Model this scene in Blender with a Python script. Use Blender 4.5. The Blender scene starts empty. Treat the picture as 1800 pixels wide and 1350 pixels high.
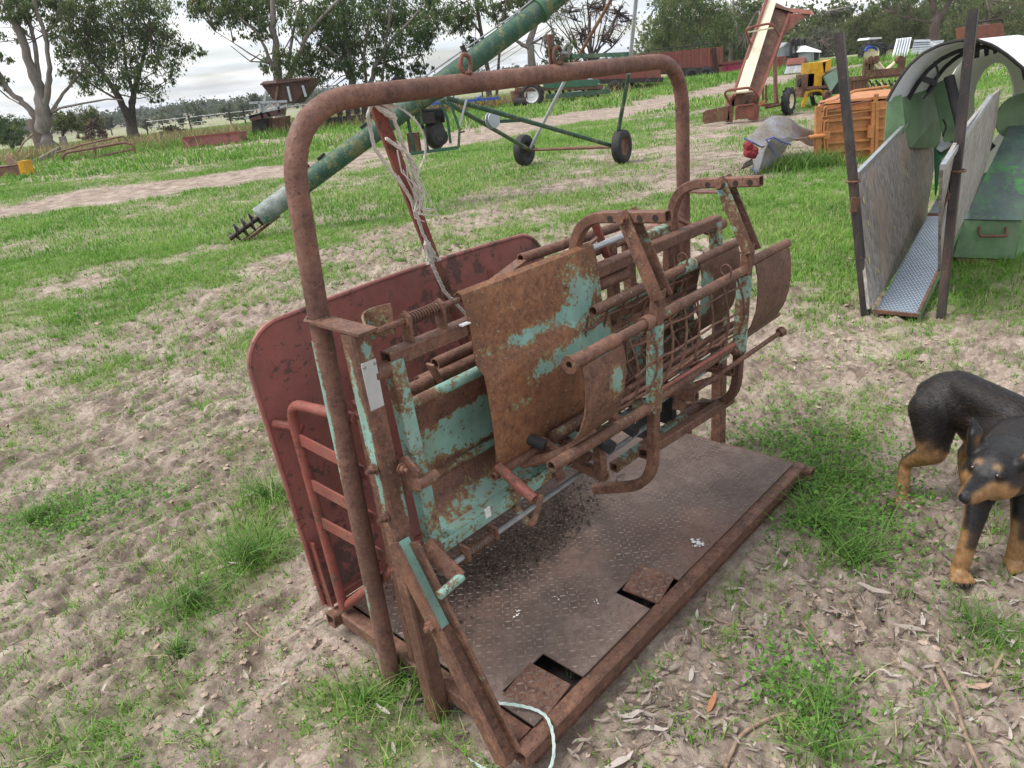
import bpy, math, random
import numpy as np
from mathutils import Vector, Matrix
random.seed(7); RNG = np.random.default_rng(11)
scene = bpy.context.scene
R_ = math.radians

# ------------------------------------------------------------------ camera
FPX, PITCH, ROLL, CAMH = 1271.57, .4049, .1089, 1.65       # focal length in pixels of an 1800 px wide frame
_F = np.array([0, math.cos(PITCH), -math.sin(PITCH)]); _u0 = np.array([0, math.sin(PITCH), math.cos(PITCH)]); _r0 = np.array([1., 0, 0])
_R = math.cos(ROLL)*_r0 - math.sin(ROLL)*_u0; _U = math.sin(ROLL)*_r0 + math.cos(ROLL)*_u0
EYE = np.array([0, 0, CAMH])
cd = bpy.data.cameras.new('camera'); cam = bpy.data.objects.new('camera', cd); scene.collection.objects.link(cam)
cd.sensor_width = 36; cd.lens = FPX/1800*36; cd.clip_end = 4000; cd.clip_start = .05
cam.matrix_world = Matrix(((_R[0], _U[0], -_F[0], 0), (_R[1], _U[1], -_F[1], 0), (_R[2], _U[2], -_F[2], CAMH), (0, 0, 0, 1)))
scene.camera = cam
# ------------------------------------------------------------------ sky and sun
SUN_EL, SUN_AZ = R_(58), R_(-95)          # azimuth from +Y towards +X
world = bpy.data.worlds.new('World'); scene.world = world; world.use_nodes = True
def sky_nodes():
    nt = world.node_tree; nd = nt.nodes; nd.clear(); L = nt.links.new
    out = nd.new('ShaderNodeOutputWorld'); bg = nd.new('ShaderNodeBackground'); bg.inputs['Strength'].default_value = .1
    L(bg.outputs[0], out.inputs['Surface'])
    sk = nd.new('ShaderNodeTexSky'); sk.sky_type = 'NISHITA'; sk.sun_disc = False; sk.sun_elevation = SUN_EL; sk.sun_rotation = SUN_AZ
    sk.air_density = 1.0; sk.dust_density = 1.5
    tc = nd.new('ShaderNodeTexCoord'); sep = nd.new('ShaderNodeSeparateXYZ'); L(tc.outputs['Generated'], sep.inputs[0])
    ab = nd.new('ShaderNodeMath'); ab.operation = 'ABSOLUTE'; L(sep.outputs[2], ab.inputs[0])
    ad = nd.new('ShaderNodeMath'); ad.inputs[1].default_value = .09; L(ab.outputs[0], ad.inputs[0])
    dx = nd.new('ShaderNodeMath'); dx.operation = 'DIVIDE'; L(sep.outputs[0], dx.inputs[0]); L(ad.outputs[0], dx.inputs[1])
    dy = nd.new('ShaderNodeMath'); dy.operation = 'DIVIDE'; L(sep.outputs[1], dy.inputs[0]); L(ad.outputs[0], dy.inputs[1])
    cb = nd.new('ShaderNodeCombineXYZ'); L(dx.outputs[0], cb.inputs[0]); L(dy.outputs[0], cb.inputs[1])
    no = nd.new('ShaderNodeTexNoise'); no.inputs['Scale'].default_value = .62; no.inputs['Detail'].default_value = 7; no.inputs['Roughness'].default_value = .55
    no.inputs['Distortion'].default_value = .4; L(cb.outputs[0], no.inputs['Vector'])
    cr = nd.new('ShaderNodeValToRGB'); e = cr.color_ramp.elements
    e[0].position = .36; e[0].color = (.22, .22, .22, 1); e[1].position = .56; e[1].color = (1, 1, 1, 1); L(no.outputs[0], cr.inputs[0])
    no2 = nd.new('ShaderNodeTexNoise'); no2.inputs['Scale'].default_value = 1.1; no2.inputs['Detail'].default_value = 6; L(cb.outputs[0], no2.inputs['Vector'])
    c2 = nd.new('ShaderNodeValToRGB'); e = c2.color_ramp.elements
    e[0].position = .34; e[0].color = (5.6, 5.95, 6.8, 1); e[1].position = .58; e[1].color = (8.3, 8.2, 8.05, 1); L(no2.outputs[0], c2.inputs[0])
    mx = nd.new('ShaderNodeMix'); mx.data_type = 'RGBA'; L(cr.outputs[0], mx.inputs[0]); L(sk.outputs[0], mx.inputs[6]); L(c2.outputs[0], mx.inputs[7])
    L(mx.outputs[2], bg.inputs['Color'])
sky_nodes()
sd = bpy.data.lights.new('sun', 'SUN'); sd.energy = 2.3; sd.angle = R_(32); sd.color = (1, .96, .9)
sun = bpy.data.objects.new('sun', sd); scene.collection.objects.link(sun)
_sv = Vector((math.sin(SUN_AZ)*math.cos(SUN_EL), math.cos(SUN_AZ)*math.cos(SUN_EL), math.sin(SUN_EL)))
sun.rotation_euler = _sv.to_track_quat('Z', 'Y').to_euler(); sun.location = (-20, 10, 40)
vs = scene.view_settings; vs.view_transform = 'Standard'; vs.look = 'None'; vs.gamma = 1; vs.use_curve_mapping = False; vs.exposure = 0.78
scene.render.engine = 'CYCLES'

# ------------------------------------------------------------------ helpers: rays, names
def ray(px, py): return _R*(px-900)/FPX + _U*(675-py)/FPX + _F
def G(px, py, z=0):                                  # where the line of sight meets height z
    d = ray(px, py); return EYE + (z-CAMH)/d[2]*d
def PV(px, py, Y):                                   # point at distance Y ahead
    d = ray(px, py); return EYE + d*(Y/d[1])
def ONP(px, py, P0, N):                              # line of sight meets a plane
    d = ray(px, py); return EYE + d*(np.dot(np.asarray(P0)-EYE, N)/np.dot(d, N))
def lin(h):
    c = [int(h[i:i+2], 16)/255 for i in (0, 2, 4)]
    return tuple(x/12.92 if x <= .04045 else ((x+.055)/1.055)**2.4 for x in c)
COL = scene.collection
def tag(o, label=None, cat=None, group=None, kind=None):
    if label: o['label'] = label
    if cat: o['category'] = cat
    if group: o['group'] = group
    if kind: o['kind'] = kind
    return o
def thing(name, label, cat, loc=(0, 0, 0), rz=0, group=None):
    o = bpy.data.objects.new(name, None); COL.objects.link(o); o.location = tuple(loc); o.rotation_euler = (0, 0, rz)
    o.empty_display_size = .1
    return tag(o, label, cat, group)
def copy_tree(o, parent=None):
    c = o.copy(); COL.objects.link(c); c.parent = parent
    for ch in list(o.children): copy_tree(ch, c)
    return c
# ------------------------------------------------------------------ helpers: meshes
def V(*a): return np.array(a, float)
def nrm(a):
    a = np.asarray(a, float); n = np.linalg.norm(a); return a/n if n > 1e-12 else a
class MB:
    def __init__(s): s.v = []; s.f = []
    def add(s, vs_, fs):
        b = len(s.v); s.v += [tuple(map(float, p)) for p in vs_]; s.f += [tuple(i+b for i in q) for q in fs]; return s
    def box(s, c, sz, rot=None):
        c = V(*c); h = V(*sz)/2; P = [V(x, y, z)*h for x in (-1, 1) for y in (-1, 1) for z in (-1, 1)]
        if rot is not None: P = [np.array(rot @ Vector(p)) for p in P]
        return s.add([c+p for p in P], [(0, 1, 3, 2), (4, 6, 7, 5), (0, 4, 5, 1), (2, 3, 7, 6), (0, 2, 6, 4), (1, 5, 7, 3)])
    def beam(s, a, b, w, t, up=(0, 0, 1)):            # rectangular bar, w across, t along 'up'
        a = V(*a); b = V(*b); d = nrm(b-a); r = np.cross(d, V(*up))
        if np.linalg.norm(r) < 1e-4: r = np.cross(d, V(0, 1, 0))
        r = nrm(r); u = np.cross(r, d)
        P = [p+r*x*w/2+u*y*t/2 for p in (a, b) for x, y in ((-1, -1), (1, -1), (1, 1), (-1, 1))]
        return s.add(P, [(3, 2, 1, 0), (4, 5, 6, 7), (0, 1, 5, 4), (1, 2, 6, 5), (2, 3, 7, 6), (3, 0, 4, 7)])
    def sweep(s, pts, prof, closed=False, hollow=0, up=None, rad=None):
        pts = [V(*p) for p in pts]; n = len(pts); m = len(prof)
        T = []
        for i in range(n):
            if closed: T.append(nrm(pts[(i+1) % n]-pts[i-1]))
            else: T.append(nrm(pts[min(i+1, n-1)]-pts[max(i-1, 0)]))
        ref = V(*(up if up is not None else (0, 0, 1)))
        if abs(np.dot(ref, T[0])) > .95: ref = V(0, 1, 0) if abs(T[0][1]) < .9 else V(1, 0, 0)
        u = nrm(ref-T[0]*np.dot(ref, T[0])); rings = []; fr = []
        for i in range(n):
            u = nrm(u-T[i]*np.dot(u, T[i])); r = np.cross(T[i], u); fr.append((r, u))
            k = 1 if rad is None else rad[i]
            rings.append([pts[i]+(r*x+u*y)*k for x, y in prof])
        vv = [p for g in rings for p in g]; ff = []
        for i in range(n if closed else n-1):
            a = i*m; b = ((i+1) % n)*m
            for j in range(m): ff.append((a+j, a+(j+1) % m, b+(j+1) % m, b+j))
        if not closed:
            if hollow:
                for e, sg in ((0, 1), (n-1, -1)):
                    c = pts[e]; base = e*m; i1 = len(vv); vv += [c+(p-c)*hollow for p in rings[e]]
                    i2 = len(vv); vv += [c+(p-c)*hollow+T[e]*sg*.06 for p in rings[e]]
                    for j in range(m):
                        k = (j+1) % m; q1 = (base+j, i1+j, i1+k, base+k); q2 = (i1+j, i2+j, i2+k, i1+k); 
                        ff += [q1, q2] if sg > 0 else [q1[::-1], q2[::-1]]
                    cap = tuple(range(i2, i2+m)); ff.append(cap[::-1] if sg > 0 else cap)
            else:
                ff.append(tuple(range(m))[::-1]); ff.append(tuple((n-1)*m+j for j in range(m)))
        return s.add(vv, ff)
    def tube(s, pts, r, seg=12, hollow=0, closed=False, rad=None):
        return s.sweep(pts, [(math.cos(2*math.pi*i/seg)*r, math.sin(2*math.pi*i/seg)*r) for i in range(seg)], closed, hollow, rad=rad)
    def sq(s, pts, w, hollow=.78, h=None, up=None):
        a = w/2; b = (h or w)/2; c = min(a, b)*.22
        pr = [(a-c, -b), (a, -b+c), (a, b-c), (a-c, b), (-a+c, b), (-a, b-c), (-a, -b+c), (-a+c, -b)]
        return s.sweep(pts, pr, hollow=hollow, up=up)
    def cyl(s, a, b, r, seg=14): return s.tube([a, b], r, seg)
    def lathe(s, a, axis, prof, seg=24):               # prof: (along, radius)
        a = V(*a); d = nrm(axis); u = nrm(np.cross(d, V(.13, .2, .97) if abs(d[2]) < .9 else V(1, 0, 0))); w = np.cross(d, u); m = len(prof); vv = []; ff = []
        for i in range(seg):
            t = 2*math.pi*i/seg; rr = u*math.cos(t)+w*math.sin(t); vv += [a+d*x+rr*y for x, y in prof]
        for i in range(seg):
            b = (i+1) % seg
            for j in range(m-1): ff.append((i*m+j, b*m+j, b*m+j+1, i*m+j+1))
        return s.add(vv, ff)
    def grid(s, rows, th=0, flip=False):               # rows of points; th>0 gives a sheet of that thickness
        rows = [[V(*p) for p in r] for r in rows]; n = len(rows); m = len(rows[0])
        idx = lambda i, j: i*m+j
        P = [p for r in rows for p in r]; F = [(idx(i, j), idx(i, j+1), idx(i+1, j+1), idx(i+1, j)) for i in range(n-1) for j in range(m-1)]
        if th:
            N = []
            for i in range(n):
                for j in range(m):
                    a = rows[min(i+1, n-1)][j]-rows[max(i-1, 0)][j]; b = rows[i][min(j+1, m-1)]-rows[i][max(j-1, 0)]; N.append(nrm(np.cross(b, a)))
            k = n*m; P2 = [p-N[q]*th for q, p in enumerate(P)]
            F2 = [tuple(x+k for x in f[::-1]) for f in F]; edge = []
            for j in range(m-1): edge += [(idx(0, j+1), idx(0, j)), (idx(n-1, j), idx(n-1, j+1))]
            for i in range(n-1): edge += [(idx(i, 0), idx(i+1, 0)), (idx(i+1, m-1), idx(i, m-1))]
            F = F+F2+[(a, b, b+k, a+k) for a, b in edge]; P = P+P2
        return s.add(P, F)
    def prism(s, pts, d):                              # polygon pushed along vector d
        n = len(pts); d = V(*d); P = [V(*p) for p in pts]
        return s.add(P+[p+d for p in P], [tuple(range(n))[::-1], tuple(range(n, 2*n))]+[(i, (i+1) % n, n+(i+1) % n, n+i) for i in range(n)])
    def build(s, name, mat, parent=None, sharp=35, smooth=True, label=None, kind=None):
        me = bpy.data.meshes.new(name); me.from_pydata(s.v, [], s.f); me.update()
        if smooth and len(me.polygons):
            me.polygons.foreach_set('use_smooth', [True]*len(me.polygons)); me.set_sharp_from_angle(angle=R_(sharp))
        me.materials.append(mat); o = bpy.data.objects.new(name, me); COL.objects.link(o)
        if parent is not None: o.parent = parent
        if label: o['label'] = label
        if kind: o['kind'] = kind
        return o
def np_mesh(name, verts, faces, mat, attrs=None, smooth=False, parent=None, k=None):
    """verts (n,3), faces (m,k) numpy"""
    me = bpy.data.meshes.new(name); n = len(verts); m, k = faces.shape
    me.vertices.add(n); me.vertices.foreach_set('co', np.ascontiguousarray(verts, np.float32).ravel())
    me.loops.add(m*k); me.loops.foreach_set('vertex_index', np.ascontiguousarray(faces, np.int32).ravel())
    me.polygons.add(m); me.polygons.foreach_set('loop_start', np.arange(0, m*k, k, dtype=np.int32))
    me.polygons.foreach_set('use_smooth', np.full(m, smooth, bool))
    me.update(calc_edges=True)
    for nm, arr in (attrs or {}).items():
        a = me.attributes.new(nm, 'FLOAT', 'POINT'); a.data.foreach_set('value', np.ascontiguousarray(arr, np.float32))
    me.materials.append(mat); o = bpy.data.objects.new(name, me); COL.objects.link(o)
    if parent is not None: o.parent = parent
    return o
def arc(c, a, b, n=6):
    """quarter bend from c+a to c+b, a and b perpendicular"""
    c = V(*c); a = V(*a); b = V(*b)
    return [c+a*math.cos(t)+b*math.sin(t) for t in np.linspace(0, math.pi/2, n)]
def bend(p0, p1, p2, r, n=7):
    """corner p1 of a bent tube rounded with radius-like length r"""
    p0 = V(*p0); p1 = V(*p1); p2 = V(*p2); a = p1+nrm(p0-p1)*r; b = p1+nrm(p2-p1)*r
    return [(1-t)**2*a+2*t*(1-t)*p1+t*t*b for t in np.linspace(0, 1, n)]
def path(pts, r, n=6):
    o = [V(*pts[0])]
    for i in range(1, len(pts)-1):
        rr = min(r, .48*np.linalg.norm(V(*pts[i])-V(*pts[i-1])), .48*np.linalg.norm(V(*pts[i])-V(*pts[i+1])))
        o += bend(pts[i-1], pts[i], pts[i+1], rr, n)
    return o+[V(*pts[-1])]
# ------------------------------------------------------------------ numpy noise
def _hash(ix, iy, seed):
    h = (ix.astype(np.int64)*374761393 + iy.astype(np.int64)*668265263 + seed*1274126177) & 0xffffffff
    h = ((h ^ (h >> 13))*1274126177) & 0xffffffff; h = h ^ (h >> 16)
    return (h & 0xffff)/65535.0
def vnoise(x, y, seed=0):
    ix = np.floor(x); iy = np.floor(y); fx = x-ix; fy = y-iy; fx = fx*fx*fx*(fx*(fx*6-15)+10); fy = fy*fy*fy*(fy*(fy*6-15)+10)
    ix = ix.astype(np.int64); iy = iy.astype(np.int64)
    a = _hash(ix, iy, seed); b = _hash(ix+1, iy, seed); c = _hash(ix, iy+1, seed); d = _hash(ix+1, iy+1, seed)
    return (a+(b-a)*fx)*(1-fy)+(c+(d-c)*fx)*fy
def fbm(x, y, sc, oct=4, seed=0, gain=.5):
    t = 0; a = 1; s = 0
    for o in range(oct):
        t = t+a*vnoise(x*sc+17.3*o, y*sc-9.1*o, seed+o); s += a; a *= gain; sc *= 2.03
    return t/s
def sstep(a, b, x):
    t = np.clip((x-a)/(b-a), 0, 1); return t*t*(3-2*t)
# ------------------------------------------------------------------ materials
class NT:
    def __init__(s, name):
        s.m = bpy.data.materials.new(name); s.m.use_nodes = True; s.t = s.m.node_tree; s.t.nodes.clear()
        s.out = s.t.nodes.new('ShaderNodeOutputMaterial'); s.p = s.t.nodes.new('ShaderNodeBsdfPrincipled'); s.t.links.new(s.p.outputs[0], s.out.inputs[0])
        s.tc = s.t.nodes.new('ShaderNodeTexCoord')
    def put(s, sock, val):
        if isinstance(val, bpy.types.NodeSocket): s.t.links.new(val, sock)
        elif val is not None:
            try: sock.default_value = val
            except Exception: sock.default_value = (*val, 1) if len(val) == 3 else val
    def co(s, kind='Object', scale=(1, 1, 1), rot=(0, 0, 0)):
        mp = s.t.nodes.new('ShaderNodeMapping'); s.t.links.new(s.tc.outputs[kind], mp.inputs[0]); mp.inputs['Scale'].default_value = scale; mp.inputs['Rotation'].default_value = rot
        return mp.outputs[0]
    def noise(s, scale, detail=6, rough=.6, vec=None, dist=0):
        n = s.t.nodes.new('ShaderNodeTexNoise'); s.put(n.inputs['Vector'], vec if vec is not None else s.tc.outputs['Object'])
        n.inputs['Scale'].default_value = scale; n.inputs['Detail'].default_value = detail; n.inputs['Roughness'].default_value = rough; n.inputs['Distortion'].default_value = dist
        return n.outputs[0]
    def vor(s, scale, vec=None, feature='F1', out=0):
        n = s.t.nodes.new('ShaderNodeTexVoronoi'); n.feature = feature; s.put(n.inputs['Vector'], vec if vec is not None else s.tc.outputs['Object']); n.inputs['Scale'].default_value = scale
        return n.outputs[out]
    def ramp(s, fac, *stops):
        n = s.t.nodes.new('ShaderNodeValToRGB'); e = n.color_ramp.elements
        while len(e) < len(stops): e.new(.5)
        for i, (p, c) in enumerate(stops):
            e[i].position = p; e[i].color = (c, c, c, 1) if isinstance(c, (int, float)) else (*c, 1)
        s.put(n.inputs[0], fac); return n.outputs[0]
    def mix(s, fac, a, b, mode='MIX'):
        n = s.t.nodes.new('ShaderNodeMix'); n.data_type = 'RGBA'; n.blend_type = mode; n.clamp_factor = True
        s.put(n.inputs[0], fac); s.put(n.inputs[6], a); s.put(n.inputs[7], b); return n.outputs[2]
    def math(s, op, a, b=None, clamp=False):
        n = s.t.nodes.new('ShaderNodeMath'); n.operation = op; n.use_clamp = clamp; s.put(n.inputs[0], a)
        if b is not None: s.put(n.inputs[1], b)
        return n.outputs[0]
    def attr(s, name):
        n = s.t.nodes.new('ShaderNodeAttribute'); n.attribute_name = name; return n.outputs['Fac']
    def bump(s, h, strength=.4, dist=.01):
        n = s.t.nodes.new('ShaderNodeBump'); n.inputs['Strength'].default_value = strength; n.inputs['Distance'].default_value = dist; s.put(n.inputs['Height'], h)
        s.t.links.new(n.outputs[0], s.p.inputs['Normal']); return n.outputs[0]
    def fin(s, col, rough=.7, metal=0, spec=None):
        s.put(s.p.inputs['Base Color'], col); s.put(s.p.inputs['Roughness'], rough); s.put(s.p.inputs['Metallic'], metal)
        if spec is not None: s.p.inputs['Specular IOR Level'].default_value = spec
        return s.m
RUST3 = ((.050, .026, .020), (.140, .070, .049), (.245, .124, .080))
def rusty(name, paint, cover, scale=5, rust=RUST3, fleck=.35, spots=(), primer=(.30, .25, .10), prough=.5, bands=True):
    """old paint over rust: cover = share of paint left; spots = ((centre),(radii),strength) where more (or less) paint remains"""
    n = NT(name); a = n.noise(scale, 9, .66); b = n.noise(scale*9, 6, .7); big = n.noise(scale*.45, 3, .5)
    h = n.math('ADD', n.math('MULTIPLY', a, .60), n.math('MULTIPLY', b, .40))
    for c, r, st in spots:
        mp = n.t.nodes.new('ShaderNodeVectorMath'); mp.operation = 'SUBTRACT'; n.t.links.new(n.tc.outputs['Object'], mp.inputs[0]); mp.inputs[1].default_value = c
        dv = n.t.nodes.new('ShaderNodeVectorMath'); dv.operation = 'DIVIDE'; n.t.links.new(mp.outputs[0], dv.inputs[0]); dv.inputs[1].default_value = r
        ln = n.t.nodes.new('ShaderNodeVectorMath'); ln.operation = 'LENGTH'; n.t.links.new(dv.outputs[0], ln.inputs[0])
        g = n.math('SUBTRACT', 1, ln.outputs['Value'], clamp=True); h = n.math('ADD', h, n.math('MULTIPLY', g, st))
    t = .5+(.5-cover)*.46
    mask = n.ramp(h, (t-.006, 0), (t+.012, 1)); edge = n.ramp(h, (t-.05, 0), (t-.004, 1))
    rc = n.ramp(n.math('ADD', n.math('MULTIPLY', n.noise(scale*3.1, 8, .7), .55), n.math('MULTIPLY', n.noise(70, 5, .65), .45)), (.34, rust[0]), (.47, rust[1]), (.62, rust[2]))
    st = n.noise(9, 5, .65, n.co('Object', (1, 1, .16)))                       # run streaks down the steel
    rc = n.mix(n.ramp(st, (.52, 0), (.72, .45)), rc, (rust[2][0]*1.12, rust[2][1]*1.0, rust[2][2]*.85))
    rc = n.mix(n.ramp(big, (.42, 0), (.62, .55)), rc, tuple(x*.55 for x in rust[1]))
    rc = n.mix(n.ramp(n.noise(130, 3, .7), (.60, 0), (.66, .7)), rc, tuple(x*.4 for x in rust[0]))       # pitting
    rc = n.mix(n.ramp(n.noise(24, 7, .75), (.63, 0), (.68, .5)), rc, tuple(min(1, x*1.5+.03) for x in rust[2]))  # dry pale scale
    fl = n.ramp(n.noise(95, 3, .8), (.635, 0), (.66, 1)); rc = n.mix(n.math('MULTIPLY', fl, fleck), rc, tuple((x+y)/2 for x, y in zip(paint, primer)))
    rc = n.mix(n.math('MULTIPLY', edge, .6), rc, primer)
    pv = n.mix(n.ramp(n.noise(7, 6, .7), (.3, 0), (.7, 1)), tuple(x*.62 for x in paint), tuple(min(1, x*1.1) for x in paint))
    pv = n.mix(n.ramp(st, (.50, 0), (.72, .6)), pv, tuple((x*.4+y*.6) for x, y in zip(paint, rust[2])))
    pv = n.mix(n.ramp(n.noise(34, 5, .78), (.585, 0), (.625, .9)), pv, rust[1]); pv = n.mix(n.ramp(n.noise(3.1, 5, .6), (.5, 0), (.75, .35)), pv, (.17, .15, .12))
    col = n.mix(mask, rc, pv)
    n.bump(n.math('ADD', n.math('MULTIPLY', mask, .6), n.math('ADD', n.math('MULTIPLY', n.noise(160, 5, .7), .9), n.math('MULTIPLY', b, .8))), .6, .003)
    return n.fin(col, n.mix(mask, n.ramp(n.noise(40, 4, .7), (.35, .5), (.65, .82)), (prough,)*3), 0, .4)
def mottle(name, stops, scale=6, rough=.7, metal=0, bump=.25, fine=60, stretch=(1, 1, 1), bd=.004):
    n = NT(name); v = n.co(scale=stretch); h = n.math('ADD', n.math('MULTIPLY', n.noise(scale, 8, .65, v), .65), n.math('MULTIPLY', n.noise(fine, 5, .7, v), .35))
    n.bump(h, bump, bd); k = len(stops); return n.fin(n.ramp(h, *[(.32+.36*i/max(1, k-1), c) for i, c in enumerate(stops)]), rough, metal)
TQ = lin('86b0a4')
M = {}
M['rust'] = rusty('rusted_steel', TQ, .07, 7, fleck=.38)
M['rust_fleck'] = rusty('rust_with_paint_flecks', TQ, .24, 8, fleck=.75)
M['mix'] = rusty('half_painted_steel', TQ, .42, 6)
M['turq'] = rusty('turquoise_painted_steel', TQ, .53, 8)
M['arch'] = rusty('arch_rust', lin('a0504c'), .05, 4, rust=((.060, .031, .024), (.150, .075, .055), (.245, .128, .090)), fleck=.08, primer=(.2, .12, .09),
                  spots=(((1.66, .5, 1.62), (.2, .2, .1), .22), ((1.25, .52, 1.62), (.25, .06, .05), .2), ((.08, .53, 1.60), (.14, .08, .08), .2), ((.57, .55, 1.66), (.09, .07, .05), .2)))
M['archturq'] = rusty('arch_turquoise', TQ, .06, 8, fleck=.15)
M['red'] = rusty('maroon_paint', lin('9c605a'), .60, 2.2, rust=((.075, .045, .04), (.125, .072, .063), (.17, .095, .08)), fleck=.1, primer=(.15, .075, .068), prough=.5)
M['redgate'] = rusty('red_gate_paint', lin('93534a'), .6, 6, fleck=.1, primer=(.15, .07, .05))
M['belly'] = rusty('belly_plate_paint', TQ, .10, 9, fleck=.85, rust=((.075, .034, .021), (.190, .086, .047), (.31, .147, .070)),
                   spots=(((.76, .35, 1.0), (.22, .6, .18), .30), ((.62, .34, .87), (.34, .6, .06), .28), ((.76, .34, .80), (.13, .6, .11), .30), ((.50, .35, .97), (.30, .6, .04), .24), ((.40, .33, .80), (.1, .6, .03), .15), ((.56, .33, .65), (.2, .6, .022), .16)))
M['leverturq'] = rusty('lever_paint', TQ, .86, 7)
M['sheet'] = rusty('back_sheet_paint', TQ, .52, 5, spots=(((.4, .43, .87), (2, .3, .075), -.34), ((.4, .43, .63), (2, .4, .07), -.25), ((.5, .44, .75), (.4, .4, .1), .2)))
M['galv'] = mottle('galvanised', ((.26, .28, .30), (.38, .40, .42), (.5, .52, .54)), 9, .42, .55, .1)
M['greyplate'] = mottle('worn_grey_plate', ((.34, .35, .34), (.42, .43, .42), (.47, .48, .46)), 10, .5, 0, .1)
M['steel'] = mottle('bare_steel_rod', ((.2, .2, .2), (.32, .33, .34), (.42, .43, .44)), 14, .4, .7, .1)
M['rubber'] = mottle('black_rubber', ((.012, .012, .013), (.022, .022, .024), (.035, .034, .033)), 14, .75, 0, .3)
M['dark'] = mottle('dark_steel', ((.012, .011, .011), (.03, .026, .024), (.05, .042, .036)), 14, .65, .2, .2)
M['rope'] = mottle('white_rope', ((.42, .39, .35), (.6, .57, .52), (.72, .69, .64)), 40, .9, 0, .5, 200)
M['tealrope'] = mottle('teal_white_rope', ((.22, .38, .36), (.45, .56, .52), (.6, .66, .62)), 60, .8, 0, .5, 200)
M['dropping'] = mottle('bird_dropping', ((.5, .5, .48), (.68, .68, .66), (.78, .78, .76)), 60, .9)
def deck_mat():
    n = NT('worn_chequer_plate'); a = n.noise(3, 7, .65); b = n.noise(40, 6, .7); c = n.noise(1.6, 4, .55)
    h = n.math('ADD', n.math('MULTIPLY', a, .55), n.math('MULTIPLY', b, .45))
    col = n.ramp(h, (.32, (.055, .037, .030)), (.46, (.122, .086, .070)), (.58, (.190, .143, .120)), (.72, (.28, .224, .194)))
    col = n.mix(n.ramp(c, (.48, 0), (.68, .6)), col, (.22, .105, .072)); 
    for c_, r_, k_ in (((.5, .60, .09), (.62, .26, 9), .9), ((.95, .3, .09), (.35, .2, 9), .5), ((.3, .3, .09), (.3, .16, 9), .45)):       # soaked in dung and oil
        mp = n.t.nodes.new('ShaderNodeVectorMath'); mp.operation = 'SUBTRACT'; n.t.links.new(n.tc.outputs['Object'], mp.inputs[0]); mp.inputs[1].default_value = c_
        dv = n.t.nodes.new('ShaderNodeVectorMath'); dv.operation = 'DIVIDE'; n.t.links.new(mp.outputs[0], dv.inputs[0]); dv.inputs[1].default_value = r_
        ln = n.t.nodes.new('ShaderNodeVectorMath'); ln.operation = 'LENGTH'; n.t.links.new(dv.outputs[0], ln.inputs[0])
        g = n.math('ADD', n.math('SUBTRACT', 1, ln.outputs['Value']), n.math('MULTIPLY', n.math('SUBTRACT', n.noise(14, 7, .7), .5), 1.6)); col = n.mix(n.ramp(g, (.05, 0), (.6, k_)), col, (.045, .033, .027))
    n.bump(n.noise(190, 5, .7), .45, .0025); return n.fin(col, n.ramp(b, (.3, .5), (.7, .85)), .1)
M['deck'] = deck_mat()
M['tread'] = mottle('worn_tread', ((.075, .05, .04), (.19, .14, .118), (.34, .275, .24)), 8, .55, .25, .2, 90)

# ------------------------------------------------------------------ ground
TRACK = [(-40, 4), (-22, 11.5), (-10.7, 16.2), (-5.9, 18.3), (0, 23), (5.3, 28.4), (12.3, 36), (22, 44), (40, 50)]
def dist_track(x, y):
    d = np.full(np.shape(x), 1e9)
    for (a, b), (c, e) in zip(TRACK[:-1], TRACK[1:]):
        t = np.clip(((x-a)*(c-a)+(y-b)*(e-b))/((c-a)**2+(e-b)**2), 0, 1); d = np.minimum(d, np.hypot(x-a-t*(c-a), y-b-t*(e-b)))
    return d
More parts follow.
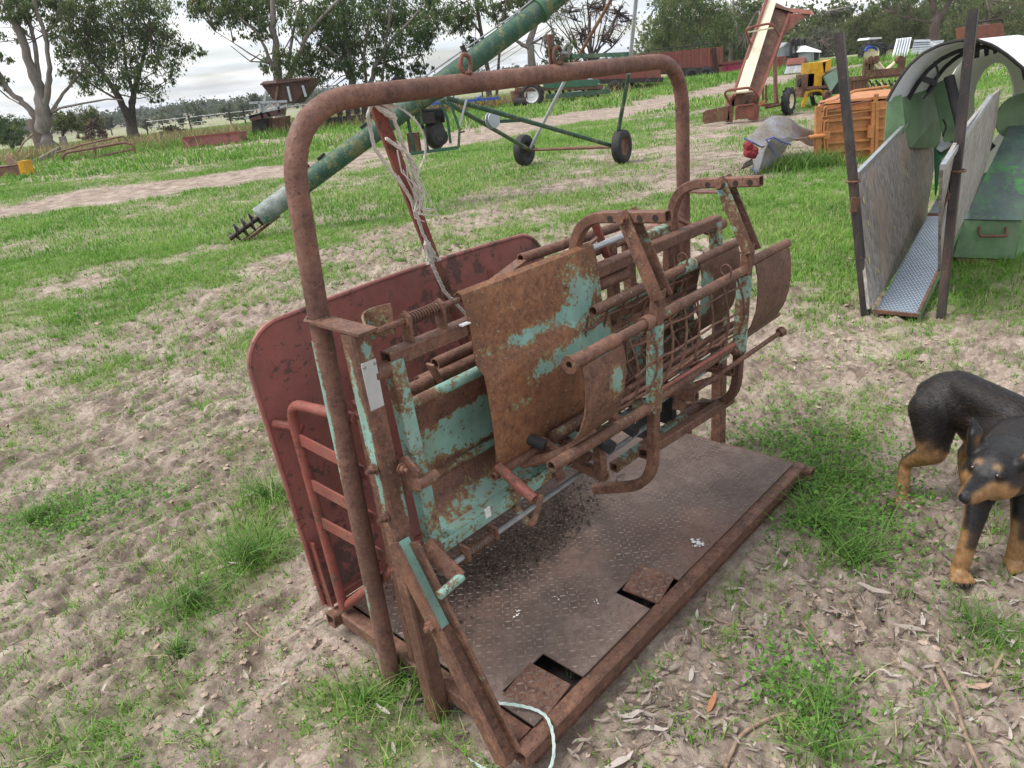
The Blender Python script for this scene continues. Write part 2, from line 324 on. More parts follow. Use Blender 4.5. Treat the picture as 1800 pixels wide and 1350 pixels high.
# patches: (x, y, rx, ry, amount)
PATCH = [(-6.5, 9.5, 2.0, 1.2, .28), (-4.2, 9.6, 1.2, .8, .25), (-2.0, 12, 3, 1.6, .18), (3.2, 6.0, .8, 1.6, .10), (-2.6, 4.7, .75, .55, .40), (-1.9, 5.3, .5, .35, .34), (-3.3, 3.6, .5, .3, .16), (-1.08, 2.45, .22, .28, .40), (-1.32, 2.12, .15, .12, .25), (-2.05, 2.95, .34, .22, .34), (-2.6, 2.6, .5, .5, .12), (-1.5, 1.6, .6, .4, .12), (-.98, 2.9, .3, .25, .34), (-2.2, 2.5, .25, .2, .22),
         (-1.8, 1.85, .3, .25, .30), (-1.35, 1.55, .3, .2, .28), (-.55, 1.62, .2, .10, .55), (-.38, 1.46, .12, .08, .35), (1.22, 2.62, .34, .44, .42), (1.12, 2.25, .22, .22, .24), (1.7, 3.1, .5, .5, .2), (1.75, 3.55, .5, .55, .15), (.66, 1.52, .12, .2, .24), (.72, 1.30, .18, .14, .26), (1.2, 1.45, .4, .3, .14),
         (1.36, 1.58, .16, .12, .44), (1.55, 2.65, .3, .3, .12), (1.75, 1.5, .3, .2, .2), (2.45, 5.3, .55, 1.3, .42), (3.2, 5.3, .8, .7, .45), (2.9, 7.2, 1.0, 1.4, .42), (3.0, 4.35, .35, .25, .10), (3.3, 3.6, .5, .4, .35), (2.3, 3.55, .5, .35, .16),
         (-5.2, 6.6, 1.3, .5, .3), (-.3, 6.3, 1.1, .6, .42), (-1.7, 7.2, .8, .4, .34), (-2.4, 6.3, .8, .35, .28), (-.6, 8.4, 1.6, 1.0, .30), (1.2, 8.3, .9, .9, .24), (-1.2, 4.6, .7, .4, .26), (.6, 5.8, .8, .5, .28),
         (1.7, 11.2, 1.5, .9, -.30), (2.6, 9.9, 1.0, .7, -.22), (.5, 9.4, 1.0, .5, -.22), (3.6, 12.8, 1.3, 1.2, -.35), (-1.0, 10.2, .9, .35, -.15), (6.6, 17.6, 2.6, .9, -.40), (8.2, 18.6, 2.0, .8, -.3), (4.6, 16, 1.2, 1.6, -.15), (-12.5, 32.6, 4.0, .9, -.45), (25, 48, 9, 1.6, -.5), (2.6, 26.5, 3, 2.5, -.12), (-3.6, 9.2, .5, .35, -.3)]
def grass_density(x, y):
    r = np.hypot(x, y)
    w1 = fbm(x, y, .9, 4, 3); w2 = fbm(x, y, 3.2, 3, 9); w3 = fbm(x, y, .22, 3, 21)
    edge = np.interp(x, [-14, -6.5, -5.2, -4.1, -3.0, -2.0, -1.2, -.5, .5, 1.4, 2.0, 2.6, 3.5, 6], [7.0, 6.6, 7.1, 7.0, 7.9, 8.5, 8.9, 9.4, 9.9, 9.7, 8.4, 6.3, 5.2, 4.5])
    g = .21+.47*sstep(-2.0, 1.0, y-edge+(w1-.5)*3.2)
    for a, b, c, d, k in PATCH:
        g = g+k*np.exp(-(((x-a)/c)**2+((y-b)/d)**2))
    g = g+(w1-.5)*.62+(w2-.5)*.62+(w3-.5)*.5*sstep(5, 14, r)
    dt = dist_track(x, y); tr = 1-sstep(.7, 2.3, dt+(w1-.5)*1.8)
    g = g-tr*.95*sstep(9, 12, r)
    return np.clip(g, 0, 1)
MU, MV = V(math.cos(.7851), math.sin(.7851), 0), V(-math.sin(.7851), math.cos(.7851), 0); MA = V(-.0378, 1.3278, 0)
def in_machine(x, y, pad=0):
    u = (x-MA[0])*MU[0]+(y-MA[1])*MU[1]; v = (x-MA[0])*MV[0]+(y-MA[1])*MV[1]
    return (u > -pad) & (u < 1.7+pad) & (v > -pad) & (v < .91+pad)
def terrain(x, y):
    r = np.hypot(x, y)
    z = -3.2*sstep(58, 240, r)+2.6*sstep(330, 800, r)+6*sstep(800, 1800, r)
    z = z+.10*(fbm(x, y, .16, 3, 5)-.5)*sstep(7, 20, r)
    z = z-.10*(1-sstep(.6, 1.9, dist_track(x, y)))*sstep(12, 18, r)
    return z
def worley(x, y, seed=0):
    ix = np.floor(x); iy = np.floor(y); d1 = np.full(np.shape(x), 9.); d2 = np.full(np.shape(x), 9.)
    for i in (-1, 0, 1):
        for j in (-1, 0, 1):
            cx = (ix+i).astype(np.int64); cy = (iy+j).astype(np.int64); d = np.hypot(cx+.1+.8*_hash(cx, cy, seed)-x, cy+.1+.8*_hash(cx, cy, seed+50)-y)
            d2 = np.minimum(d2, np.maximum(d1, d)); d1 = np.minimum(d1, d)
    return d1, d2
def relief(x, y):
    """clods, hoof marks and wheel ruts of the trodden mud"""
    c, s = math.cos(.86), math.sin(.86); a = x*c+y*s; b = -x*s+y*c
    wx = a+.16*(fbm(x, y, 2.2, 2, 71)-.5); wy = b+.12*(fbm(x, y, 2.6, 2, 72)-.5)
    n1 = fbm(wx*.33, wy, 7.0, 3, 31); lump = 1-np.abs(2*n1-1)
    n2 = fbm(x, y, 9, 4, 41); clod = np.clip(n2-.46, 0, 1)
    n3 = fbm(x, y, 26, 3, 51)
    lf = 1-sstep(-.5, .6, x)                       # ruts mostly left of the machine
    h = lf*(.070*(lump**1.5-.55)+.030*(n3-.5))+(1-lf)*(.13*clod+.034*(n3-.5)-.010)+.045*clod*lf
    mask = sstep(.38, .62, fbm(x, y, 2.3, 3, 77))
    w1, w2 = worley(wx*3.8+.5*(n2-.5), wy*12.5+.8*(n3-.5), 13); pil = sstep(.01, .26, w2-w1); h = h+lf*(.036*pil-.022)*(.35+.65*mask)
    w1, w2 = worley(x*11+.9*(n1-.5), y*13+.9*(n2-.5), 19); pil = sstep(.02, .38, w2-w1); h = h+(.22*lf+(1-lf))*(.034*pil-.019)*(.25+.75*sstep(.4, .6, fbm(x, y, 4.1, 3, 79)))
    h = h+.05*(fbm(x, y, 1.7, 3, 61)-.5)
    return h
def ground_z(x, y):
    g = grass_density(x, y); r = np.hypot(x, y)
    fade = (1-sstep(7, 16, r)); z = terrain(x, y)+relief(x, y)*fade*(1-.55*np.clip(g, 0, 1))
    m = in_machine(x, y, .03); z = np.where(m, np.minimum(z, -.012), z)
    m = in_machine(x, y, .10); return np.where(m, np.minimum(z, .004), z)
def axis_coords(lo, hi, d0, d1, step, growth, far):
    a = list(np.arange(lo, hi, step)); s = step; x = a[-1]
    while x < d1: s = min(s*growth, far); x += s; a.append(x)
    s = step; x = a[0]; b = []
    while x > d0: s = min(s*growth, far); x -= s; b.append(x)
    return np.array(b[::-1]+a)
gx = axis_coords(-2.6, 2.6, -1600, 1600, .0135, 1.035, 60); gy = axis_coords(1.0, 4.2, -60, 2200, .0135, 1.028, 60)
X, Y = np.meshgrid(gx, gy); Zg = ground_z(X, Y); GD = grass_density(X, Y)
nx, ny = len(gx), len(gy); ii = (np.arange(ny-1)[:, None]*nx+np.arange(nx-1)[None, :]).ravel()
gfaces = np.stack([ii, ii+1, ii+nx+1, ii+nx], 1)
wet = fbm(X, Y, 1.3, 3, 81)
def ground_mat():
    n = NT('trodden_mud_and_turf'); g = n.attr('turf'); P = n.tc.outputs['Object']; ht = n.attr('height')
    a = n.noise(3.2, 8, .65, P); b = n.noise(38, 7, .7, P); c = n.noise(210, 4, .7, P); big = n.noise(.5, 4, .5, P)
    h = n.math('ADD', n.math('MULTIPLY', a, .45), n.math('MULTIPLY', b, .55))
    dirt = n.ramp(h, (.32, (.100, .077, .061)), (.42, (.230, .180, .146)), (.52, (.355, .288, .238)), (.64, (.52, .438, .376)))
    dirt = n.mix(n.ramp(n.noise(5.5, 6, .65, P), (.50, 0), (.62, .62)), dirt, (.135, .098, .074)); dirt = n.mix(n.ramp(n.noise(1.1, 5, .6, P), (.5, 0), (.66, .4)), dirt, (.19, .14, .108))
    dirt = n.mix(n.ramp(n.vor(130, P), (.05, .35), (.22, 0)), dirt, (.19, .14, .11))
    turf = n.ramp(n.noise(1.5, 6, .7, P), (.3, (.085, .135, .034)), (.5, (.13, .205, .045)), (.7, (.19, .255, .075)))
    far = n.ramp(n.noise(.03, 5, .6, n.co('Object', (1, 2.4, 1))), (.35, (.10, .21, .055)), (.5, (.17, .29, .075)), (.66, (.33, .36, .12)))
    dist = n.t.nodes.new('ShaderNodeVectorMath'); dist.operation = 'LENGTH'; n.t.links.new(P, dist.inputs[0])
    df = n.math('MULTIPLY', n.math('SUBTRACT', dist.outputs['Value'], 45), .025, True)
    turf = n.mix(df, turf, far)
    gm = n.math('ADD', g, n.math('MULTIPLY', n.math('SUBTRACT', b, .5), .7)); nearm = n.ramp(gm, (.46, 0), (.85, .72))
    wood = n.math('MULTIPLY', n.math('SUBTRACT', dist.outputs['Value'], 300), .01, True)
    turf = n.mix(wood, turf, (.045, .062, .034))
    col = n.mix(nearm, dirt, turf)
    n.bump(n.math('ADD', n.math('MULTIPLY', b, 1.0), n.math('ADD', n.math('MULTIPLY', c, .35), n.math('MULTIPLY', n.noise(75, 5, .7, P), .5))), .75, .014)
    return n.fin(col, .93, 0, .2)
go = np_mesh('ground', np.stack([X.ravel(), Y.ravel(), Zg.ravel()], 1), gfaces, ground_mat(), {'turf': GD.ravel(), 'height': Zg.ravel()}, True)
tag(go, kind='structure')

# ================================================================== the sheep handling cradle
SH = thing('sheep_handler', 'rusty sheep handling cradle with turquoise and maroon paint on a chequer plate platform', 'livestock handler', MA, .7851)
def part(b, name, mat, parent=None, **k): return b.build(name, M[mat] if isinstance(mat, str) else mat, parent if parent is not None else SH, **k)
# --- platform
for v0, z0, z1, w in ((.022, .036, .084, .05), (.868, .036, .084, .05)):
    part(MB().sq([(-.04, v0, (z0+z1)/2-.004), (1.68, v0, (z0+z1)/2-.004)], w-.004, h=z1-z0), 'frame_rail', 'rust')
part(MB().box((.84, .034, .006), (1.66, .03, .056)), 'lower_rail', 'rust'); part(MB().box((.84, .85, .006), (1.66, .03, .056)), 'lower_rail', 'rust')
part(MB().sq([(.012, .048, .052), (.012, .842, .052)], .05), 'end_tube', 'rust'); part(MB().sq([(1.672, -.03, .045), (1.672, .92, .045)], .046), 'end_tube', 'rust')
for u in (.42, .84, 1.26): part(MB().sq([(u, .05, .052), (u, .84, .052)], .05), 'cross_bearer', 'rust')
HOLES = [(.07, .245, .032, .185), (.585, .755, .032, .168)]
us = [.036, .07, .245, .585, .755, 1.665]; vs_ = [.03, .168, .185, .885]
def in_hole(u, v, pad=0): return any(a-pad < u < b+pad and c-pad < v < d+pad for a, b, c, d in HOLES)
b = MB()
cells = [(.036, .07, .039, .885), (.07, .245, .185, .885), (.245, .585, .039, .885), (.585, .755, .168, .885), (.755, 1.648, .039, .885)]
for a, c, d, e in cells: b.box(((a+c)/2, (d+e)/2, .0865), (c-a, e-d, .005))
part(b, 'deck_plate', 'deck', smooth=False)
fl_specs = [((.132, .112, .086), (.130, .138), .10, .07, -.05), ((.680, .104, .092), (.132, .122), .16, .09, -.06)]
flaps = []
for c, sz, rz, rx, ry in fl_specs:
    rot = Matrix.Rotation(rz, 3, 'Z') @ Matrix.Rotation(rx, 3, 'X') @ Matrix.Rotation(ry, 3, 'Y')
    f = part(MB().box(c, (sz[0], sz[1], .006), rot), 'hatch_flap', 'rust', smooth=False); flaps.append((f, c, sz, rot))
part(MB().box((.84, .44, .012), (1.56, .76, .004)), 'under_tray', 'dark')
# raised lozenges of the chequer plate
def treads(pts, rot=None, c=(0, 0, 0)):
    b = MB()
    for (u, v, z, ang) in pts:
        d = V(math.cos(ang), math.sin(ang), 0)*.0125; w = V(-math.sin(ang), math.cos(ang), 0)*.0040; p = V(u, v, z); t = V(0, 0, .0028)
        q = [p-d, p+w, p+d, p-w, p-d*.45+t, p+d*.45+t]
        if rot is not None: q = [np.array(rot @ Vector(x))+V(*c) for x in q]
        b.add(q, [(0, 3, 4), (3, 5, 4), (3, 2, 5), (2, 1, 5), (1, 4, 5), (1, 0, 4)])
    return b
sp = .0215; pts = []
i = 0
for a in np.arange(.045, 1.64, sp):
    i += 1
    for j, v in enumerate(np.arange(.058, .878, sp)):
        if not in_hole(a, v, .008) and RNG.random() > .05: pts.append((a, v, .0882+RNG.uniform(-.0012, .0008), math.pi*(.0 if (i+j) % 2 else .5)+math.pi/4+RNG.normal(0, .04)))
part(treads(pts), 'tread_pattern', 'tread', kind='stuff', smooth=False)
for f, c, sz, rot in flaps:
    pp = []
    for i, a in enumerate(np.arange(-sz[0]/2+.012, sz[0]/2-.008, sp)):
        for j, v in enumerate(np.arange(-sz[1]/2+.012, sz[1]/2-.008, sp)): pp.append((a, v, .003, math.pi/4+(math.pi/2 if (i+j) % 2 else 0)))
    treads(pp, rot, c).build('tread_pattern', M['tread'], f, kind='stuff', smooth=False)
# --- overhead arch
ar = path([(-.045, .55, -.03), (-.03, .556, 1.1), (-.0, .56, 1.635), (1.685, .56, 1.632), (1.70, .56, -.0)], .19, 10)
arch = part(MB().tube(ar, .0262, 22), 'arch_frame', 'arch')
M['archleg'] = rusty('arch_leg_paint', TQ, .05, 9, fleck=.3, rust=((.080, .042, .034), (.160, .083, .064), (.245, .132, .096)), spots=(((-.075, .560, .95), (.05, .022, .36), .5), ((-.07, .555, .30), (.03, .02, .12), .3)))
part(MB().tube([(-.0446, .5503, .0), (-.0305, .5557, 1.095)], .0268, 22), 'leg_sleeve', 'archleg')
for u in (.566, .957):
    ring = [V(u+.0185*math.cos(t), .556, 1.682+.024*math.sin(t)) for t in np.linspace(0, 2*math.pi, 22, endpoint=False)]
    part(MB().tube(ring, .0062, 8, closed=True), 'lifting_eye', 'redgate' if u < .7 else 'rust')
sh = MB(); sh.tube(path([(.968, .545, 1.69), (.972, .535, 1.712), (.99, .535, 1.712), (.992, .545, 1.675)], .008, 4), .0045, 8); sh.cyl((.962, .545, 1.688), (1.0, .545, 1.684), .005); part(sh, 'shackle', 'steel')
sh = MB().box((.951, .575, 1.70), (.026, .006, .085)); part(sh, 'lug_plate', 'rust')
part(MB().box((-.032, .45, 1.148), (.055, .20, .007)), 'bracket', 'rust'); part(MB().box((1.70, .47, 1.148), (.055, .18, .007)), 'bracket', 'rust')
for c_, ax_, rr_ in (((-.032, .556, 1.151), (0, 0, 1), .027), ((1.70, .56, 1.151), (0, 0, 1), .027), ((.566, .556, 1.660), (0, 0, 1), .012), ((.957, .556, 1.660), (0, 0, 1), .012)):
    part(MB().tube([V(*c_)+V(math.cos(t), math.sin(t), 0)*rr_*random.uniform(.94, 1.07)+V(0, 0, random.uniform(-.002, .002)) for t in np.linspace(0, 2*math.pi, 26, endpoint=False)], .0045, 6, closed=True), 'weld_bead', 'rust', arch)
# --- square end posts
M['post'] = rusty('post_paint', TQ, .08, 9, fleck=.4, spots=(((-.062, .405, .98), (.02, .025, .24), .34), ((-.062, .385, .80), (.02, .018, .22), .34), ((-.03, .37, 1.10), (.03, .02, .05), .3), ((-.01, .36, .72), (.02, .02, .2), .25)))
post = part(MB().sq([(-.036, .352, -.03), (-.034, .402, 1.142)], .052, hollow=.85), 'end_post', 'post')
part(MB().sq([(1.704, .402, -.02), (1.704, .402, .86)], .05), 'end_post', 'rust')
pl = part(MB().box((-.034, .370, .975), (.040, .004, .20)), 'name_plate', 'greyplate', post)
rv = MB()
for du, dz in ((-.015, .09), (.015, .09), (-.015, -.09), (.015, -.09)): rv.lathe((-.034+du, .368, .975+dz), (0, -1, 0), [(0, .0045), (.002, .004), (.003, 0)], 10)
rv.build('rivet', M['steel'], pl)
for u, v, z, ax in ((-.064, .385, .80, (-1, 0, 0)), (-.066, .375, .665, (-1, 0, 0)), (-.015, .345, .79, (0, -1, 0))):
    bt = MB(); bt.lathe((u, v, z), ax, [(0, .016), (.004, .016), (.004, .011), (.014, .011), (.014, .006), (.026, .006), (.026, 0)], 6); part(bt, 'pivot_bolt', 'rust')
# latch pieces on the near post: bent plate, cam plate
cl = [(x, .37+.05*math.sin(t), z) for z in (1.125, 1.19) for t in (0,) for x in (0,)]
rows = [[(-.005+.075*q_, .392+.05*math.sin(math.pi*q_), z+.03*q_) for q_ in np.linspace(0, 1, 9)] for z in (1.075, 1.150)]
part(MB().grid(rows, .005), 'guard_strip', 'mix')
part(MB().prism([(-.005, .36, .70), (-.005, .30, .74), (-.005, .295, .79), (-.005, .335, .82), (-.005, .372, .80)], (.008, 0, 0)), 'cam_plate', 'rust')
part(MB().tube([(-.01, .30, .755), (.05, .295, .755)], .016, 14), 'cam_roller', 'rust')
# --- cradle frame
CR = [('frame_upright', [(.045, .385, 1.05), (.045, .345, .515)], 'turq'), ('frame_upright', [(1.62, .385, 1.05), (1.62, .345, .515)], 'mix'),
      ('top_rail', [(.028, .388, 1.052), (1.64, .388, 1.052)], 'rust'), ('bottom_rail', [(.02, .342, .520), (1.64, .342, .520)], 'turq')]
for nm, p_, mt in CR: part(MB().sq(p_, .041), nm, mt)
bt_turq = MB().box((.38, .342, .5435), (.62, .038, .003)); part(bt_turq, 'paint_strip', 'turq')
part(MB().tube([(-.02, .388, 1.03), (.03, .388, 1.03)], .022, 14), 'pivot_stub', 'rust'); part(MB().tube([(1.64, .388, 1.03), (1.69, .39, 1.03)], .022, 14), 'pivot_stub', 'rust')
# spring catches: rod, two lugs and a coil, above the top rail and below the bottom rail
def catch(z0, z, v, u1, sgn, rodmat):
    part(MB().tube([(.012, v, z), (u1, v, z)], .0085, 10), 'catch_rod', rodmat)
    for u in (.105, .215):
        lg = MB().prism([(u-.004, v-.018, z0), (u-.004, v+.018, z0), (u-.004, v+.018, z+sgn*.012), (u-.004, v, z+sgn*.024), (u-.004, v-.018, z+sgn*.012)], (.009, 0, 0))
        lg.lathe((u-.006, v, z), (1, 0, 0), [(0, .010), (0, .019), (.013, .019), (.013, .010)], 14); part(lg, 'catch_lug', 'rust')
    coil = [V(.12+.085*t/44, v+.0145*math.cos(t*2*math.pi/4.6), z+.0145*math.sin(t*2*math.pi/4.6)) for t in np.arange(0, 44.1, .46)]
    part(MB().tube(coil, .0024, 6), 'coil_spring', 'rust_fleck')
catch(1.07, 1.128, .39, 1.02, 1, 'rust'); part(MB().tube([(.84, .39, 1.128), (1.02, .39, 1.128)], .0098, 10), 'grey_sleeve', 'galv')
catch(.505, .474, .30, 1.02, -1, 'steel')
part(MB().box((.27, .372, 1.07), (.03, .03, .004)), 'dropping_splat', 'dropping'); part(MB().box((.225, .322, .536), (.02, .004, .03)), 'dropping_splat', 'dropping')
# rear sheet with rolled top and mid seam
def prow(prof, us_): return [[(u, v, z) for u in us_] for v, z in prof]
uu = np.linspace(.085, 1.58, 24)
part(MB().grid(prow([(.425, .885), (.435, .83), (.448, .76), (.455, .70), (.452, .645)], uu), .003), 'back_sheet', 'sheet')
part(MB().grid(prow([(.446, .640), (.43, .60), (.395, .56), (.362, .542)], uu), .003), 'belly_sheet', 'sheet')
part(MB().tube([(.08, .425, .895), (1.6, .425, .895)], .016, 12, .7), 'rolled_edge', 'turq'); part(MB().tube([(.08, .446, .648), (1.6, .446, .648)], .013, 12, .7), 'rolled_edge', 'mix')
for v, z, u0, u1, r in ((.535, .875, .16, .50, .021), (.585, .86, .26, .62, .021), (.56, .905, .31, .7, .019)): part(MB().tube([(u0, v, z), (u1, v, z)], r, 14, .76), 'roller_tube', 'rust')
part(MB().beam((.245, .50, .94), (.29, .50, .835), .03, .008), 'catch_paddle', 'rust_fleck'); part(MB().tube([(.12, .52, .945), (.17, .50, .86)], .012, 10), 'catch_handle', 'red')
# --- large belly plate hanging from the catch rod
prof = [(.404, 1.136), (.392, 1.146), (.378, 1.140), (.370, 1.11), (.362, 1.05), (.358, .985), (.354, .950), (.345, .940), (.330, .928), (.324, .88), (.320, .82), (.319, .76), (.321, .70), (.327, .655), (.336, .630)]
part(MB().grid(prow(prof, np.linspace(.282, .842, 16)), .004), 'belly_plate', 'belly', sharp=50)
part(MB().tube([(.262, .322, .632), (.86, .322, .632)], .013, 12, .7), 'hem_tube', 'rust')
part(MB().tube([(.285, .322, .655), (.285, .195, .592)], .0155, 14, .75), 'stay_tube', 'redgate')
# --- smaller plate on the front rail
fr = MB().tube([(.405, .13, .957), (.60, .13, .957)], .0195, 16, .78); part(fr, 'rail_sleeve', 'rust')
fl = MB().lathe((.393, .13, .957), (1, 0, 0), [(.03, .010), (.0, .010), (0, .025), (.012, .025), (.012, .016), (.03, .016)], 20); part(fl, 'rail_flange', 'rust')
part(MB().tube([(.56, .13, .957), (.79, .13, .957)], .0145, 14), 'front_rail', 'rust'); part(MB().tube([(.815, .13, .957), (1.345, .13, .957)], .0165, 14, .75), 'front_rail', 'rust_fleck')
part(MB().lathe((.735, .13, .957), (1, 0, 0), [(0, .016), (0, .022), (.03, .022), (.03, .016)], 16), 'rail_collar', 'rust')
prof2 = [(.110, .945), (.104, .905), (.104, .86), (.112, .81), (.130, .76), (.160, .715), (.20, .685)]
M['plate2'] = rusty('small_plate_paint', TQ, .06, 9, fleck=.3, spots=(((.56, .11, .86), (.06, .3, .085), .34),)); part(MB().grid(prow(prof2, np.linspace(.418, .598, 8)), .004), 'side_plate', 'plate2', sharp=50)
# --- remaining long rails
part(MB().tube([(.325, .16, .685), (.775, .15, .672)], .0168, 16, .76), 'lower_rail_tube', 'rust_fleck'); part(MB().tube([(.81, .16, .676), (1.35, .16, .680)], .0168, 16), 'lower_rail_tube', 'rust_fleck')
part(MB().tube([(.725, .30, .975), (1.318, .30, .975)], .0168, 16, .76), 'inner_rail', 'rust_fleck')
for u0, u1 in ((1.235, 1.305),): part(MB().tube([(u0, .30, .975), (u1, .30, .975)], .0215, 16), 'painted_collar', 'turq')
part(MB().tube([(1.3, .30, .975), (1.63, .30, .975)], .017, 14), 'inner_rail', 'rust')
prof3 = [(.285, .968), (.277, .93), (.277, .87), (.284, .80), (.300, .74), (.33, .69)]
M['plate3'] = rusty('rear_plate_paint', TQ, .10, 7, fleck=.2, spots=(((1.34, .28, .84), (.10, .3, .16), .4),)); part(MB().grid(prow(prof3, np.linspace(1.325, 1.61, 10)), .004), 'side_plate', 'plate3', sharp=50)
part(MB().tube([(1.385, .13, .975), (1.69, .13, .972)], .0175, 14, .7), 'end_rail', 'rust')
prof4 = [(.116, .965), (.106, .92), (.103, .86), (.108, .80), (.124, .745), (.150, .70)]
part(MB().grid(prow(prof4, np.linspace(1.40, 1.668, 10)), .004), 'side_plate', 'rust', sharp=50)
part(MB().tube([(1.39, .158, .692), (1.695, .158, .692)], .013, 12, .7), 'hem_tube', 'rust')
part(MB().tube([(.70, .55, 1.118), (1.22, .55, 1.108)], .0165, 14, .76), 'rear_rail', 'rust'); part(MB().beam((.70, .548, 1.112), (.47, .50, 1.085), .038, .008), 'flat_stay', 'rust')
part(MB().tube([(.86, .40, 1.0), (1.04, .40, 1.0)], .022, 14, .6), 'stop_roller', 'rust'); part(MB().tube([(.75, .46, 1.085), (1.3, .46, 1.085)], .014, 12), 'rear_rail', 'rust')
part(MB().tube([(.5, .30, .655), (1.36, .30, .64)], .019, 14), 'inner_rail', 'rust_fleck'); part(MB().tube([(.85, .15, .705), (1.335, .15, .69)], .0065, 8), 'thin_rod', 'redgate')
part(MB().tube([(.8, .24, .70), (1.5, .24, .70)], .012, 10), 'inner_rail', 'rust')
# long bolt
part(MB().tube([(1.07, .205, .568), (1.485, .05, .703)], .0085, 10), 'tie_rod', 'rust'); part(MB().lathe((1.478, .053, .7005), (.415, -.155, .135), [(0, .009), (0, .017), (.022, .017), (.022, 0)], 6), 'rod_nut', 'rust')
tb = part(MB().box((1.07, .21, .575), (.07, .012, .09), Matrix.Rotation(.5, 3, 'Y')), 'tie_bracket', 'rust')
# --- wire meshes
def wire_mesh(u0, u1, nu, curve, nlong, r=.0038, lean=0):
    b = MB()
    C = [V(0, *c) for c in curve]
    def at(t):
        k = t*(len(C)-1); i = min(int(k), len(C)-2); return C[i]+(C[i+1]-C[i])*(k-i)
    for u in np.linspace(u0, u1, nu):
        pp = [at(t)+V(u+.02*math.sin(t*3+u*9), 0, 0) for t in np.linspace(0, 1, 12)]; b.tube(pp, r, 6)
    for t in np.linspace(.12, .92, nlong):
        b.tube([at(t)+V(u, .006*math.sin(u*31+t*9), .005*math.sin(u*23+t*5)) for u in np.linspace(u0-.01, u1+.01, 14)], r, 6)
    return b
part(wire_mesh(.66, 1.31, 8, [(.13, .95), (.112, .88), (.112, .80), (.14, .73), (.2, .69)], 4), 'wire_mesh', 'rust')
part(wire_mesh(.70, 1.31, 8, [(.30, .97), (.33, .88), (.345, .80), (.335, .72), (.30, .66)], 5), 'wire_mesh', 'rust_fleck')
part(wire_mesh(.86, 1.6, 8, [(.43, .93), (.455, .86), (.46, .78), (.445, .70), (.41, .64)], 5, .0034), 'wire_mesh', 'rust')
for v_, z_, r_ in ((.20, .705, .008), (.40, .83, .010), (.36, .76, .010)): part(MB().tube([(.66, v_, z_), (1.5, v_, z_)], r_, 8), 'thin_rail', 'rust_fleck')
def hook(u, v, z):
    part(MB().tube([V(u, v+.018*math.cos(t), z+.018*math.sin(t)) for t in np.linspace(-1.2, 3.6, 14)]+[V(u, v-.012, z-.05), V(u, v+.01, z-.12)], .0032, 6), 'wire_hook', 'rust')
hook(1.222, .13, .99); hook(1.24, .30, 1.01)
# --- the two clamp arms
def clamp(u, leg):
    A = part(MB().sq(path([(u, .085, 1.252), (u, .395, 1.236), (u, .43, 1.02), (u, .435, .70)], .15, 9), .033, up=(1, 0, 0)), 'clamp_arm', 'rust')
    for v in (.115, .165, .265): MB().lathe((u-.0170, v, 1.251-.02*(v-.085)/.3), (-1, 0, 0), [(0, .0095), (.0006, .0095), (.0006, 0)], 14).build('pin_hole', M['dark'], A)
    bt = MB().lathe((u-.026, .215, 1.245), (-1, 0, 0), [(0, .020), (.006, .020), (.006, .015), (.018, .015), (.018, 0)], 6); bt.cyl((u-.02, .215, 1.245), (u+.03, .215, 1.245), .008); bt.build('pin_bolt', M['rust'], A)
    br = MB()
    for du in (-.024, .024): br.beam((u+du, .222, 1.262), (u+du, .108, 1.02), .005, .042, up=(0, 1, .4))
    br.beam((u, .128, 1.022), (u, .112, .99), .053, .005, up=(0, 1, 0)); Bk = part(br, 'brace_link', 'rust_fleck' if u < 1 else 'mix')
    part(MB().sq([(u, .120, 1.045), (u, .135, .90)], .035, up=(1, 0, 0)), 'inner_post', 'rust')
    part(MB().sweep([(u, .133, .940), (u, .146, .655)], [(.0248*math.cos(t), .0248*math.sin(t)) for t in np.linspace(0, 2*math.pi, 18, endpoint=False)], hollow=.88, up=(1, 0, 0)), 'post_sleeve', 'turq')
    part(MB().sq(path(leg, .11, 8), .032, up=(1, 0, 0)), 'lower_leg', 'rust_fleck')
    lb = MB().lathe((u-.03, .145, .668), (-1, 0, 0), [(0, .019), (.006, .019), (.006, .014), (.016, .014), (.016, 0)], 6); part(lb, 'pin_bolt', 'rust')
clamp(.80, [(.80, .146, .67), (.80, .155, .385), (.80, .395, .288)])
clamp(1.36, [(1.36, .146, .67), (1.36, .155, .45), (1.36, .36, .385)])
part(MB().sq([(.82, .205, .475), (1.42, .205, .43)], .034), 'skid_rail', 'rust_fleck'); part(MB().sq([(.80, .31, .40), (1.40, .30, .40)], .034), 'skid_rail', 'mix')
# --- rear uprights with sleeves
for u, v in ((1.045, .46), (1.16, .47), (1.44, .46)):
    part(MB().sq([(u, v, 1.10), (u, v-.02, .56)], .036), 'rear_upright', 'rust_fleck'); part(MB().sq([(u, v-.008, .86), (u, v-.018, .62)], .042), 'post_sleeve', 'turq')
part(MB().beam((1.22, .6, 1.04), (1.62, .6, 1.03), .08, .008), 'red_shelf', 'redgate'); part(MB().tube(path([(1.35, .52, .98), (1.55, .56, 1.09), (1.66, .42, .99)], .04), .009, 8), 'bent_rod', 'rust')
part(MB().sq([(1.18, .43, 1.08), (1.36, .43, 1.08)], .036), 'tie_bar', 'mix'); part(MB().beam((.92, .45, 1.12), (.98, .52, .98), .03, .007), 'flat_stay', 'rust'); part(MB().beam((.90, .40, 1.15), (.80, .50, 1.06), .03, .007), 'flat_stay', 'rust')
part(MB().beam((.94, .44, 1.19), (1.0, .44, 1.06), .03, .008), 'flat_stay', 'redgate')
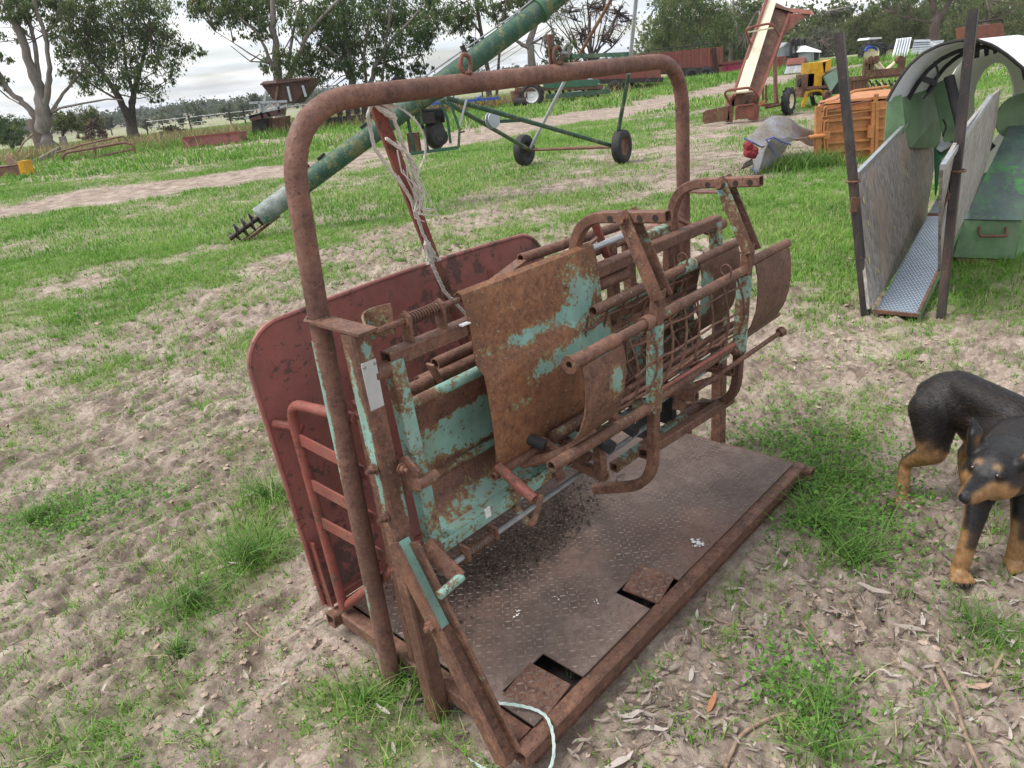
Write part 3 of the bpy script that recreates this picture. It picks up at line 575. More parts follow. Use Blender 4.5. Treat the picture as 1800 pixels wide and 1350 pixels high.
# --- leg rests and small brackets beneath
for u, tip in ((.47, 0), (.62, 1), (.745, 1), (.56, 0)):
    z = .63 if u != .56 else .60
    lr = part(MB().sq([(u, .36, z+.03), (u, .215, z-.02)], .028), 'leg_rest', 'rust_fleck')
    if tip: MB().sq([(u, .235, z-.013), (u, .175, z-.034)], .033, hollow=0).build('rubber_tip', M['rubber'], lr)
part(MB().tube(path([(.40, .345, .60), (.46, .24, .635), (.60, .22, .64)], .05), .016, 12, .7), 'curved_tube', 'rust'); part(MB().tube([(.40, .38, .70), (.44, .28, .66)], .017, 12), 'short_tube', 'rubber')
part(MB().sq([(.62, .345, .505), (.62, .205, .488)], .03), 'foot_bracket', 'rust_fleck'); part(MB().sq([(.62, .225, .49), (.62, .225, .615)], .032), 'foot_bracket', 'rust_fleck')
part(MB().beam((.52, .36, .68), (.52, .30, .50), .035, .008), 'flat_stay', 'rust_fleck'); part(MB().tube(path([(.33, .32, .50), (.36, .29, .42), (.42, .30, .50)], .03), .012, 10), 'curved_tube', 'mix')
part(MB().box((1.19, .36, .475), (.03, .10, .16)), 'rubber_pad', 'rubber'); part(MB().box((1.10, .38, .42), (.03, .06, .12)), 'rubber_pad', 'rubber')
for u in (1.05, 1.3): part(MB().sq([(u, .14, .60), (u, .42, .60)], .03), 'cross_tube', 'rust_fleck')
part(MB().sq([(1.28, .2, .62), (1.62, .36, .63)], .034), 'cross_tube', 'rust'); part(MB().tube([(.95, .34, .56), (1.3, .2, .56)], .014, 10), 'cross_tube', 'mix')
rg = MB().tube([V(.86+.07*math.cos(t), .36, .56+.07*math.sin(t)) for t in np.linspace(3.3, 6.0, 10)], .012, 8); part(rg, 'curved_tube', 'rust')
# --- lever fork with link
part(MB().beam((-.085, .338, .612), (-.085, .043, .062), .009, .046, up=(0, .5, .3)), 'lever_bar', 'rust'); part(MB().beam((-.035, .325, .590), (-.035, .043, .062), .009, .046, up=(0, .5, .3)), 'lever_bar', 'rust_fleck')
part(MB().beam((-.060, .346, .598), (-.060, .226, .378), .056, .006, up=(0, .85, .5)), 'lever_face', 'leverturq'); part(MB().beam((-.060, .226, .384), (-.060, .040, .045), .056, .006, up=(0, .85, .5)), 'lever_face', 'rust')
part(MB().beam((.0, .325, .565), (.02, .232, .485), .008, .045, up=(0, .6, .8)), 'crank_link', 'rust'); part(MB().tube([(-.05, .235, .475), (.03, .232, .485)], .013, 12), 'crank_pin', 'turq')
part(MB().lathe((-.09, .232, .41), (-1, 0, 0), [(0, .016), (.012, .016), (.012, .007), (.022, .007), (.022, 0)], 6), 'pivot_bolt', 'rust')
# --- maroon side panel with rolled rim
def rrect(w0, w1, z0, z1, r, n=7):
    o = []
    for (cx, cz, a0) in ((w1-r, z1-r, 0), (w0+r, z1-r, 90), ):
        o += [(cx+r*math.cos(R_(a0+90*t/n)), cz+r*math.sin(R_(a0+90*t/n))) for t in range(n+1)]
    return o
L0 = rrect(-.055, 1.25, .09, 1.055, .12); outl = L0+[(-.03, .09), (1.25, .09)]
pvv = lambda u, z: .918+.030*(z-.1)+.012*math.sin((u+.05)*2.4)
b = MB(); rows = []
for t in [0, .004, .012, .025, .042, .062, .085]+list(np.linspace(.12, .88, 12))+[.915, .938, .958, .975, .988, .996, 1]:
    u = -.055+1.305*t; k = 0
    if u < .065: q = (.065-u)/.12; k = .12*(1-math.sqrt(max(0, 1-q*q)))
    if u > 1.13: q = (u-1.13)/.12; k = .12*(1-math.sqrt(max(0, 1-q*q)))
    top = 1.055-k+.03*math.sin((u)*2.2)*.6
    rows.append([(u+.03*(1-s)*(1-t), pvv(u, .09+(top-.09)*s), .09+(top-.09)*s) for s in np.linspace(0, 1, 14)])
panel = part(MB().grid(rows, .003), 'side_panel', 'red', sharp=60)
rim = [V(*r[-1]) for r in rows]; part(MB().tube([rows[0][j] for j in range(0, 14)]+rim[1:]+[rows[-1][j] for j in range(12, -1, -1)], .008, 8), 'rolled_rim', 'red')
part(MB().sq([(-.02, .905, .10), (1.25, .905, .10)], .03), 'panel_hinge_rail', 'redgate')
for u in (.3, .95): part(MB().sq([(u, .936, .12), (u, .958, .98)], .026), 'panel_stiffener', 'redgate')
bar = part(MB().beam((.742, .905, .76), (.285, .605, 1.612), .036, .012, up=(0, 1, .3)), 'lift_bar', 'redgate')
# --- maroon end gate
hoop = path([(.0, .835, .10), (.0, .872, .835), (.0, .52, .872)], .075, 8); part(MB().tube(hoop, .0155, 14), 'gate_hoop', 'redgate')
for a, c in ((.718, .705), (.565, .560), (.430, .438)): part(MB().beam((.0, .85, a), (.0, .50, c), .007, .036), 'gate_rail', 'redgate')
part(MB().tube([(.01, .82, .115), (.0, .47, .43)], .0155, 12), 'gate_brace', 'redgate'); part(MB().sq([(.0, .49, .88), (.0, .475, .10)], .028), 'gate_stile', 'rust')
part(MB().beam((-.02, .905, .34), (-.015, .89, .09), .006, .03, up=(0, 1, 0)), 'hinge_strap', 'redgate'); part(MB().tube([(-.03, .935, .765), (.02, .86, .745)], .014, 10), 'hinge_tube', 'redgate')
part(MB().tube([V(.0+.0, .515+.016*math.cos(t), .905+.018*math.sin(t)) for t in np.linspace(0, 5.5, 14)], .006, 6), 'latch_ring', 'redgate')
# --- ropes, dirt and droppings that rest on it
def mloc(u, v, z): return MA+u*MU+v*MV+V(0, 0, z)
def rope_mesh(b, pts, r, turns=90):
    """two twisted strands along a smooth path"""
    pts = [V(*p) for p in pts]; seg = np.cumsum([0]+[np.linalg.norm(pts[i+1]-pts[i]) for i in range(len(pts)-1)]); n = max(12, int(seg[-1]/(r*1.2)))
    for ph in (0, math.pi*2/3, math.pi*4/3):
        o = []
        for s in np.linspace(0, seg[-1], n):
            p = V(*[np.interp(s, seg, [q[k] for q in pts]) for k in range(3)]); a = s*turns+ph
            o.append(p+V(math.cos(a), math.sin(a)*.7, math.sin(a)*.7)*r*.55)
        b.tube(o, r*.62, 5)
    return b
def bz(p0, p1, p2, p3, n=18):
    p0, p1, p2, p3 = map(lambda p: V(*p), (p0, p1, p2, p3)); return [(1-t)**3*p0+3*(1-t)**2*t*p1+3*(1-t)*t*t*p2+t**3*p3 for t in np.linspace(0, 1, n)]
def onbar(s, off=(0, 0, 0)): p = V(.742, .905, .76)*(1-s)+V(.285, .605, 1.612)*s; return mloc(*(p+V(*off)))
b = MB()
c = onbar
rope_mesh(b, [c(1.0, (-.02, -.02, .01)), c(.97, (-.045, -.01, 0)), c(.9, (-.05, 0, -.02)), c(.82, (-.04, -.01, -.01)), c(.74, (-.025, -.02, 0)), c(.66, (-.01, -.02, 0))], .0049)
rope_mesh(b, [c(1.0, (.02, -.02, .0)), c(.95, (.02, -.025, 0)), c(.88, (.03, -.02, -.02)), c(.8, (.03, -.025, -.01)), c(.72, (.01, -.02, 0))], .0049)
rope_mesh(b, [c(.9, (-.03, -.03, 0)), c(.84, (.02, -.035, 0)), c(.78, (.04, -.02, 0)), c(.72, (.0, -.03, 0)), c(.64, (-.015, -.02, 0)), c(.56, (-.02, -.02, 0)), c(.5, (-.012, -.02, 0))], .0049)
rope_mesh(b, [c(.53, (-.02, -.02, .0)), c(.42, (-.028, -.02, 0)), c(.3, (-.02, -.02, 0)), c(.18, (.02, -.03, 0)), c(.08, (.05, -.05, 0)), c(.0, (.075, -.07, 0)), c(-.12, (.09, -.09, -.02))], .006)
rope_mesh(b, [c(1.02, (-.03, -.02, 0)), c(1.0, (.0, -.04, 0)), c(.985, (.03, -.02, 0)), c(1.0, (.01, .02, 0)), c(1.02, (-.03, -.02, 0)), c(.97, (.0, -.035, 0)), c(.955, (.03, -.015, 0))], .009)
rope_mesh(b, bz(c(1, (.02, -.02, 0)), c(.93, (.1, -.05, .02)), c(.84, (.10, -.05, 0)), c(.78, (.03, -.03, 0))), .003)
for i in range(12):
    s = random.uniform(.72, .86); a = [random.uniform(-.03, .04), random.uniform(-.045, -.02), 0]
    b.tube([c(s+.04, a), c(s-.03, (a[0]+random.uniform(-.02, .03), a[1], 0)), c(s-.1, (a[0]+random.uniform(-.05, .04), a[1]-.01, -.01)), c(s-.12, (a[0]+random.uniform(-.045, .03), a[1]-.01, -.01))], .0020, 4)
for i in range(14):
    s = .50; a = [random.uniform(-.03, .0), random.uniform(-.03, -.015), 0]; b.tube([c(s+.02, a), c(s-.03, (a[0]+random.uniform(-.012, .012), a[1], 0)), c(s-.062, (a[0]+random.uniform(-.025, .02), a[1], 0))], .0025, 4)
tag(b.build('tied_rope', M['rope']), 'frayed white rope knotted round the maroon lift bar under the arch', 'rope')
b = MB(); rope_mesh(b, [mloc(*p) for p in bz((-.02, .20, .12), (.02, .14, .112), (.10, .06, .098), (.066, .012, .094))]+[mloc(*p) for p in bz((.06, .0, .09), (.035, -.035, .075), (.0, -.06, .02), (-.03, -.02, .006))]+[mloc(*p) for p in bz((-.05, .01, .004), (-.09, .06, .006), (-.10, .12, .01), (-.10, .16, .006), 10)], .0040, 90)
tag(b.build('platform_rope', M['tealrope']), 'pale teal rope looped over the near corner of the chequer plate platform', 'rope')
b = MB()
for i in range(5200):
    u = random.gauss(.52, .26); v = random.gauss(.60+.05*math.sin(u*7), .065)
    if not (.12 < u < 1.25 and .45 < v < .84): continue
    s = random.choice((1, 1, 1.3, 1.9))*random.uniform(.0012, .0032); p = mloc(u, v, .0905+s*.3); q = [p+V(random.gauss(0, s), random.gauss(0, s), 0) for _ in range(3)]+[p+V(0, 0, s*1.3)]
    b.add(q, [(0, 1, 3), (1, 2, 3), (2, 0, 3), (0, 2, 1)])
for i in range(60):
    u = random.gauss(.5, .25); v = random.gauss(.60, .08); a = random.uniform(0, 6.3); l = random.uniform(.02, .07)
    if .1 < u < 1.25 and .42 < v < .84: b.tube([mloc(u, v, .092), mloc(u+l*.5*math.cos(a), v+l*.5*math.sin(a), .094+random.random()*.01), mloc(u+l*math.cos(a+.3), v+l*math.sin(a+.3), .092)], .0011, 4)
tag(b.build('manure', mottle('dry_manure', ((.025, .018, .014), (.055, .04, .032), (.11, .085, .068)), 40, .95)), kind='stuff')
def splat(u, v, s, n, label):
    b = MB()
    for i in range(n):
        a = random.uniform(0, 6.3); d = abs(random.gauss(0, s)); r = random.uniform(.25, 1)*s*.45; cu, cv = u+d*math.cos(a), v+d*math.sin(a); k = 7
        ring = [mloc(cu+r*random.uniform(.6, 1.2)*math.cos(t*6.283/k), cv+r*random.uniform(.6, 1.2)*math.sin(t*6.283/k), .0922) for t in range(k)]; m = len(b.v)
        b.add(ring+[mloc(cu, cv, .0945)], [(t, (t+1) % k, k) for t in range(k)])
    tag(b.build('bird_dropping', M['dropping']), label, 'bird dropping', 'white spots on the platform')
splat(.958, .08, .018, 26, 'largest white bird dropping near the right front edge of the platform')
splat(.518, .19, .008, 6, 'white speck pair left of the rear hatch flap on the platform'); splat(.321, .36, .012, 9, 'pale smear on the deck right of the lever bars'); splat(.45, .30, .007, 4, 'small white feather speck between lever and rear hatch')

# ================================================================== vegetation
def veg_mat(name, stops, transl=.25, rough=.6):
    n = NT(name); c = n.ramp(n.attr('tint'), *stops)
    t = n.t.nodes.new('ShaderNodeBsdfTranslucent'); n.put(t.inputs[0], c); ms = n.t.nodes.new('ShaderNodeMixShader'); ms.inputs[0].default_value = transl
    n.fin(c, rough, 0, .25); n.t.links.new(n.p.outputs[0], ms.inputs[1]); n.t.links.new(t.outputs[0], ms.inputs[2]); n.t.links.new(ms.outputs[0], n.out.inputs[0]); return n.m
M['grass'] = veg_mat('grass_blades', ((0, (.065, .165, .022)), (.4, (.118, .275, .032)), (.75, (.19, .375, .055)), (.92, (.28, .40, .10)), (1, (.47, .41, .25))))
M['tuft'] = veg_mat('tuft_blades', ((0, (.06, .14, .030)), (.5, (.115, .235, .045)), (.9, (.20, .33, .075)), (1, (.46, .42, .24))))
M['clover'] = veg_mat('clover_leaves', ((0, (.055, .14, .024)), (.5, (.10, .235, .035)), (1, (.17, .33, .06))))
M['dry'] = veg_mat('dry_grass', ((0, (.16, .16, .06)), (.5, (.26, .22, .10)), (1, (.42, .33, .19))))
def blades_mesh(name, P, h, w, bendv, mat, lv=(0, .4, .75, 1), tint=None, spread=None):
    n = len(P); ph = RNG.uniform(0, 2*np.pi, n); d = np.stack([np.cos(ph), np.sin(ph), 0*ph], 1); fa = ph+np.pi/2+RNG.normal(0, .5, n); s = np.stack([np.cos(fa), np.sin(fa), 0*fa], 1)
    m = len(lv); vv = np.zeros((n, m, 2, 3))
    for k, t in enumerate(lv):
        c = P+d*(h*bendv*t*t)[:, None]; c[:, 2] += h*(t-.38*np.minimum(bendv, 1.3)*t*t)
        ww = (w*(1-t**1.6*.93)/2)[:, None]; vv[:, k, 0] = c-s*ww; vv[:, k, 1] = c+s*ww
    base = (np.arange(n)*m*2)[:, None]; fs = np.concatenate([base+np.array([[2*k, 2*k+1, 2*k+3, 2*k+2]]) for k in range(m-1)], 0)
    if tint is None: tint = RNG.uniform(0, .93, n)
    return np_mesh(name, vv.reshape(-1, 3), fs, mat, {'tint': np.repeat(tint, m*2)})
def scatter(y0, y1, dens, pad=1.6, k=.80):
    ys = []; xs = []
    A = (k*(y0+y1)/2+pad)*2*(y1-y0); n = int(A*dens); y = RNG.uniform(y0, y1, n*2); hw = k*y+pad; hm = k*y1+pad
    keep = RNG.random(n*2) < hw/hm; y = y[keep]; hw = hw[keep]; x = RNG.uniform(-1, 1, len(y))*hw; return x[:n], y[:n]
def lawn(y0, y1, dens, hr, wr, lo, hi, lv, sink=.008):
    x, y = scatter(y0, y1, dens); g = grass_density(x, y); g = g+.42*(fbm(x, y, 9, 3, 91)-.5)
    pr = sstep(lo, hi, g)+.018*(g > .08); k = (RNG.random(len(x)) < pr) & ~in_machine(x, y, .035); x, y, g = x[k], y[k], g[k]
    z = ground_z(x, y)-sink; n = len(x); tall = .55+.75*sstep(.3, .9, g)+.5*(fbm(x, y, 1.6, 2, 95)-.5)
    h = RNG.uniform(*hr, n)*np.clip(tall, .35, 1.6); w = RNG.uniform(*wr, n)
    cl = fbm(x, y, 1.1, 3, 97); fr = sstep(22, 34, y-.25*x); tint = np.clip(.15+.75*cl+RNG.normal(0, .20, n)-.12*fr, 0, .94); dry = RNG.random(n) < .03+.16*sstep(.5, .7, fbm(x, y, .55, 3, 99))+.22*fr*sstep(.42, .6, fbm(x, y, .3, 3, 98)); tint[dry] = RNG.uniform(.93, 1, dry.sum())
    return tag(blades_mesh('grass', np.stack([x, y, z], 1), h, w, RNG.uniform(.2, 1.1, n), M['grass'], lv, tint), kind='stuff')
lawn(.85, 4.2, 9500, (.018, .075), (.0022, .0052), .17, 1.0, (0, .45, .8, 1))
lawn(4.2, 10, 3000, (.025, .085), (.0042, .008), .18, .95, (0, .5, 1))
lawn(10, 24, 640, (.03, .11), (.008, .016), .22, .85, (0, .55, 1))
lawn(24, 62, 70, (.08, .26), (.025, .06), .26, .66, (0, .6, 1))
def sprigs(n, y0, y1, per, hr, wr):
    x, y = scatter(y0, y1, n); g = grass_density(x, y)+.5*(fbm(x, y, 2.7, 2, 191)-.5); k = (g > .12) & ~in_machine(x, y, .05); x, y = x[k], y[k]; m = len(x); cnt = RNG.integers(per[0], per[1], m)
    sz = RNG.uniform(.6, 1.5, m); X_ = np.repeat(x, cnt); Y_ = np.repeat(y, cnt); S = np.repeat(sz, cnt); X_ = X_+RNG.normal(0, .011, len(X_))*S; Y_ = Y_+RNG.normal(0, .011, len(X_))*S; N = len(X_)
    tn = np.clip(np.repeat(RNG.uniform(.2, .8, m), cnt)+RNG.normal(0, .12, N), 0, .93); tn[RNG.random(N) < .03] = 1
    return tag(blades_mesh('grass', np.stack([X_, Y_, ground_z(X_, Y_)-.006], 1), RNG.uniform(*hr, N)*S, RNG.uniform(*wr, N), RNG.uniform(.4, 1.5, N), M['grass'], (0, .45, .8, 1), tn), kind='stuff')
sprigs(120, .9, 4.4, (5, 16), (.02, .06), (.0025, .0058)); sprigs(34, 4.4, 9.5, (7, 20), (.025, .075), (.004, .008))
# long grass along the fence line and round idle machinery
def clump(cx, cy, rx, ry, n, hr, wr, mat, bend_=(.2, 1.0), name='long_grass'):
    x = RNG.normal(cx, rx, n); y = RNG.normal(cy, ry, n); P = np.stack([x, y, ground_z(x, y)-.01], 1)
    return blades_mesh(name, P, RNG.uniform(*hr, n), RNG.uniform(*wr, n), RNG.uniform(*bend_, n), mat, (0, .4, .75, 1))
tag(clump(-19, 40, 5, 2.2, 5000, (.3, .9), (.03, .06), M['dry']), kind='stuff'); tag(clump(-9, 39.5, 3, 1.2, 3000, (.3, .8), (.025, .05), M['dry']), kind='stuff'); tag(clump(-1, 42.5, 4, .8, 2500, (.4, .9), (.03, .05), M['dry']), kind='stuff')
tag(clump(4.45, 10.35, .32, .16, 900, (.15, .42), (.006, .012), M['tuft'], (.4, 1.3)), kind='stuff'); tag(clump(-13, 37, 3.6, 1.2, 2600, (.25, .6), (.03, .05), M['grass']), kind='stuff'); tag(clump(14, 47.5, 9, .8, 5000, (.25, .6), (.03, .06), M['grass']), kind='stuff')
def tuft(px, py, r, n, hr, label, wr=(.003, .006)):
    x, y, _ = G(px, py); a = RNG.uniform(0, 6.3, n); d = np.abs(RNG.normal(0, r, n)); X_ = x+d*np.cos(a); Y_ = y+d*np.sin(a)
    o = blades_mesh('grass_tuft', np.stack([X_, Y_, ground_z(X_, Y_)-.012], 1), RNG.uniform(*hr, n), RNG.uniform(*wr, n), RNG.uniform(.35, 1.5, n), M['tuft'], (0, .3, .55, .8, 1), np.clip(RNG.normal(.45, .25, n), 0, 1))
    tag(o, label, 'grass tuft', 'grass tufts in the trodden mud')
tuft(440, 985, .07, 170, (.10, .25), 'biggest tall grass tuft left of the maroon side panel'); tuft(335, 1065, .06, 130, (.10, .2), 'grass tuft just below the biggest tuft left of the panel'); tuft(470, 880, .06, 120, (.10, .22), 'grass tuft against the lower left edge of the maroon panel')
tuft(315, 1150, .03, 60, (.07, .15), 'small grass tuft in the mud below two larger tufts at left'); tuft(65, 915, .07, 130, (.07, .16), 'spreading grass tuft at the far left edge of the mud'); tuft(745, 1215, .035, 60, (.08, .22), 'thin grass tuft at the foot of the near square post')
tuft(700, 1195, .03, 46, (.08, .24), 'thin grass tuft at the foot of the round arch post'); tuft(640, 1235, .04, 50, (.06, .16), 'low grass tuft in the mud left of the arch foot'); tuft(1440, 930, .09, 190, (.08, .22), 'dense arching grass tuft beside the right corner of the platform'); tuft(1500, 985, .06, 120, (.08, .22), 'grass tuft right of the densest one beside the platform corner')
tuft(1390, 850, .09, 220, (.06, .18), 'grass tuft hugging the platform right end'); tuft(1450, 1255, .05, 90, (.07, .15), 'grass tuft at the lower right, below the platform and left of the twigs'); tuft(1440, 1330, .05, 80, (.07, .15), 'grass tuft at the bottom edge, right of the platform corner'); tuft(1720, 1110, .06, 130, (.06, .13), 'grass tuft below the front paws of the dog')
tuft(1000, 1200, .004, 7, (.10, .24), 'few thin grass stems growing through the hatch gap', (.0015, .003))
def leaf_patch(name, cx, cy, rx, ry, n, size, mat):
    x = RNG.normal(cx, rx, n); y = RNG.normal(cy, ry, n); k = ~in_machine(x, y, .03); x, y = x[k], y[k]; n = len(x); z = ground_z(x, y)+RNG.uniform(.005, .05, n)
    s = RNG.uniform(*size, n); a = RNG.uniform(0, 6.3, n); tl = RNG.normal(0, .5, (n, 2)); ex = np.stack([np.cos(a), np.sin(a), tl[:, 0]], 1)*s[:, None]; ey = np.stack([-np.sin(a), np.cos(a), tl[:, 1]], 1)*s[:, None]*.75
    c = np.stack([x, y, z], 1); vv = np.stack([c-ex, c-ey, c+ex, c+ey], 1).reshape(-1, 3); f = np.arange(n*4).reshape(n, 4)
    return tag(np_mesh(name, vv, f, mat, {'tint': np.repeat(RNG.uniform(0, 1, n), 4)}), kind='stuff')
leaf_patch('clover', 1.22, 2.68, .2, .26, 4200, (.004, .010), M['clover']); leaf_patch('clover', 1.16, 2.2, .14, .16, 2200, (.004, .009), M['clover']); leaf_patch('clover', -2.05, 2.85, .2, .14, 1600, (.004, .009), M['clover']); leaf_patch('clover', .70, 1.47, .08, .10, 700, (.004, .009), M['clover']); leaf_patch('clover', -1.75, 2.9, .25, .12, 900, (.004, .008), M['clover'])
for cx, cy, n in ((-2.2, 3.4, 1500), (-1.9, 2.4, 900), (-3, 4.6, 900), (-1.4, 1.7, 900), (-.3, 1.45, 260), (1.5, 1.7, 500), (-1.0, 1.75, 400), (.5, 1.35, 200)): leaf_patch('seedlings', cx, cy, .6, .4, int(n*1.6), (.002, .0055), M['clover'])
# clods
def clods(cx, cy, rx, ry, n, size):
    vs2 = []; fs2 = []; b0 = np.array([(1, 0, 0), (0, 1, 0), (-1, 0, 0), (0, -1, 0), (0, 0, 1), (0, 0, -1), (.6, .6, .5), (-.6, .6, .5), (-.6, -.6, .5), (.6, -.6, .5)], float)
    F0 = np.array([(0, 1, 6), (1, 2, 7), (2, 3, 8), (3, 0, 9), (6, 1, 7), (7, 2, 8), (8, 3, 9), (9, 0, 6), (4, 6, 7), (4, 7, 8), (4, 8, 9), (4, 9, 6), (0, 5, 1), (1, 5, 2), (2, 5, 3), (3, 5, 0)])
    x = RNG.normal(cx, rx, n); y = RNG.normal(cy, ry, n); k = ~in_machine(x, y, .02); x, y = x[k], y[k]; n = len(x); z = ground_z(x, y)
    s = size[0]+(size[1]-size[0])*RNG.random(n)**3; sc = RNG.uniform(.6, 1.3, (n, 1, 3))*np.array([1, 1, .6]); v = b0[None]*sc*s[:, None, None]*RNG.uniform(.75, 1.2, (n, 10, 1))
    a = RNG.uniform(0, 6.3, n); c_, s_ = np.cos(a)[:, None], np.sin(a)[:, None]; vx = v[..., 0]*c_-v[..., 1]*s_; vy = v[..., 0]*s_+v[..., 1]*c_
    vv = np.stack([vx+x[:, None], vy+y[:, None], v[..., 2]+z[:, None]], 2).reshape(-1, 3); ff = (np.arange(n)*10)[:, None, None]+F0[None]
    return tag(np_mesh('soil_clods', vv, ff.reshape(-1, 3), M['clod']), kind='stuff')
M['clod'] = mottle('soil', ((.22, .16, .122), (.35, .265, .207), (.48, .375, .302)), 6, .95, 0, .5, 80)
clods(.6, 1.6, .35, .35, 2200, (.002, .013)); clods(-.5, 1.8, .4, .25, 1800, (.002, .013)); clods(1.6, 2.0, .4, .5, 2000, (.002, .012)); clods(-1.9, 3.6, .9, 1.2, 1800, (.003, .018)); clods(2.0, 3.8, .5, .6, 900, (.003, .018)); clods(-.1, 7, 1.5, 1.2, 700, (.008, .035)); clods(-1.3, 1.8, .5, .4, 900, (.002, .012))
# fallen gum leaves, twigs
M['leaflit'] = veg_mat('fallen_leaves', ((0, (.10, .072, .052)), (.35, (.21, .165, .135)), (.7, (.33, .28, .24)), (.9, (.45, .40, .36)), (1, (.42, .19, .09))), .05, .7)
def gum_leaf(b, x, y, L_, a, w, z=None, curl=.2):
    z = float(ground_z(np.array([x]), np.array([y]))[0])+.006 if z is None else z; d = V(math.cos(a), math.sin(a), 0); s = V(-d[1], d[0], 0); k = random.uniform(-.25, .25); rows = []
    for t in (0, .2, .5, .8, 1):
        ww = w*math.sin(math.pi*min(.97, max(.06, t)))**.8; c = V(x, y, z)+d*L_*(t-.5)+s*L_*k*(t-.5)**2+V(0, 0, random.uniform(0, .012)+curl*L_*(t-.5)**2); rows.append([c-s*ww+V(0, 0, .15*ww), c+V(0, 0, -.0*ww), c+s*ww+V(0, 0, .3*ww)])
    b.grid(rows)
def litter(name, spots, n, sr):
    b = MB(); tn = []
    for i in range(n):
        cx, cy, rx, ry = random.choice(spots); x, y = random.gauss(cx, rx), random.gauss(cy, ry)
        if in_machine(np.array([x]), np.array([y]), .04)[0]: continue
        L_ = random.uniform(*sr); gum_leaf(b, x, y, L_, random.uniform(0, 6.3), L_*random.uniform(.08, .13)); tn += [random.choice((.1, .2, .3, .4, .5, .6, .7, .88))]*15
    o = b.build(name, M['leaflit'], smooth=False); a = o.data.attributes.new('tint', 'FLOAT', 'POINT'); a.data.foreach_set('value', np.array(tn, np.float32)); return o
LIT = [(.62, 1.62, .28, .2), (1.0, 1.75, .3, .25), (1.45, 1.75, .3, .25), (1.2, 1.3, .4, .15), (.3, 1.42, .15, .1), (1.75, 1.9, .3, .4)]
tag(litter('leaf_litter', LIT+[(1.7, 1.55, .3, .15), (.9, 1.3, .3, .1), (1.2, 1.9, .4, .25)], 1500, (.014, .058)), kind='stuff'); tag(litter('leaf_litter', [(-.6, 1.7, .3, .2), (-1.4, 2.2, .6, .5), (2.2, 3.4, .5, .5), (1.9, 2.9, .5, .5)], 170, (.02, .06)), kind='stuff')
b = MB()
for i in range(330):
    cx, cy, rx, ry = random.choice(LIT+[(1.8, 2.4, .4, .5), (-.6, 1.7, .35, .2)]); x, y = random.gauss(cx, rx*1.1), random.gauss(cy, ry*1.1); L_ = random.uniform(.02, .10); a = random.uniform(0, 6.3); P = []
    if in_machine(np.array([x]), np.array([y]), .08)[0]: continue
    for k_ in range(4): xx, yy = x+L_*k_/3*math.cos(a), y+L_*k_/3*math.sin(a); a += random.gauss(0, .25); P.append((xx, yy, float(ground_z(np.array([xx]), np.array([yy]))[0])+.004+random.random()*.004))
    b.tube(P, random.uniform(.0008, .0022), 5)
tag(b.build('twig_litter', mottle('grey_twigs', ((.10, .07, .05), (.20, .15, .115), (.33, .26, .21)), 30, .9)), kind='stuff')
def bigleaf(px, py, L_, a, tint, label, group=None):
    x, y, _ = G(px, py, .02); b = MB(); gum_leaf(b, x, y, L_, a, L_*.115); o = b.build('fallen_leaf', M['leaflit']); at_ = o.data.attributes.new('tint', 'FLOAT', 'POINT'); at_.data.foreach_set('value', np.full(15, tint, np.float32)); tag(o, label, 'leaf', group)
GL = 'large fallen gum leaves'
bigleaf(1252, 1228, .075, 1.0, 1, 'orange curled gum leaf on the mud right of the platform', GL); bigleaf(1720, 1200, .085, 0, .95, 'pale pinkish gum leaf lying below the dog', GL)
bigleaf(1110, 1262, .075, .1, .85, 'broad pale gum leaf beside the near end of the platform edge', GL); bigleaf(1150, 1275, .075, -.2, .9, 'pale bent gum leaf right of the broad one by the platform edge', GL); bigleaf(1090, 1335, .085, .4, .9, 'long whitish gum leaf at the bottom edge near the platform corner', GL)
bigleaf(1345, 1090, .06, 1.2, .8, 'slim grey gum leaf standing out on bare mud right of the platform', GL); bigleaf(1535, 1040, .10, -.7, .75, 'grey gum leaf on the litter between grass tuft and dog', GL); bigleaf(1600, 1100, .09, -.4, .7, 'brownish gum leaf among litter left below the dog', GL)
bigleaf(350, 1258, .07, 1.3, .9, 'pale curled leaf on rutted mud at lower left', GL); bigleaf(277, 1138, .05, 1.5, .95, 'whitish flat chip leaf beside a small tuft at left', GL); bigleaf(710, 1225, .09, 1.3, .45, 'brown dry leaf caught in grass at the arch foot', GL); bigleaf(520, 1160, .06, .5, .6, 'tan dry leaf on loose soil left of the arch foot', GL)
M['twig'] = mottle('dry_twig', ((.14, .095, .065), (.27, .19, .135), (.38, .28, .2)), 20, .85)
def twig(pts, r, label):
    P = [G(px, py, .02) for px, py in pts]; P = [V(p[0], p[1], float(ground_z(np.array([p[0]]), np.array([p[1]]))[0])+.008) for p in P]; n = len(P)
    b = MB().tube(path([tuple(p) for p in P], .05, 4), r, 7); tag(b.build('twig', M['twig']), label, 'twig', 'twigs on the ground')
twig([(1275, 1340), (1300, 1280), (1340, 1260), (1400, 1245)], .0055, 'bent brown twig on the mud below the orange leaf'); twig([(1650, 1160), (1680, 1215), (1700, 1290), (1730, 1350)], .006, 'long straight stick running to the bottom edge at right'); twig([(1410, 1080), (1445, 1140), (1460, 1160)], .004, 'short thin twig on bare mud right of the platform')
twig([(1245, 1030), (1240, 1070), (1270, 1090), (1330, 1100)], .004, 'hooked twig lying close to the platform right edge'); twig([(1490, 1060), (1530, 1110), (1570, 1150), (1640, 1190)], .004, 'thin twig crossing the leaf litter left of the dog'); twig([(1680, 1185), (1740, 1180), (1765, 1140)], .005, 'twig with an upturned end below the front paws'); twig([(430, 1085), (455, 1110), (490, 1122)], .0035, 'pale thin twig on the mud below the biggest tuft'); twig([(1205, 1090), (1225, 1130), (1265, 1150)], .0035, 'small twig against the platform edge among leaves')
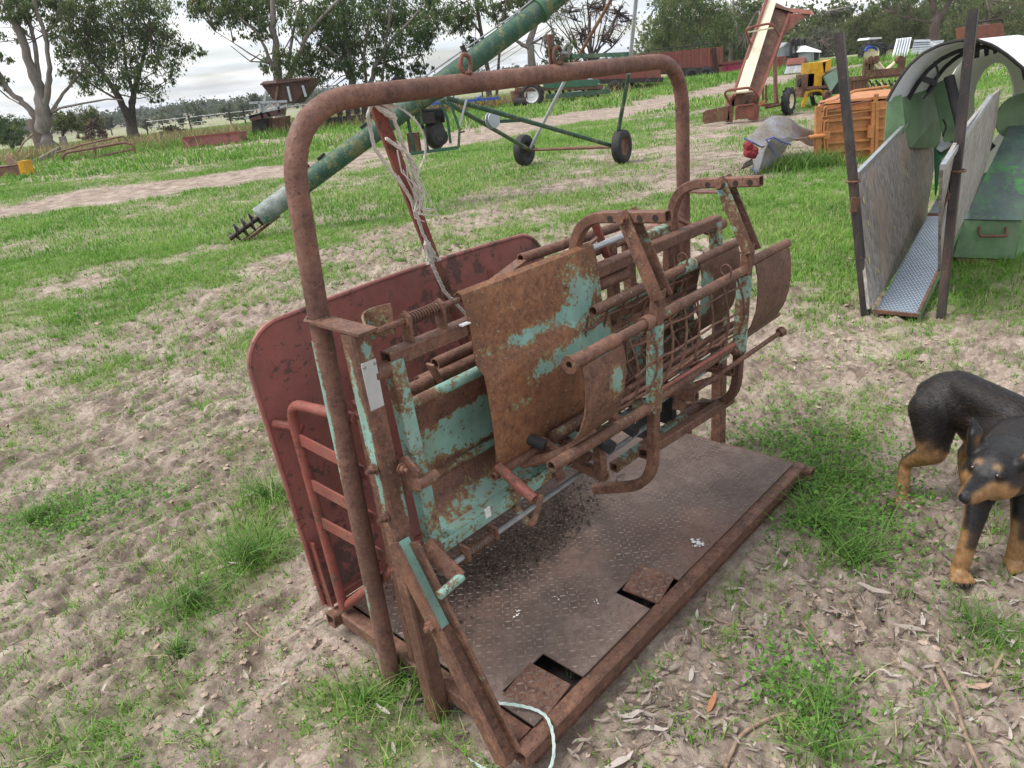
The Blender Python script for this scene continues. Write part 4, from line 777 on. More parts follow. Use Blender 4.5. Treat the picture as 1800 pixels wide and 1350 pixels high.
# ------------------------------------------------------------------ trees
def bark(name, stops, sc=2.5): return mottle(name, stops, sc, .85, 0, .6, 14, (1, 1, .25), .05)
M['palebark'] = bark('pale_gum_bark', ((.085, .068, .058), (.18, .155, .140), (.30, .268, .25))); M['brownbark'] = bark('brown_bark', ((.05, .035, .028), (.10, .072, .058), (.16, .12, .10))); M['darkbark'] = bark('dark_bark', ((.028, .022, .02), (.06, .046, .04), (.10, .08, .07)))
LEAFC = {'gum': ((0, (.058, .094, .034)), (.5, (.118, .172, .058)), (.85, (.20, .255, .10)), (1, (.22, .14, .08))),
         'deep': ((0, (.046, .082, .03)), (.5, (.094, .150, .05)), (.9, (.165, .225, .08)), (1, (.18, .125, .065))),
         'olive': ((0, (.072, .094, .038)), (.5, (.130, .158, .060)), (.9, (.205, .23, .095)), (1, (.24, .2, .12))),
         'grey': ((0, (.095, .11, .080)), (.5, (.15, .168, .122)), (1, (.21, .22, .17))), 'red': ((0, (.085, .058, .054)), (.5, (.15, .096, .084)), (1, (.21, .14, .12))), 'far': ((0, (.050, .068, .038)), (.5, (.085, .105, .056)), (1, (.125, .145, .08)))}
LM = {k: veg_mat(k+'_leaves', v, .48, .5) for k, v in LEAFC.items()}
def leaves_np(C, Rr, n, size, hang=.6, sub=None, ratio=(.13, .25)):
    """n leaf faces in clumps inside ellipsoids C (k,3) with radii Rr (k,3)"""
    C = np.asarray(C, float); Rr = np.asarray(Rr, float); vol = np.prod(Rr, 1)**(.72); pk = vol/vol.sum(); ns = sub or max(12, n//44)
    ci = RNG.choice(len(C), ns, p=pk); d = RNG.normal(0, 1, (ns, 3)); d /= np.linalg.norm(d, axis=1)[:, None]; rad = RNG.random(ns)**.45; S = C[ci]+d*rad[:, None]*Rr[ci]; sr = Rr[ci].min(1)*RNG.uniform(.12, .34, ns)
    j = RNG.integers(0, ns, n); q = RNG.normal(0, .55, (n, 3))*np.where(RNG.random(n) < .38, 2.0, 1.0)[:, None]; P = S[j]+q*sr[j][:, None]*np.array([1.1, 1.1, 1.0]); P[:, 2] -= .35*sr[j]*np.abs(q[:, 0])
    L_ = RNG.uniform(.6, 1.4, n)*size; a = RNG.uniform(0, 6.3, n); dn = np.stack([np.cos(a)*(1-hang), np.sin(a)*(1-hang), -np.full(n, hang)-RNG.random(n)*.3+RNG.normal(0, .35, n)], 1); dn /= np.linalg.norm(dn, axis=1)[:, None]
    sd_ = np.cross(dn, RNG.normal(0, 1, (n, 3))); sd_ /= np.linalg.norm(sd_, axis=1)[:, None]+1e-9; w = L_*RNG.uniform(*ratio, n)
    v = np.stack([P-dn*L_[:, None]*.5, P-sd_*w[:, None], P+dn*L_[:, None]*.5, P+sd_*w[:, None]], 1).reshape(-1, 3)
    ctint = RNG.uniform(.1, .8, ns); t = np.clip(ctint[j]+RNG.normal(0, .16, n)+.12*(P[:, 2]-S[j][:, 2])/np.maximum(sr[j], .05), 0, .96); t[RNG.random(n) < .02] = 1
    return v, np.arange(n*4).reshape(n, 4), np.repeat(t, 4)
def tree(label, Yd, limbs, clus, n, size, leaf='gum', bk='palebark', depth=.5, name='gum_tree', group='trees behind the yard', cat='tree', twigs=40):
    n = int(n*1.75); size *= .60
    """limbs: lists of (px,py,width px); clus: (px,py,rx,ry) in photo pixels at distance Yd; depth gives every limb and cluster its own distance"""
    s = Yd/FPX; base = PV(limbs[0][0][0], limbs[0][0][1], Yd); T = thing(name, label, cat, (base[0], base[1], base[2]), 0, group); b = MB()
    for li, l in enumerate(limbs):
        dy = 0 if li == 0 else random.uniform(-1, 1)*depth*3; pts = []; rr = []
        for k, (px, py, w) in enumerate(l):
            t = k/(len(l)-1); p = PV(px, py, Yd+dy*t)-base; pts.append(p); rr.append(max(.012, w*s/2*.74))
        if li == 0: pts[0] = pts[0]-V(0, 0, .3); rr[0] *= 1.25
        fine = []; fr = []
        for k in range(len(pts)-1):
            for t in np.linspace(0, 1, 5)[:-1]:
                w = rr[k]*.25; fine.append(pts[k]*(1-t)+pts[k+1]*t+(V(random.gauss(0, w), random.gauss(0, w), 0) if t > 0 else 0)); fr.append((rr[k]*(1-t)+rr[k+1]*t)*random.uniform(.92, 1.08))
        fine.append(pts[-1]); fr.append(rr[-1]); b.tube(fine, 1, 9, rad=fr)
    C = []; Rr = []
    for px, py, rx, ry in clus:
        m = max(rx, ry)*s; dz = random.uniform(-1, 1)*depth*min(4, m*1.6); p = PV(px, py, Yd+dz)-base; C.append(p); Rr.append((rx*s, max(.6*rx*s, .8*ry*s), ry*s))
    ends = [p for l in limbs for p in [PV(l[-1][0], l[-1][1], Yd)-base, PV(l[len(l)//2][0], l[len(l)//2][1], Yd)-base]]
    for i in range(twigs if C else 0):
        k = random.randrange(len(C)); c = C[k]; e = min(ends, key=lambda q: np.linalg.norm(q-c)+random.random()*1.5); q = c+V(*[random.uniform(-.8, .8)*r for r in Rr[k]]); mid = (e+q)/2+V(random.gauss(0, .25), random.gauss(0, .25), random.gauss(.1, .25)); r0 = max(.012, 1.3*s)
        b.tube([e, mid, q], 1, 5, rad=[r0, r0*.6, r0*.25])
    b.build('trunk', M[bk], T, sharp=180)
    if C:
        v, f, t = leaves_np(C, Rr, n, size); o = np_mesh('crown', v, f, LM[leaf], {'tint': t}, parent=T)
    return T
tree('huge pale smooth trunked gum tree forking low at the far left', 47, [[(85, 270, 40), (80, 240, 32), (76, 200, 31), (68, 150, 22), (45, 85, 17), (15, 10, 13), (-20, -80, 8)], [(78, 205, 16), (84, 160, 13), (88, 120, 10), (78, 60, 9), (62, 10, 8), (55, -60, 5)], [(74, 165, 12), (66, 120, 10), (60, 70, 8), (45, 20, 7), (30, -40, 5)], [(70, 215, 17), (45, 185, 13), (20, 165, 11), (2, 135, 10), (-30, 90, 7)], [(88, 200, 7), (105, 190, 5), (150, 181, 4), (190, 174, 3.5), (215, 176, 2)], [(92, 195, 8), (110, 165, 6), (128, 145, 5), (150, 120, 3)], [(60, 195, 5), (40, 185, 4), (15, 172, 3), (-10, 150, 3)]],
     [(10, 10, 40, 22), (60, -5, 40, 25), (100, 5, 30, 25), (20, 60, 25, 14), (95, 50, 16, 24), (115, 95, 22, 22), (5, 100, 14, 14), (130, 130, 22, 14), (0, 145, 12, 16), (40, 30, 30, 12)], 5200, .30, 'gum', 'palebark')
_b = PV(85, 270, 47); tree_root = [o for o in COL.objects if o.name == 'gum_tree'][0]; MB().tube([V(0, 0, -.3), V(-.02, 0, .5), V(-.12, 0, 1.3), V(-.2, 0, 2.0)], 1, 11, rad=[.70, .56, .46, .40]).build('loose_bark', M['brownbark'], tree_root, sharp=180)
tree('dark leafy twin trunked tree right of the huge pale gum', 50, [[(236, 248, 26), (226, 205, 18), (205, 165, 13), (185, 135, 9), (160, 105, 6)], [(238, 248, 18), (232, 200, 15), (235, 160, 11), (250, 110, 8), (262, 50, 5)], [(232, 205, 9), (236, 170, 8), (222, 120, 6), (215, 60, 4)], [(215, 180, 6), (180, 160, 4), (150, 140, 2)]],
     [(125, 35, 34, 30), (165, 60, 48, 42), (205, 30, 55, 40), (175, 110, 45, 38), (235, 95, 42, 40), (270, 45, 40, 38), (290, 90, 32, 34), (320, 88, 26, 18), (255, 150, 34, 22), (155, 145, 30, 20), (215, 140, 30, 18), (140, 5, 50, 20), (250, 0, 45, 25), (300, 130, 18, 14), (280, 175, 14, 10), (345, 92, 14, 8)], 15000, .30, 'gum', 'darkbark')
tree('pale trunked gum tree rising behind the maroon hopper', 46, [[(496, 238, 26), (494, 190, 24), (488, 140, 20), (484, 90, 14), (480, 40, 12), (476, -40, 9)], [(500, 150, 14), (522, 105, 10), (535, 70, 9), (562, 35, 7), (600, -5, 5)], [(488, 135, 10), (470, 95, 7), (455, 60, 5), (420, 30, 3)], [(478, 115, 4), (440, 95, 3), (410, 75, 2), (378, 55, 1.5)], [(476, 110, 3.5), (440, 108, 2.5), (405, 80, 1.5)], [(505, 120, 8), (515, 60, 6), (530, 0, 5)]],
     [(345, 12, 30, 16), (385, 20, 40, 22), (430, 25, 45, 28), (480, 15, 45, 26), (500, 112, 34, 24), (462, 55, 26, 22), (530, 35, 34, 24), (425, 65, 16, 8), (575, 25, 30, 26), (540, 95, 22, 20), (400, 0, 60, 16), (470, 122, 18, 12)], 9000, .29, 'gum', 'palebark')
tree('wide dark crowned gum tree with many trunks behind the arch', 47, [[(624, 225, 22), (622, 180, 17), (617, 130, 15), (608, 70, 10), (600, 0, 7)], [(640, 225, 14), (648, 160, 12), (662, 110, 9), (690, 70, 7), (735, 20, 4)], [(616, 140, 8), (600, 110, 6), (570, 80, 4)], [(645, 165, 7), (640, 100, 6), (650, 30, 5)], [(660, 115, 5), (690, 105, 4), (740, 95, 2.5)], [(670, 220, 8), (672, 140, 6), (680, 60, 5), (690, -10, 4)]],
     [(590, 25, 55, 34), (650, 15, 55, 34), (710, 25, 50, 34), (585, 80, 40, 32), (640, 80, 48, 30), (700, 80, 45, 26), (745, 50, 34, 28), (555, 115, 36, 24), (560, 140, 30, 14), (690, 125, 44, 14), (765, 15, 26, 26), (620, 120, 30, 16), (740, 120, 22, 10), (790, 40, 14, 10), (600, 60, 30, 24)], 15000, .30, 'deep', 'palebark')
tree('thin dark trunked tree between the arch and the auger tube', 52, [[(862, 195, 14), (858, 140, 11), (850, 80, 9), (842, 30, 7), (835, -20, 6)], [(872, 190, 7), (876, 120, 6), (882, 60, 5), (890, 0, 4)], [(846, 60, 5), (825, 30, 3), (815, 5, 2)]], [(820, 15, 30, 20), (855, 12, 26, 18), (880, 25, 22, 14), (812, 50, 22, 18), (830, 75, 18, 12), (900, 5, 26, 16), (795, 30, 18, 20)], 3600, .29, 'gum', 'darkbark')
tree('bare forked pale tree trunk beneath the green auger tube', 52, [[(938, 190, 24), (936, 150, 19), (934, 105, 17), (930, 75, 15), (945, 30, 9), (955, -10, 6)], [(930, 85, 10), (908, 72, 7), (892, 60, 6), (870, 45, 4)], [(938, 75, 6), (955, 65, 4), (970, 50, 3)], [(944, 40, 5), (975, 20, 4), (1000, 0, 3)]], [(965, 15, 30, 16), (925, 10, 20, 12), (985, 85, 26, 20), (1000, 110, 26, 14), (965, 100, 12, 12)], 2400, .28, 'gum', 'palebark')
limbsG = [[(1042, 150, 12), (1041, 115, 10), (1038, 70, 7), (1034, 20, 4), (1030, -20, 2)]]
for a in range(13): x = 965+a*12; limbsG.append([(1040+random.uniform(-4, 4), random.uniform(95, 130), 5), ((1040+x)/2, random.uniform(60, 85), 3), (x, random.uniform(-5, 45), 1.4)])
tree('leafless reddish many branched tree behind the auger legs', 55, limbsG, [(1000, 20, 30, 20), (1050, 15, 40, 22), (1090, 30, 22, 20), (1020, 60, 30, 18), (1075, 60, 24, 18)], 2600, .16, 'red', 'darkbark', twigs=120)
tree('tall bushy green tree behind the dark red trailer', 70, [[(1206, 135, 12), (1205, 90, 10), (1202, 40, 7), (1200, -20, 4)], [(1206, 110, 6), (1225, 60, 5), (1240, 10, 3)], [(1204, 100, 6), (1180, 60, 4), (1165, 20, 3)]], [(1160, 55, 22, 30), (1185, 25, 34, 28), (1215, 60, 36, 34), (1240, 20, 36, 30), (1200, 0, 50, 20), (1150, 75, 14, 14), (1180, 90, 24, 16), (1235, 95, 22, 14)], 9000, .34, 'gum', 'palebark')
tree('bushy tree left of the tall elevator behind the pink trailer', 74, [[(1285, 120, 10), (1283, 80, 8), (1288, 30, 5), (1290, -20, 4)], [(1285, 100, 5), (1310, 60, 4), (1330, 20, 3)]], [(1270, 45, 28, 34), (1300, 20, 34, 28), (1320, 60, 24, 34), (1285, 90, 28, 18), (1255, 80, 20, 22), (1310, 95, 20, 14), (1330, 5, 24, 16)], 7500, .34, 'gum', 'palebark')
tree('thin pale green tree behind the grey sheds', 95, [[(1450, 110, 6), (1450, 70, 4), (1455, 20, 3)]], [(1425, 60, 14, 14), (1440, 35, 16, 12), (1462, 30, 18, 14), (1490, 20, 20, 14), (1415, 85, 18, 14), (1445, 60, 24, 12)], 2600, .4, 'olive', 'palebark')
tree('grey bushy scrub tree behind the yellow machine', 88, [[(1440, 110, 6), (1440, 90, 5), (1442, 70, 3)]], [(1420, 85, 26, 16), (1450, 70, 30, 20), (1480, 80, 24, 20), (1455, 95, 34, 12)], 4200, .35, 'grey', 'brownbark')
tree('olive bushy tree left behind the blue tractor', 86, [[(1510, 100, 7), (1508, 70, 5), (1512, 40, 3)]], [(1500, 60, 26, 24), (1520, 40, 26, 20), (1500, 85, 30, 16), (1540, 65, 22, 18), (1535, 25, 18, 14)], 5200, .36, 'olive', 'brownbark')
tree('olive spreading tree right behind the blue tractor', 88, [[(1580, 95, 7), (1580, 60, 5), (1590, 20, 3)]], [(1570, 35, 30, 24), (1600, 20, 34, 24), (1590, 60, 30, 18), (1560, 60, 22, 18), (1620, 50, 22, 24), (1610, 80, 34, 12)], 5600, .36, 'olive', 'brownbark')
tree('thick brown trunked tree above the corrugated sheets', 76, [[(1642, 88, 26), (1642, 60, 22), (1645, 35, 20), (1640, 5, 13), (1625, -40, 9)], [(1648, 40, 13), (1665, 10, 10), (1690, -30, 7)], [(1636, 40, 5), (1600, 32, 3), (1570, 25, 2)]], [(1640, -30, 60, 20), (1700, -20, 50, 26), (1590, -10, 40, 18), (1560, 10, 26, 10)], 4200, .34, 'gum', 'brownbark')
tree('dense dark tree behind the white machine cover', 84, [[(1730, 80, 8), (1730, 40, 6), (1735, 0, 4)]], [(1690, 50, 26, 26), (1720, 25, 36, 28), (1760, 20, 36, 26), (1790, 40, 30, 26), (1690, 80, 36, 16), (1830, 20, 40, 40), (1740, 60, 40, 20)], 8000, .36, 'olive', 'brownbark')
tree('low dark spreading tree at the far left edge by the paddock', 62, [[(20, 262, 9), (18, 245, 7), (14, 230, 4)]], [(10, 218, 30, 16), (30, 232, 22, 14), (-15, 225, 30, 22), (15, 245, 26, 10)], 3400, .30, 'deep', 'darkbark', name='scrub_tree')
tree('leaning mottled sapling just right of the huge pale trunk', 52, [[(112, 255, 7), (110, 235, 6), (112, 215, 4)]], [(112, 205, 20, 16), (125, 222, 16, 10), (98, 220, 12, 12)], 1300, .24, 'olive', 'brownbark', name='sapling')
tree('round olive shrub tree left of the twin trunks', 60, [[(150, 245, 5), (150, 225, 4)]], [(150, 205, 24, 20), (165, 215, 16, 14), (140, 225, 16, 10)], 1700, .28, 'olive', 'brownbark', name='scrub_tree')
tree('brown withered bush in the long grass left of the twin trunks', 46, [[(165, 268, 3), (165, 245, 2.5), (160, 225, 1.5)], [(165, 255, 2), (180, 235, 1.5)]], [(165, 222, 16, 12), (178, 235, 14, 10), (152, 240, 14, 10)], 700, .20, 'red', 'brownbark', name='dry_bush', cat='bush')
tree('small green shrub by the fence left of the red trough', 52, [[(305, 242, 3), (305, 232, 2)]], [(302, 232, 18, 9), (325, 238, 16, 6), (285, 240, 10, 5)], 1300, .2, 'deep', 'brownbark', name='shrub', cat='bush')
FT = [(255, 216, 13, 12, 130, 'olive paddock tree just right of the twin dark trunks'), (282, 208, 20, 17, 115, 'wide paddock tree between the twin trunked tree and the red trough'), (345, 190, 24, 22, 150, 'tallest open crowned paddock tree above the left end of the red trough'), (318, 210, 8, 8, 160, 'smallest round paddock tree left of the tallest open crowned one'), (402, 196, 19, 17, 170, 'rounded grey green paddock tree above the right end of the red trough'),
      (425, 194, 16, 18, 175, 'paddock tree overlapping the rounded one, left of the hopper'), (190, 214, 9, 10, 170, 'small paddock tree seen between the huge gum and the twin trunks'), (130, 216, 14, 10, 190, 'low paddock tree behind the sapling by the huge gum'), (446, 176, 14, 13, 200, 'pale topped paddock tree directly behind the broken grey frame'), (545, 184, 15, 10, 220, 'faint paddock tree seen under the arch left of the plough frame'), (1115, 104, 12, 12, 120, 'paddock tree seen between the auger leg and the grain trailer')]
for i, (px, py, rx, ry, Yd, lb_) in enumerate(FT):
    s = Yd/FPX; top = PV(px, py-ry, Yd); gz = float(terrain(np.array([top[0]]), np.array([Yd]))[0]); ctr = PV(px, py, Yd); T = thing('paddock_tree', lb_, 'tree', (ctr[0], Yd, gz), 0, 'paddock trees')
    hh = ctr[2]-gz; C = [(random.uniform(-.5, .5)*rx*s, random.uniform(-.4, .4)*rx*s, hh+random.uniform(-.75, .4)*ry*s) for _ in range(7)]; C.append((0, 0, hh*.8))
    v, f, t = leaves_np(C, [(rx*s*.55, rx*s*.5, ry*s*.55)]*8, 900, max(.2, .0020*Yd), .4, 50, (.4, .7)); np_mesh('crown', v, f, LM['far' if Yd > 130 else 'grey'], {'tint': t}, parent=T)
    MB().tube([(0, 0, -.3), (.1, 0, hh*.5), (.0, 0, hh)], 1, 7, rad=[.0011*Yd, .0008*Yd, .0004*Yd]).build('trunk', M['brownbark'], T)
# the far wood on the hills, one mass
C = []; Rr = []
for i in range(1300):
    Yd = random.uniform(310, 760); X_ = random.uniform(-.95, .55)*Yd; gz = float(terrain(np.array([X_]), np.array([Yd]))[0]); r = random.uniform(2.2, 4.2); C.append((X_, Yd, gz+r*.9)); Rr.append((r*1.3, r*1.3, r))
v, f, t = leaves_np(C, Rr, 90000, 1.05, .3, 14000, (.5, .8)); tag(np_mesh('far_wood', v, f, LM['far'], {'tint': t*.6}), kind='stuff')
C = []; Rr = []
for i in range(260):
    Yd = random.uniform(92, 135); X_ = random.uniform(.22, 1.05)*Yd; r = random.uniform(2.2, 4.2); C.append((X_, Yd, terrain(np.array([X_]), np.array([Yd]))[0]+r*.9)); Rr.append((r*1.2, r*1.2, r))
v, f, t = leaves_np(C, Rr, 60000, .5, .4, 4000, (.3, .5)); tag(np_mesh('scrub_wood', v, f, LM['olive'], {'tint': t*.8}), kind='stuff')

# ================================================================== yard machinery
def flatmat(name, hexc, rough=.6, var=.3, **k):
    c = lin(hexc); return mottle(name, (tuple(x*(1-var) for x in c), c, tuple(min(1, x*(1+var)) for x in c)), k.pop('scale', 4), rough, k.pop('metal', 0), k.pop('bump', .15), **k)
M['augreen'] = rusty('green_auger_paint', lin('2b5446'), .62, 2.6, rust=((.05, .07, .045), (.14, .15, .06), (.27, .24, .10)), fleck=.1, primer=(.12, .16, .08), prough=.6)
M['darkiron'] = mottle('dark_screw_iron', ((.02, .016, .014), (.055, .042, .037), (.1, .08, .07)), 9, .6, .3); M['augworn'] = rusty('worn_auger_end', lin('3a7358'), .36, 4, rust=(lin('4f5a56'), lin('747d7a'), lin('979d9b')), fleck=.1, primer=lin('7f8f88'), prough=.4)
M['green'] = rusty('green_paint', lin('6f9069'), .74, 2.2, rust=(lin('56685a'), lin('6a7a68'), lin('86927f')), fleck=0, primer=lin('6f8468'), prough=.5); M['paleteal'] = flatmat('pale_teal_paint', '7f9a8a', .6, .25); M['rampzinc'] = flatmat('dull_ramp_zinc', '6f7a86', .5, .22, metal=.35); M['dkgreen'] = flatmat('dark_green_paint', '2f5c44', .5, .25); M['orange'] = rusty('orange_paint', lin('c48350'), .88, 3, fleck=.05, prough=.6, primer=(.2, .12, .07))
M['yellow'] = rusty('yellow_paint', lin('d9a51c'), .84, 5, fleck=.1); M['maroon'] = rusty('maroon_machine_paint', lin('87443f'), .66, 1.2, fleck=.1, primer=(.12, .05, .045)); M['hopmaroon'] = rusty('dark_hopper_rust', lin('5a302d'), .4, 1.5, fleck=.05, rust=((.03, .016, .014), (.075, .036, .03), (.12, .06, .045)), primer=(.08, .04, .03)); M['pink'] = flatmat('magenta_red_paint', 'a83a5a', .55, .12)
M['cream'] = flatmat('weathered_cream_belt', 'd8d0b8', .75, .12); M['blue'] = flatmat('blue_paint', '2b4f9c', .4, .2); M['white'] = flatmat('white_paint', 'd8dadb', .45, .06); M['offwhite'] = flatmat('translucent_white_moulding', 'c5c8bd', .45, .05)
M['creamrim'] = flatmat('cream_rim', 'd6cdae', .6, .12); M['zinc'] = flatmat('zinc_sheet', 'a9b0b6', .45, .2, metal=.4); M['tarp'] = mottle('grey_tarpaulin', (lin('4f4a44'), lin('6d665d'), lin('787a80'), lin('8d8f98')), 4, .75, 0, .5, 30); M['tarphem'] = flatmat('blue_hem', '4d5a8e', .7, .15)
M['browniron'] = rusty('brown_iron', lin('6a4a42'), .3, 3, fleck=.1); M['rustred'] = rusty('red_brown_iron', lin('8c4b3c'), .55, 3, fleck=.1, primer=(.15, .07, .05)); M['redcloth'] = flatmat('red_cloth', '7d2a2f', .85, .4)
def ply_mat():
    n = NT('weathered_plywood'); v = n.co('Object', (1.0, 1.0, .34), (.0, .5, .2)); d = n.noise(2.2, 4, .5, None, .6)
    a = n.noise(7, 5, .55, v, 1.6); band = n.math('FRACT', n.math('MULTIPLY', a, 7)); h = n.math('ADD', n.math('MULTIPLY', n.ramp(band, (0, .2), (.5, .8), (1, .2)), .32), n.math('MULTIPLY', n.noise(30, 6, .7, v), .68)); c = n.ramp(h, (.30, (.135, .122, .112)), (.45, (.26, .24, .225)), (.60, (.38, .358, .335)), (.74, (.48, .455, .43)))
    c = n.mix(n.ramp(d, (.5, 0), (.72, .6)), c, (.47, .35, .25)); n.bump(h, .3, .003); return n.fin(c, .8)
M['ply'] = ply_mat()
def wheel(T, c, axis, R, w, tyre='rubber', rim='creamrim', lugs=0, rimr=.55):
    c = V(*c); d = nrm(V(*axis)); ty = MB(); h = w/2
    ty.lathe(c, d, [(-h*.75, R*rimr), (-h, R*(rimr+.1)), (-h*1.02, R*.80), (-h*.8, R*.95), (-h*.3, R), (h*.3, R), (h*.8, R*.95), (h*1.02, R*.80), (h, R*(rimr+.1)), (h*.75, R*rimr)], 30); o = ty.build('tyre', M[tyre], T)
    if lugs:
        u = nrm(np.cross(d, V(0, 0, 1))); z = np.cross(d, u); lb = MB()
        for i in range(lugs):
            for sgn in (1, -1):
                t = 2*math.pi*(i+.25*sgn)/lugs; t2 = t+.28; p = c+(u*math.cos(t)+z*math.sin(t))*R*1.0; q = c+(u*math.cos(t2)+z*math.sin(t2))*R*.99+d*sgn*h*.95; lb.beam(p, q, R*.075, R*.10, up=u*math.cos(t)+z*math.sin(t))
        lb.build('tread_lugs', M[tyre], o)
    r = MB().lathe(c, d, [(-h*.78, R*rimr), (-h*.5, R*rimr*.93), (-h*.2, R*rimr*.8), (-h*.12, R*.22), (-h*.3, R*.16), (-h*.3, 0)], 26); r.lathe(c, -d, [(-h*.78, R*rimr), (-h*.5, R*rimr*.93), (-h*.2, R*rimr*.8), (-h*.12, R*.22), (-h*.3, R*.16), (-h*.3, 0)], 26)
    return r.build('rim', M[rim], T)
def P3(px, py, Y): return PV(px, py, Y)
# --- green grain auger
A0 = V(-3.42, 9.34, .10); AD = nrm(V(.93, .37, 0)); Nn = np.cross(AD, V(0, 0, 1)); aug = lambda px, py: ONP(px, py, A0, Nn)
o0 = V(*G(1010, 285)); T = thing('grain_auger', 'long green grain auger resting on its screw tip behind the cradle', 'grain auger', (A0[0], A0[1], 0)); L0_ = V(A0[0], A0[1], 0)
ax = [aug(455, 382)-L0_, aug(950, 18)-L0_, aug(1130, -122)-L0_]; ad = nrm(ax[1]-ax[0])
MB().tube([ax[0], ax[0]*.45+ax[1]*.55], .125, 26, .94).build('lower_tube', M['augreen'], T); MB().tube([ax[0]*.45+ax[1]*.55, ax[1]], .137, 26).build('middle_tube', M['augreen'], T); MB().tube([ax[1], ax[2]], .132, 26).build('upper_tube', M['augreen'], T)
MB().lathe(ax[1]-ad*.03, ad, [(0, .13), (0, .165), (.05, .165), (.05, .13)], 26).build('collar', M['dkgreen'], T)
MB().tube([ax[0]-ad*.002, ax[0]+ad*.5], .1265, 26, .94).build('worn_end', M['augworn'], T)
fl = MB(); uu_ = nrm(np.cross(ad, V(0, 0, 1))); ww = np.cross(uu_, ad); rows = []
for t in np.linspace(-.42, .12, 60): 
    an = t*2*math.pi/.115; rr = .118*min(1, (t+.56)/.2); rows.append([ax[0]+ad*t+(uu_*math.cos(an)+ww*math.sin(an))*r for r in (.03, rr)])
fl.grid(rows, .008); fl.tube([ax[0]-ad*.46, ax[0]+ad*.2], .032, 12); fl.build('screw_flight', M['darkiron'], T)
gd = MB(); 
for o in (-.6, .0, .6): gd.tube([ax[0]+ad*.05+(uu_*math.sin(o)*.13-ww*math.cos(o)*.13), ax[0]-ad*.25+(uu_*math.sin(o)*.13-ww*math.cos(o)*.14), ax[0]-ad*.40-ww*.10], .008, 6)
gd.beam(ax[0]+ad*.22-ww*.14, ax[0]-ad*.36-ww*.15, .07, .012, up=ww); gd.build('intake_guard', M['browniron'], T)
for t in (.8, 1.05, 1.75): MB().beam(ax[0]+ad*t+ww*.14, ax[0]+ad*(t+.12)+ww*.15, .03, .035, up=ww).build('hanger_lug', M['dark'], T)
ca = MB()
for a, c_ in (((860, 108), (628, 262)), ((982, 20), (700, 236)), ((980, 10), (705, 232))): pass
ca.tube([aug(742, 138)-L0_, aug(905, 25)-L0_, aug(960, -20)-L0_], .012, 6); ca.build('drive_shaft', M['steel'], T); MB().tube([aug(800, 150)-L0_, aug(960, 48)-L0_, aug(1040, -30)-L0_], .004, 5).build('winch_cable', M['steel'], T); MB().tube([aug(800, 162)-L0_, aug(960, 56)-L0_, aug(1046, -28)-L0_], .004, 5).build('winch_cable', M['steel'], T)
MB().beam(aug(812, 80)-L0_, aug(820, 100)-L0_, .07, .05, up=AD).build('shaft_bracket', M['dark'], T)
WL, WR = V(*G(924, 292)), V(*G(1094, 288)); WL[2] = WR[2] = .30; wax = nrm(WR-WL)
tl = WL-L0_+V(0, 0, -.01); tr = WR-L0_+V(0, 0, -.01)
wheel(T, tl, wax, .285, .17, 'rubber', 'dark', 0, .52); wheel(T, tr, wax, .285, .17, 'rubber', 'browniron', 0, .52)
MB().tube([tl, tr], .028, 10).build('axle', M['browniron'], T)
j1 = aug(760, 165)-L0_; top1 = aug(1180, -150)-L0_
for w_ in (tl, tr): MB().tube([w_+wax*(.12 if w_ is tl else -.12), j1], .034, 10).build('lower_arm', M['augreen'], T)
sx = [P3(1073, 2, 12.6)-L0_, P3(1120, -20, 12.0)-L0_]
MB().tube([tl+wax*.12, tl*.45+sx[0]*.55], .03, 10).build('lift_leg', M['zinc'], T); MB().tube([tl*.45+sx[0]*.55, sx[0], sx[0]*1.35-tl*.35], .028, 10).build('lift_leg', M['browniron'], T); MB().tube([tr-wax*.12, tr*.5+sx[1]*.5], .034, 10).build('lift_leg', M['augreen'], T); MB().tube([tr*.5+sx[1]*.5, sx[1], sx[1]*1.4-tr*.4], .031, 10).build('lift_leg', M['zinc'], T)
MB().beam(P3(1008, 99, 12.9)-L0_, P3(1104, 95, 12.3)-L0_, .06, .06).build('cross_bar', M['augreen'], T); MB().beam(P3(850, 215, 11.9)-L0_, P3(925, 211, 12.1)-L0_, .05, .05).build('cross_bar', M['augreen'], T)
MB().lathe(P3(862, 212, 11.9)-L0_, (.6, -.6, .1), [(0, 0), (0, .12), (.02, .12), (.02, .06), (.07, .06), (.07, .12), (.09, .12), (.09, 0)], 18).build('winch_drum', M['zinc'], T)
# engine in its cradle frame beneath the tube
EY = 10.55; E_ = lambda px, py, d=0: P3(px, py, EY+d)-L0_
EG = MB(); c = E_(767, 228)
ec = E_(768, 237); eng = MB().lathe(ec+V(-.05, .25, 0), (.1, -1, .05), [(0, 0), (0, .13), (.08, .155), (.26, .155), (.34, .13), (.40, .08), (.42, 0)], 20).build('engine_block', M['dark'], T)
for v_ in eng.data.vertices: v_.co = Vector(((v_.co.x-ec[0])*.95+ec[0], v_.co.y, (v_.co.z-ec[2])*1.35+ec[2]))
MB().lathe(ec+V(.05, -.19, -.02), (.1, -1, .05), [(0, .11), (.02, .11), (.03, .09), (.03, .07), (.045, .05), (.045, 0)], 18).build('starter_cover', M['rubber'], T)
tk = MB().tube([E_(742, 204, .05), E_(781, 202, .05)], .095, 8); tko = tk.build('fuel_tank', M['rubber'], T); MB().box(E_(748, 208, -.05), (.26, .24, .13)).build('air_box', M['dark'], T)
MB().box(E_(728, 250, .1), (.16, .2, .26)).build('gearbox', M['browniron'], T)
for pts in ([(716, 205), (728, 268)], [(738, 196), (752, 266)], [(734, 195), (733, 215), (745, 225)]): MB().sq([E_(*p, -.15) for p in pts], .045, hollow=0).build('frame_bar', M['augreen'], T)
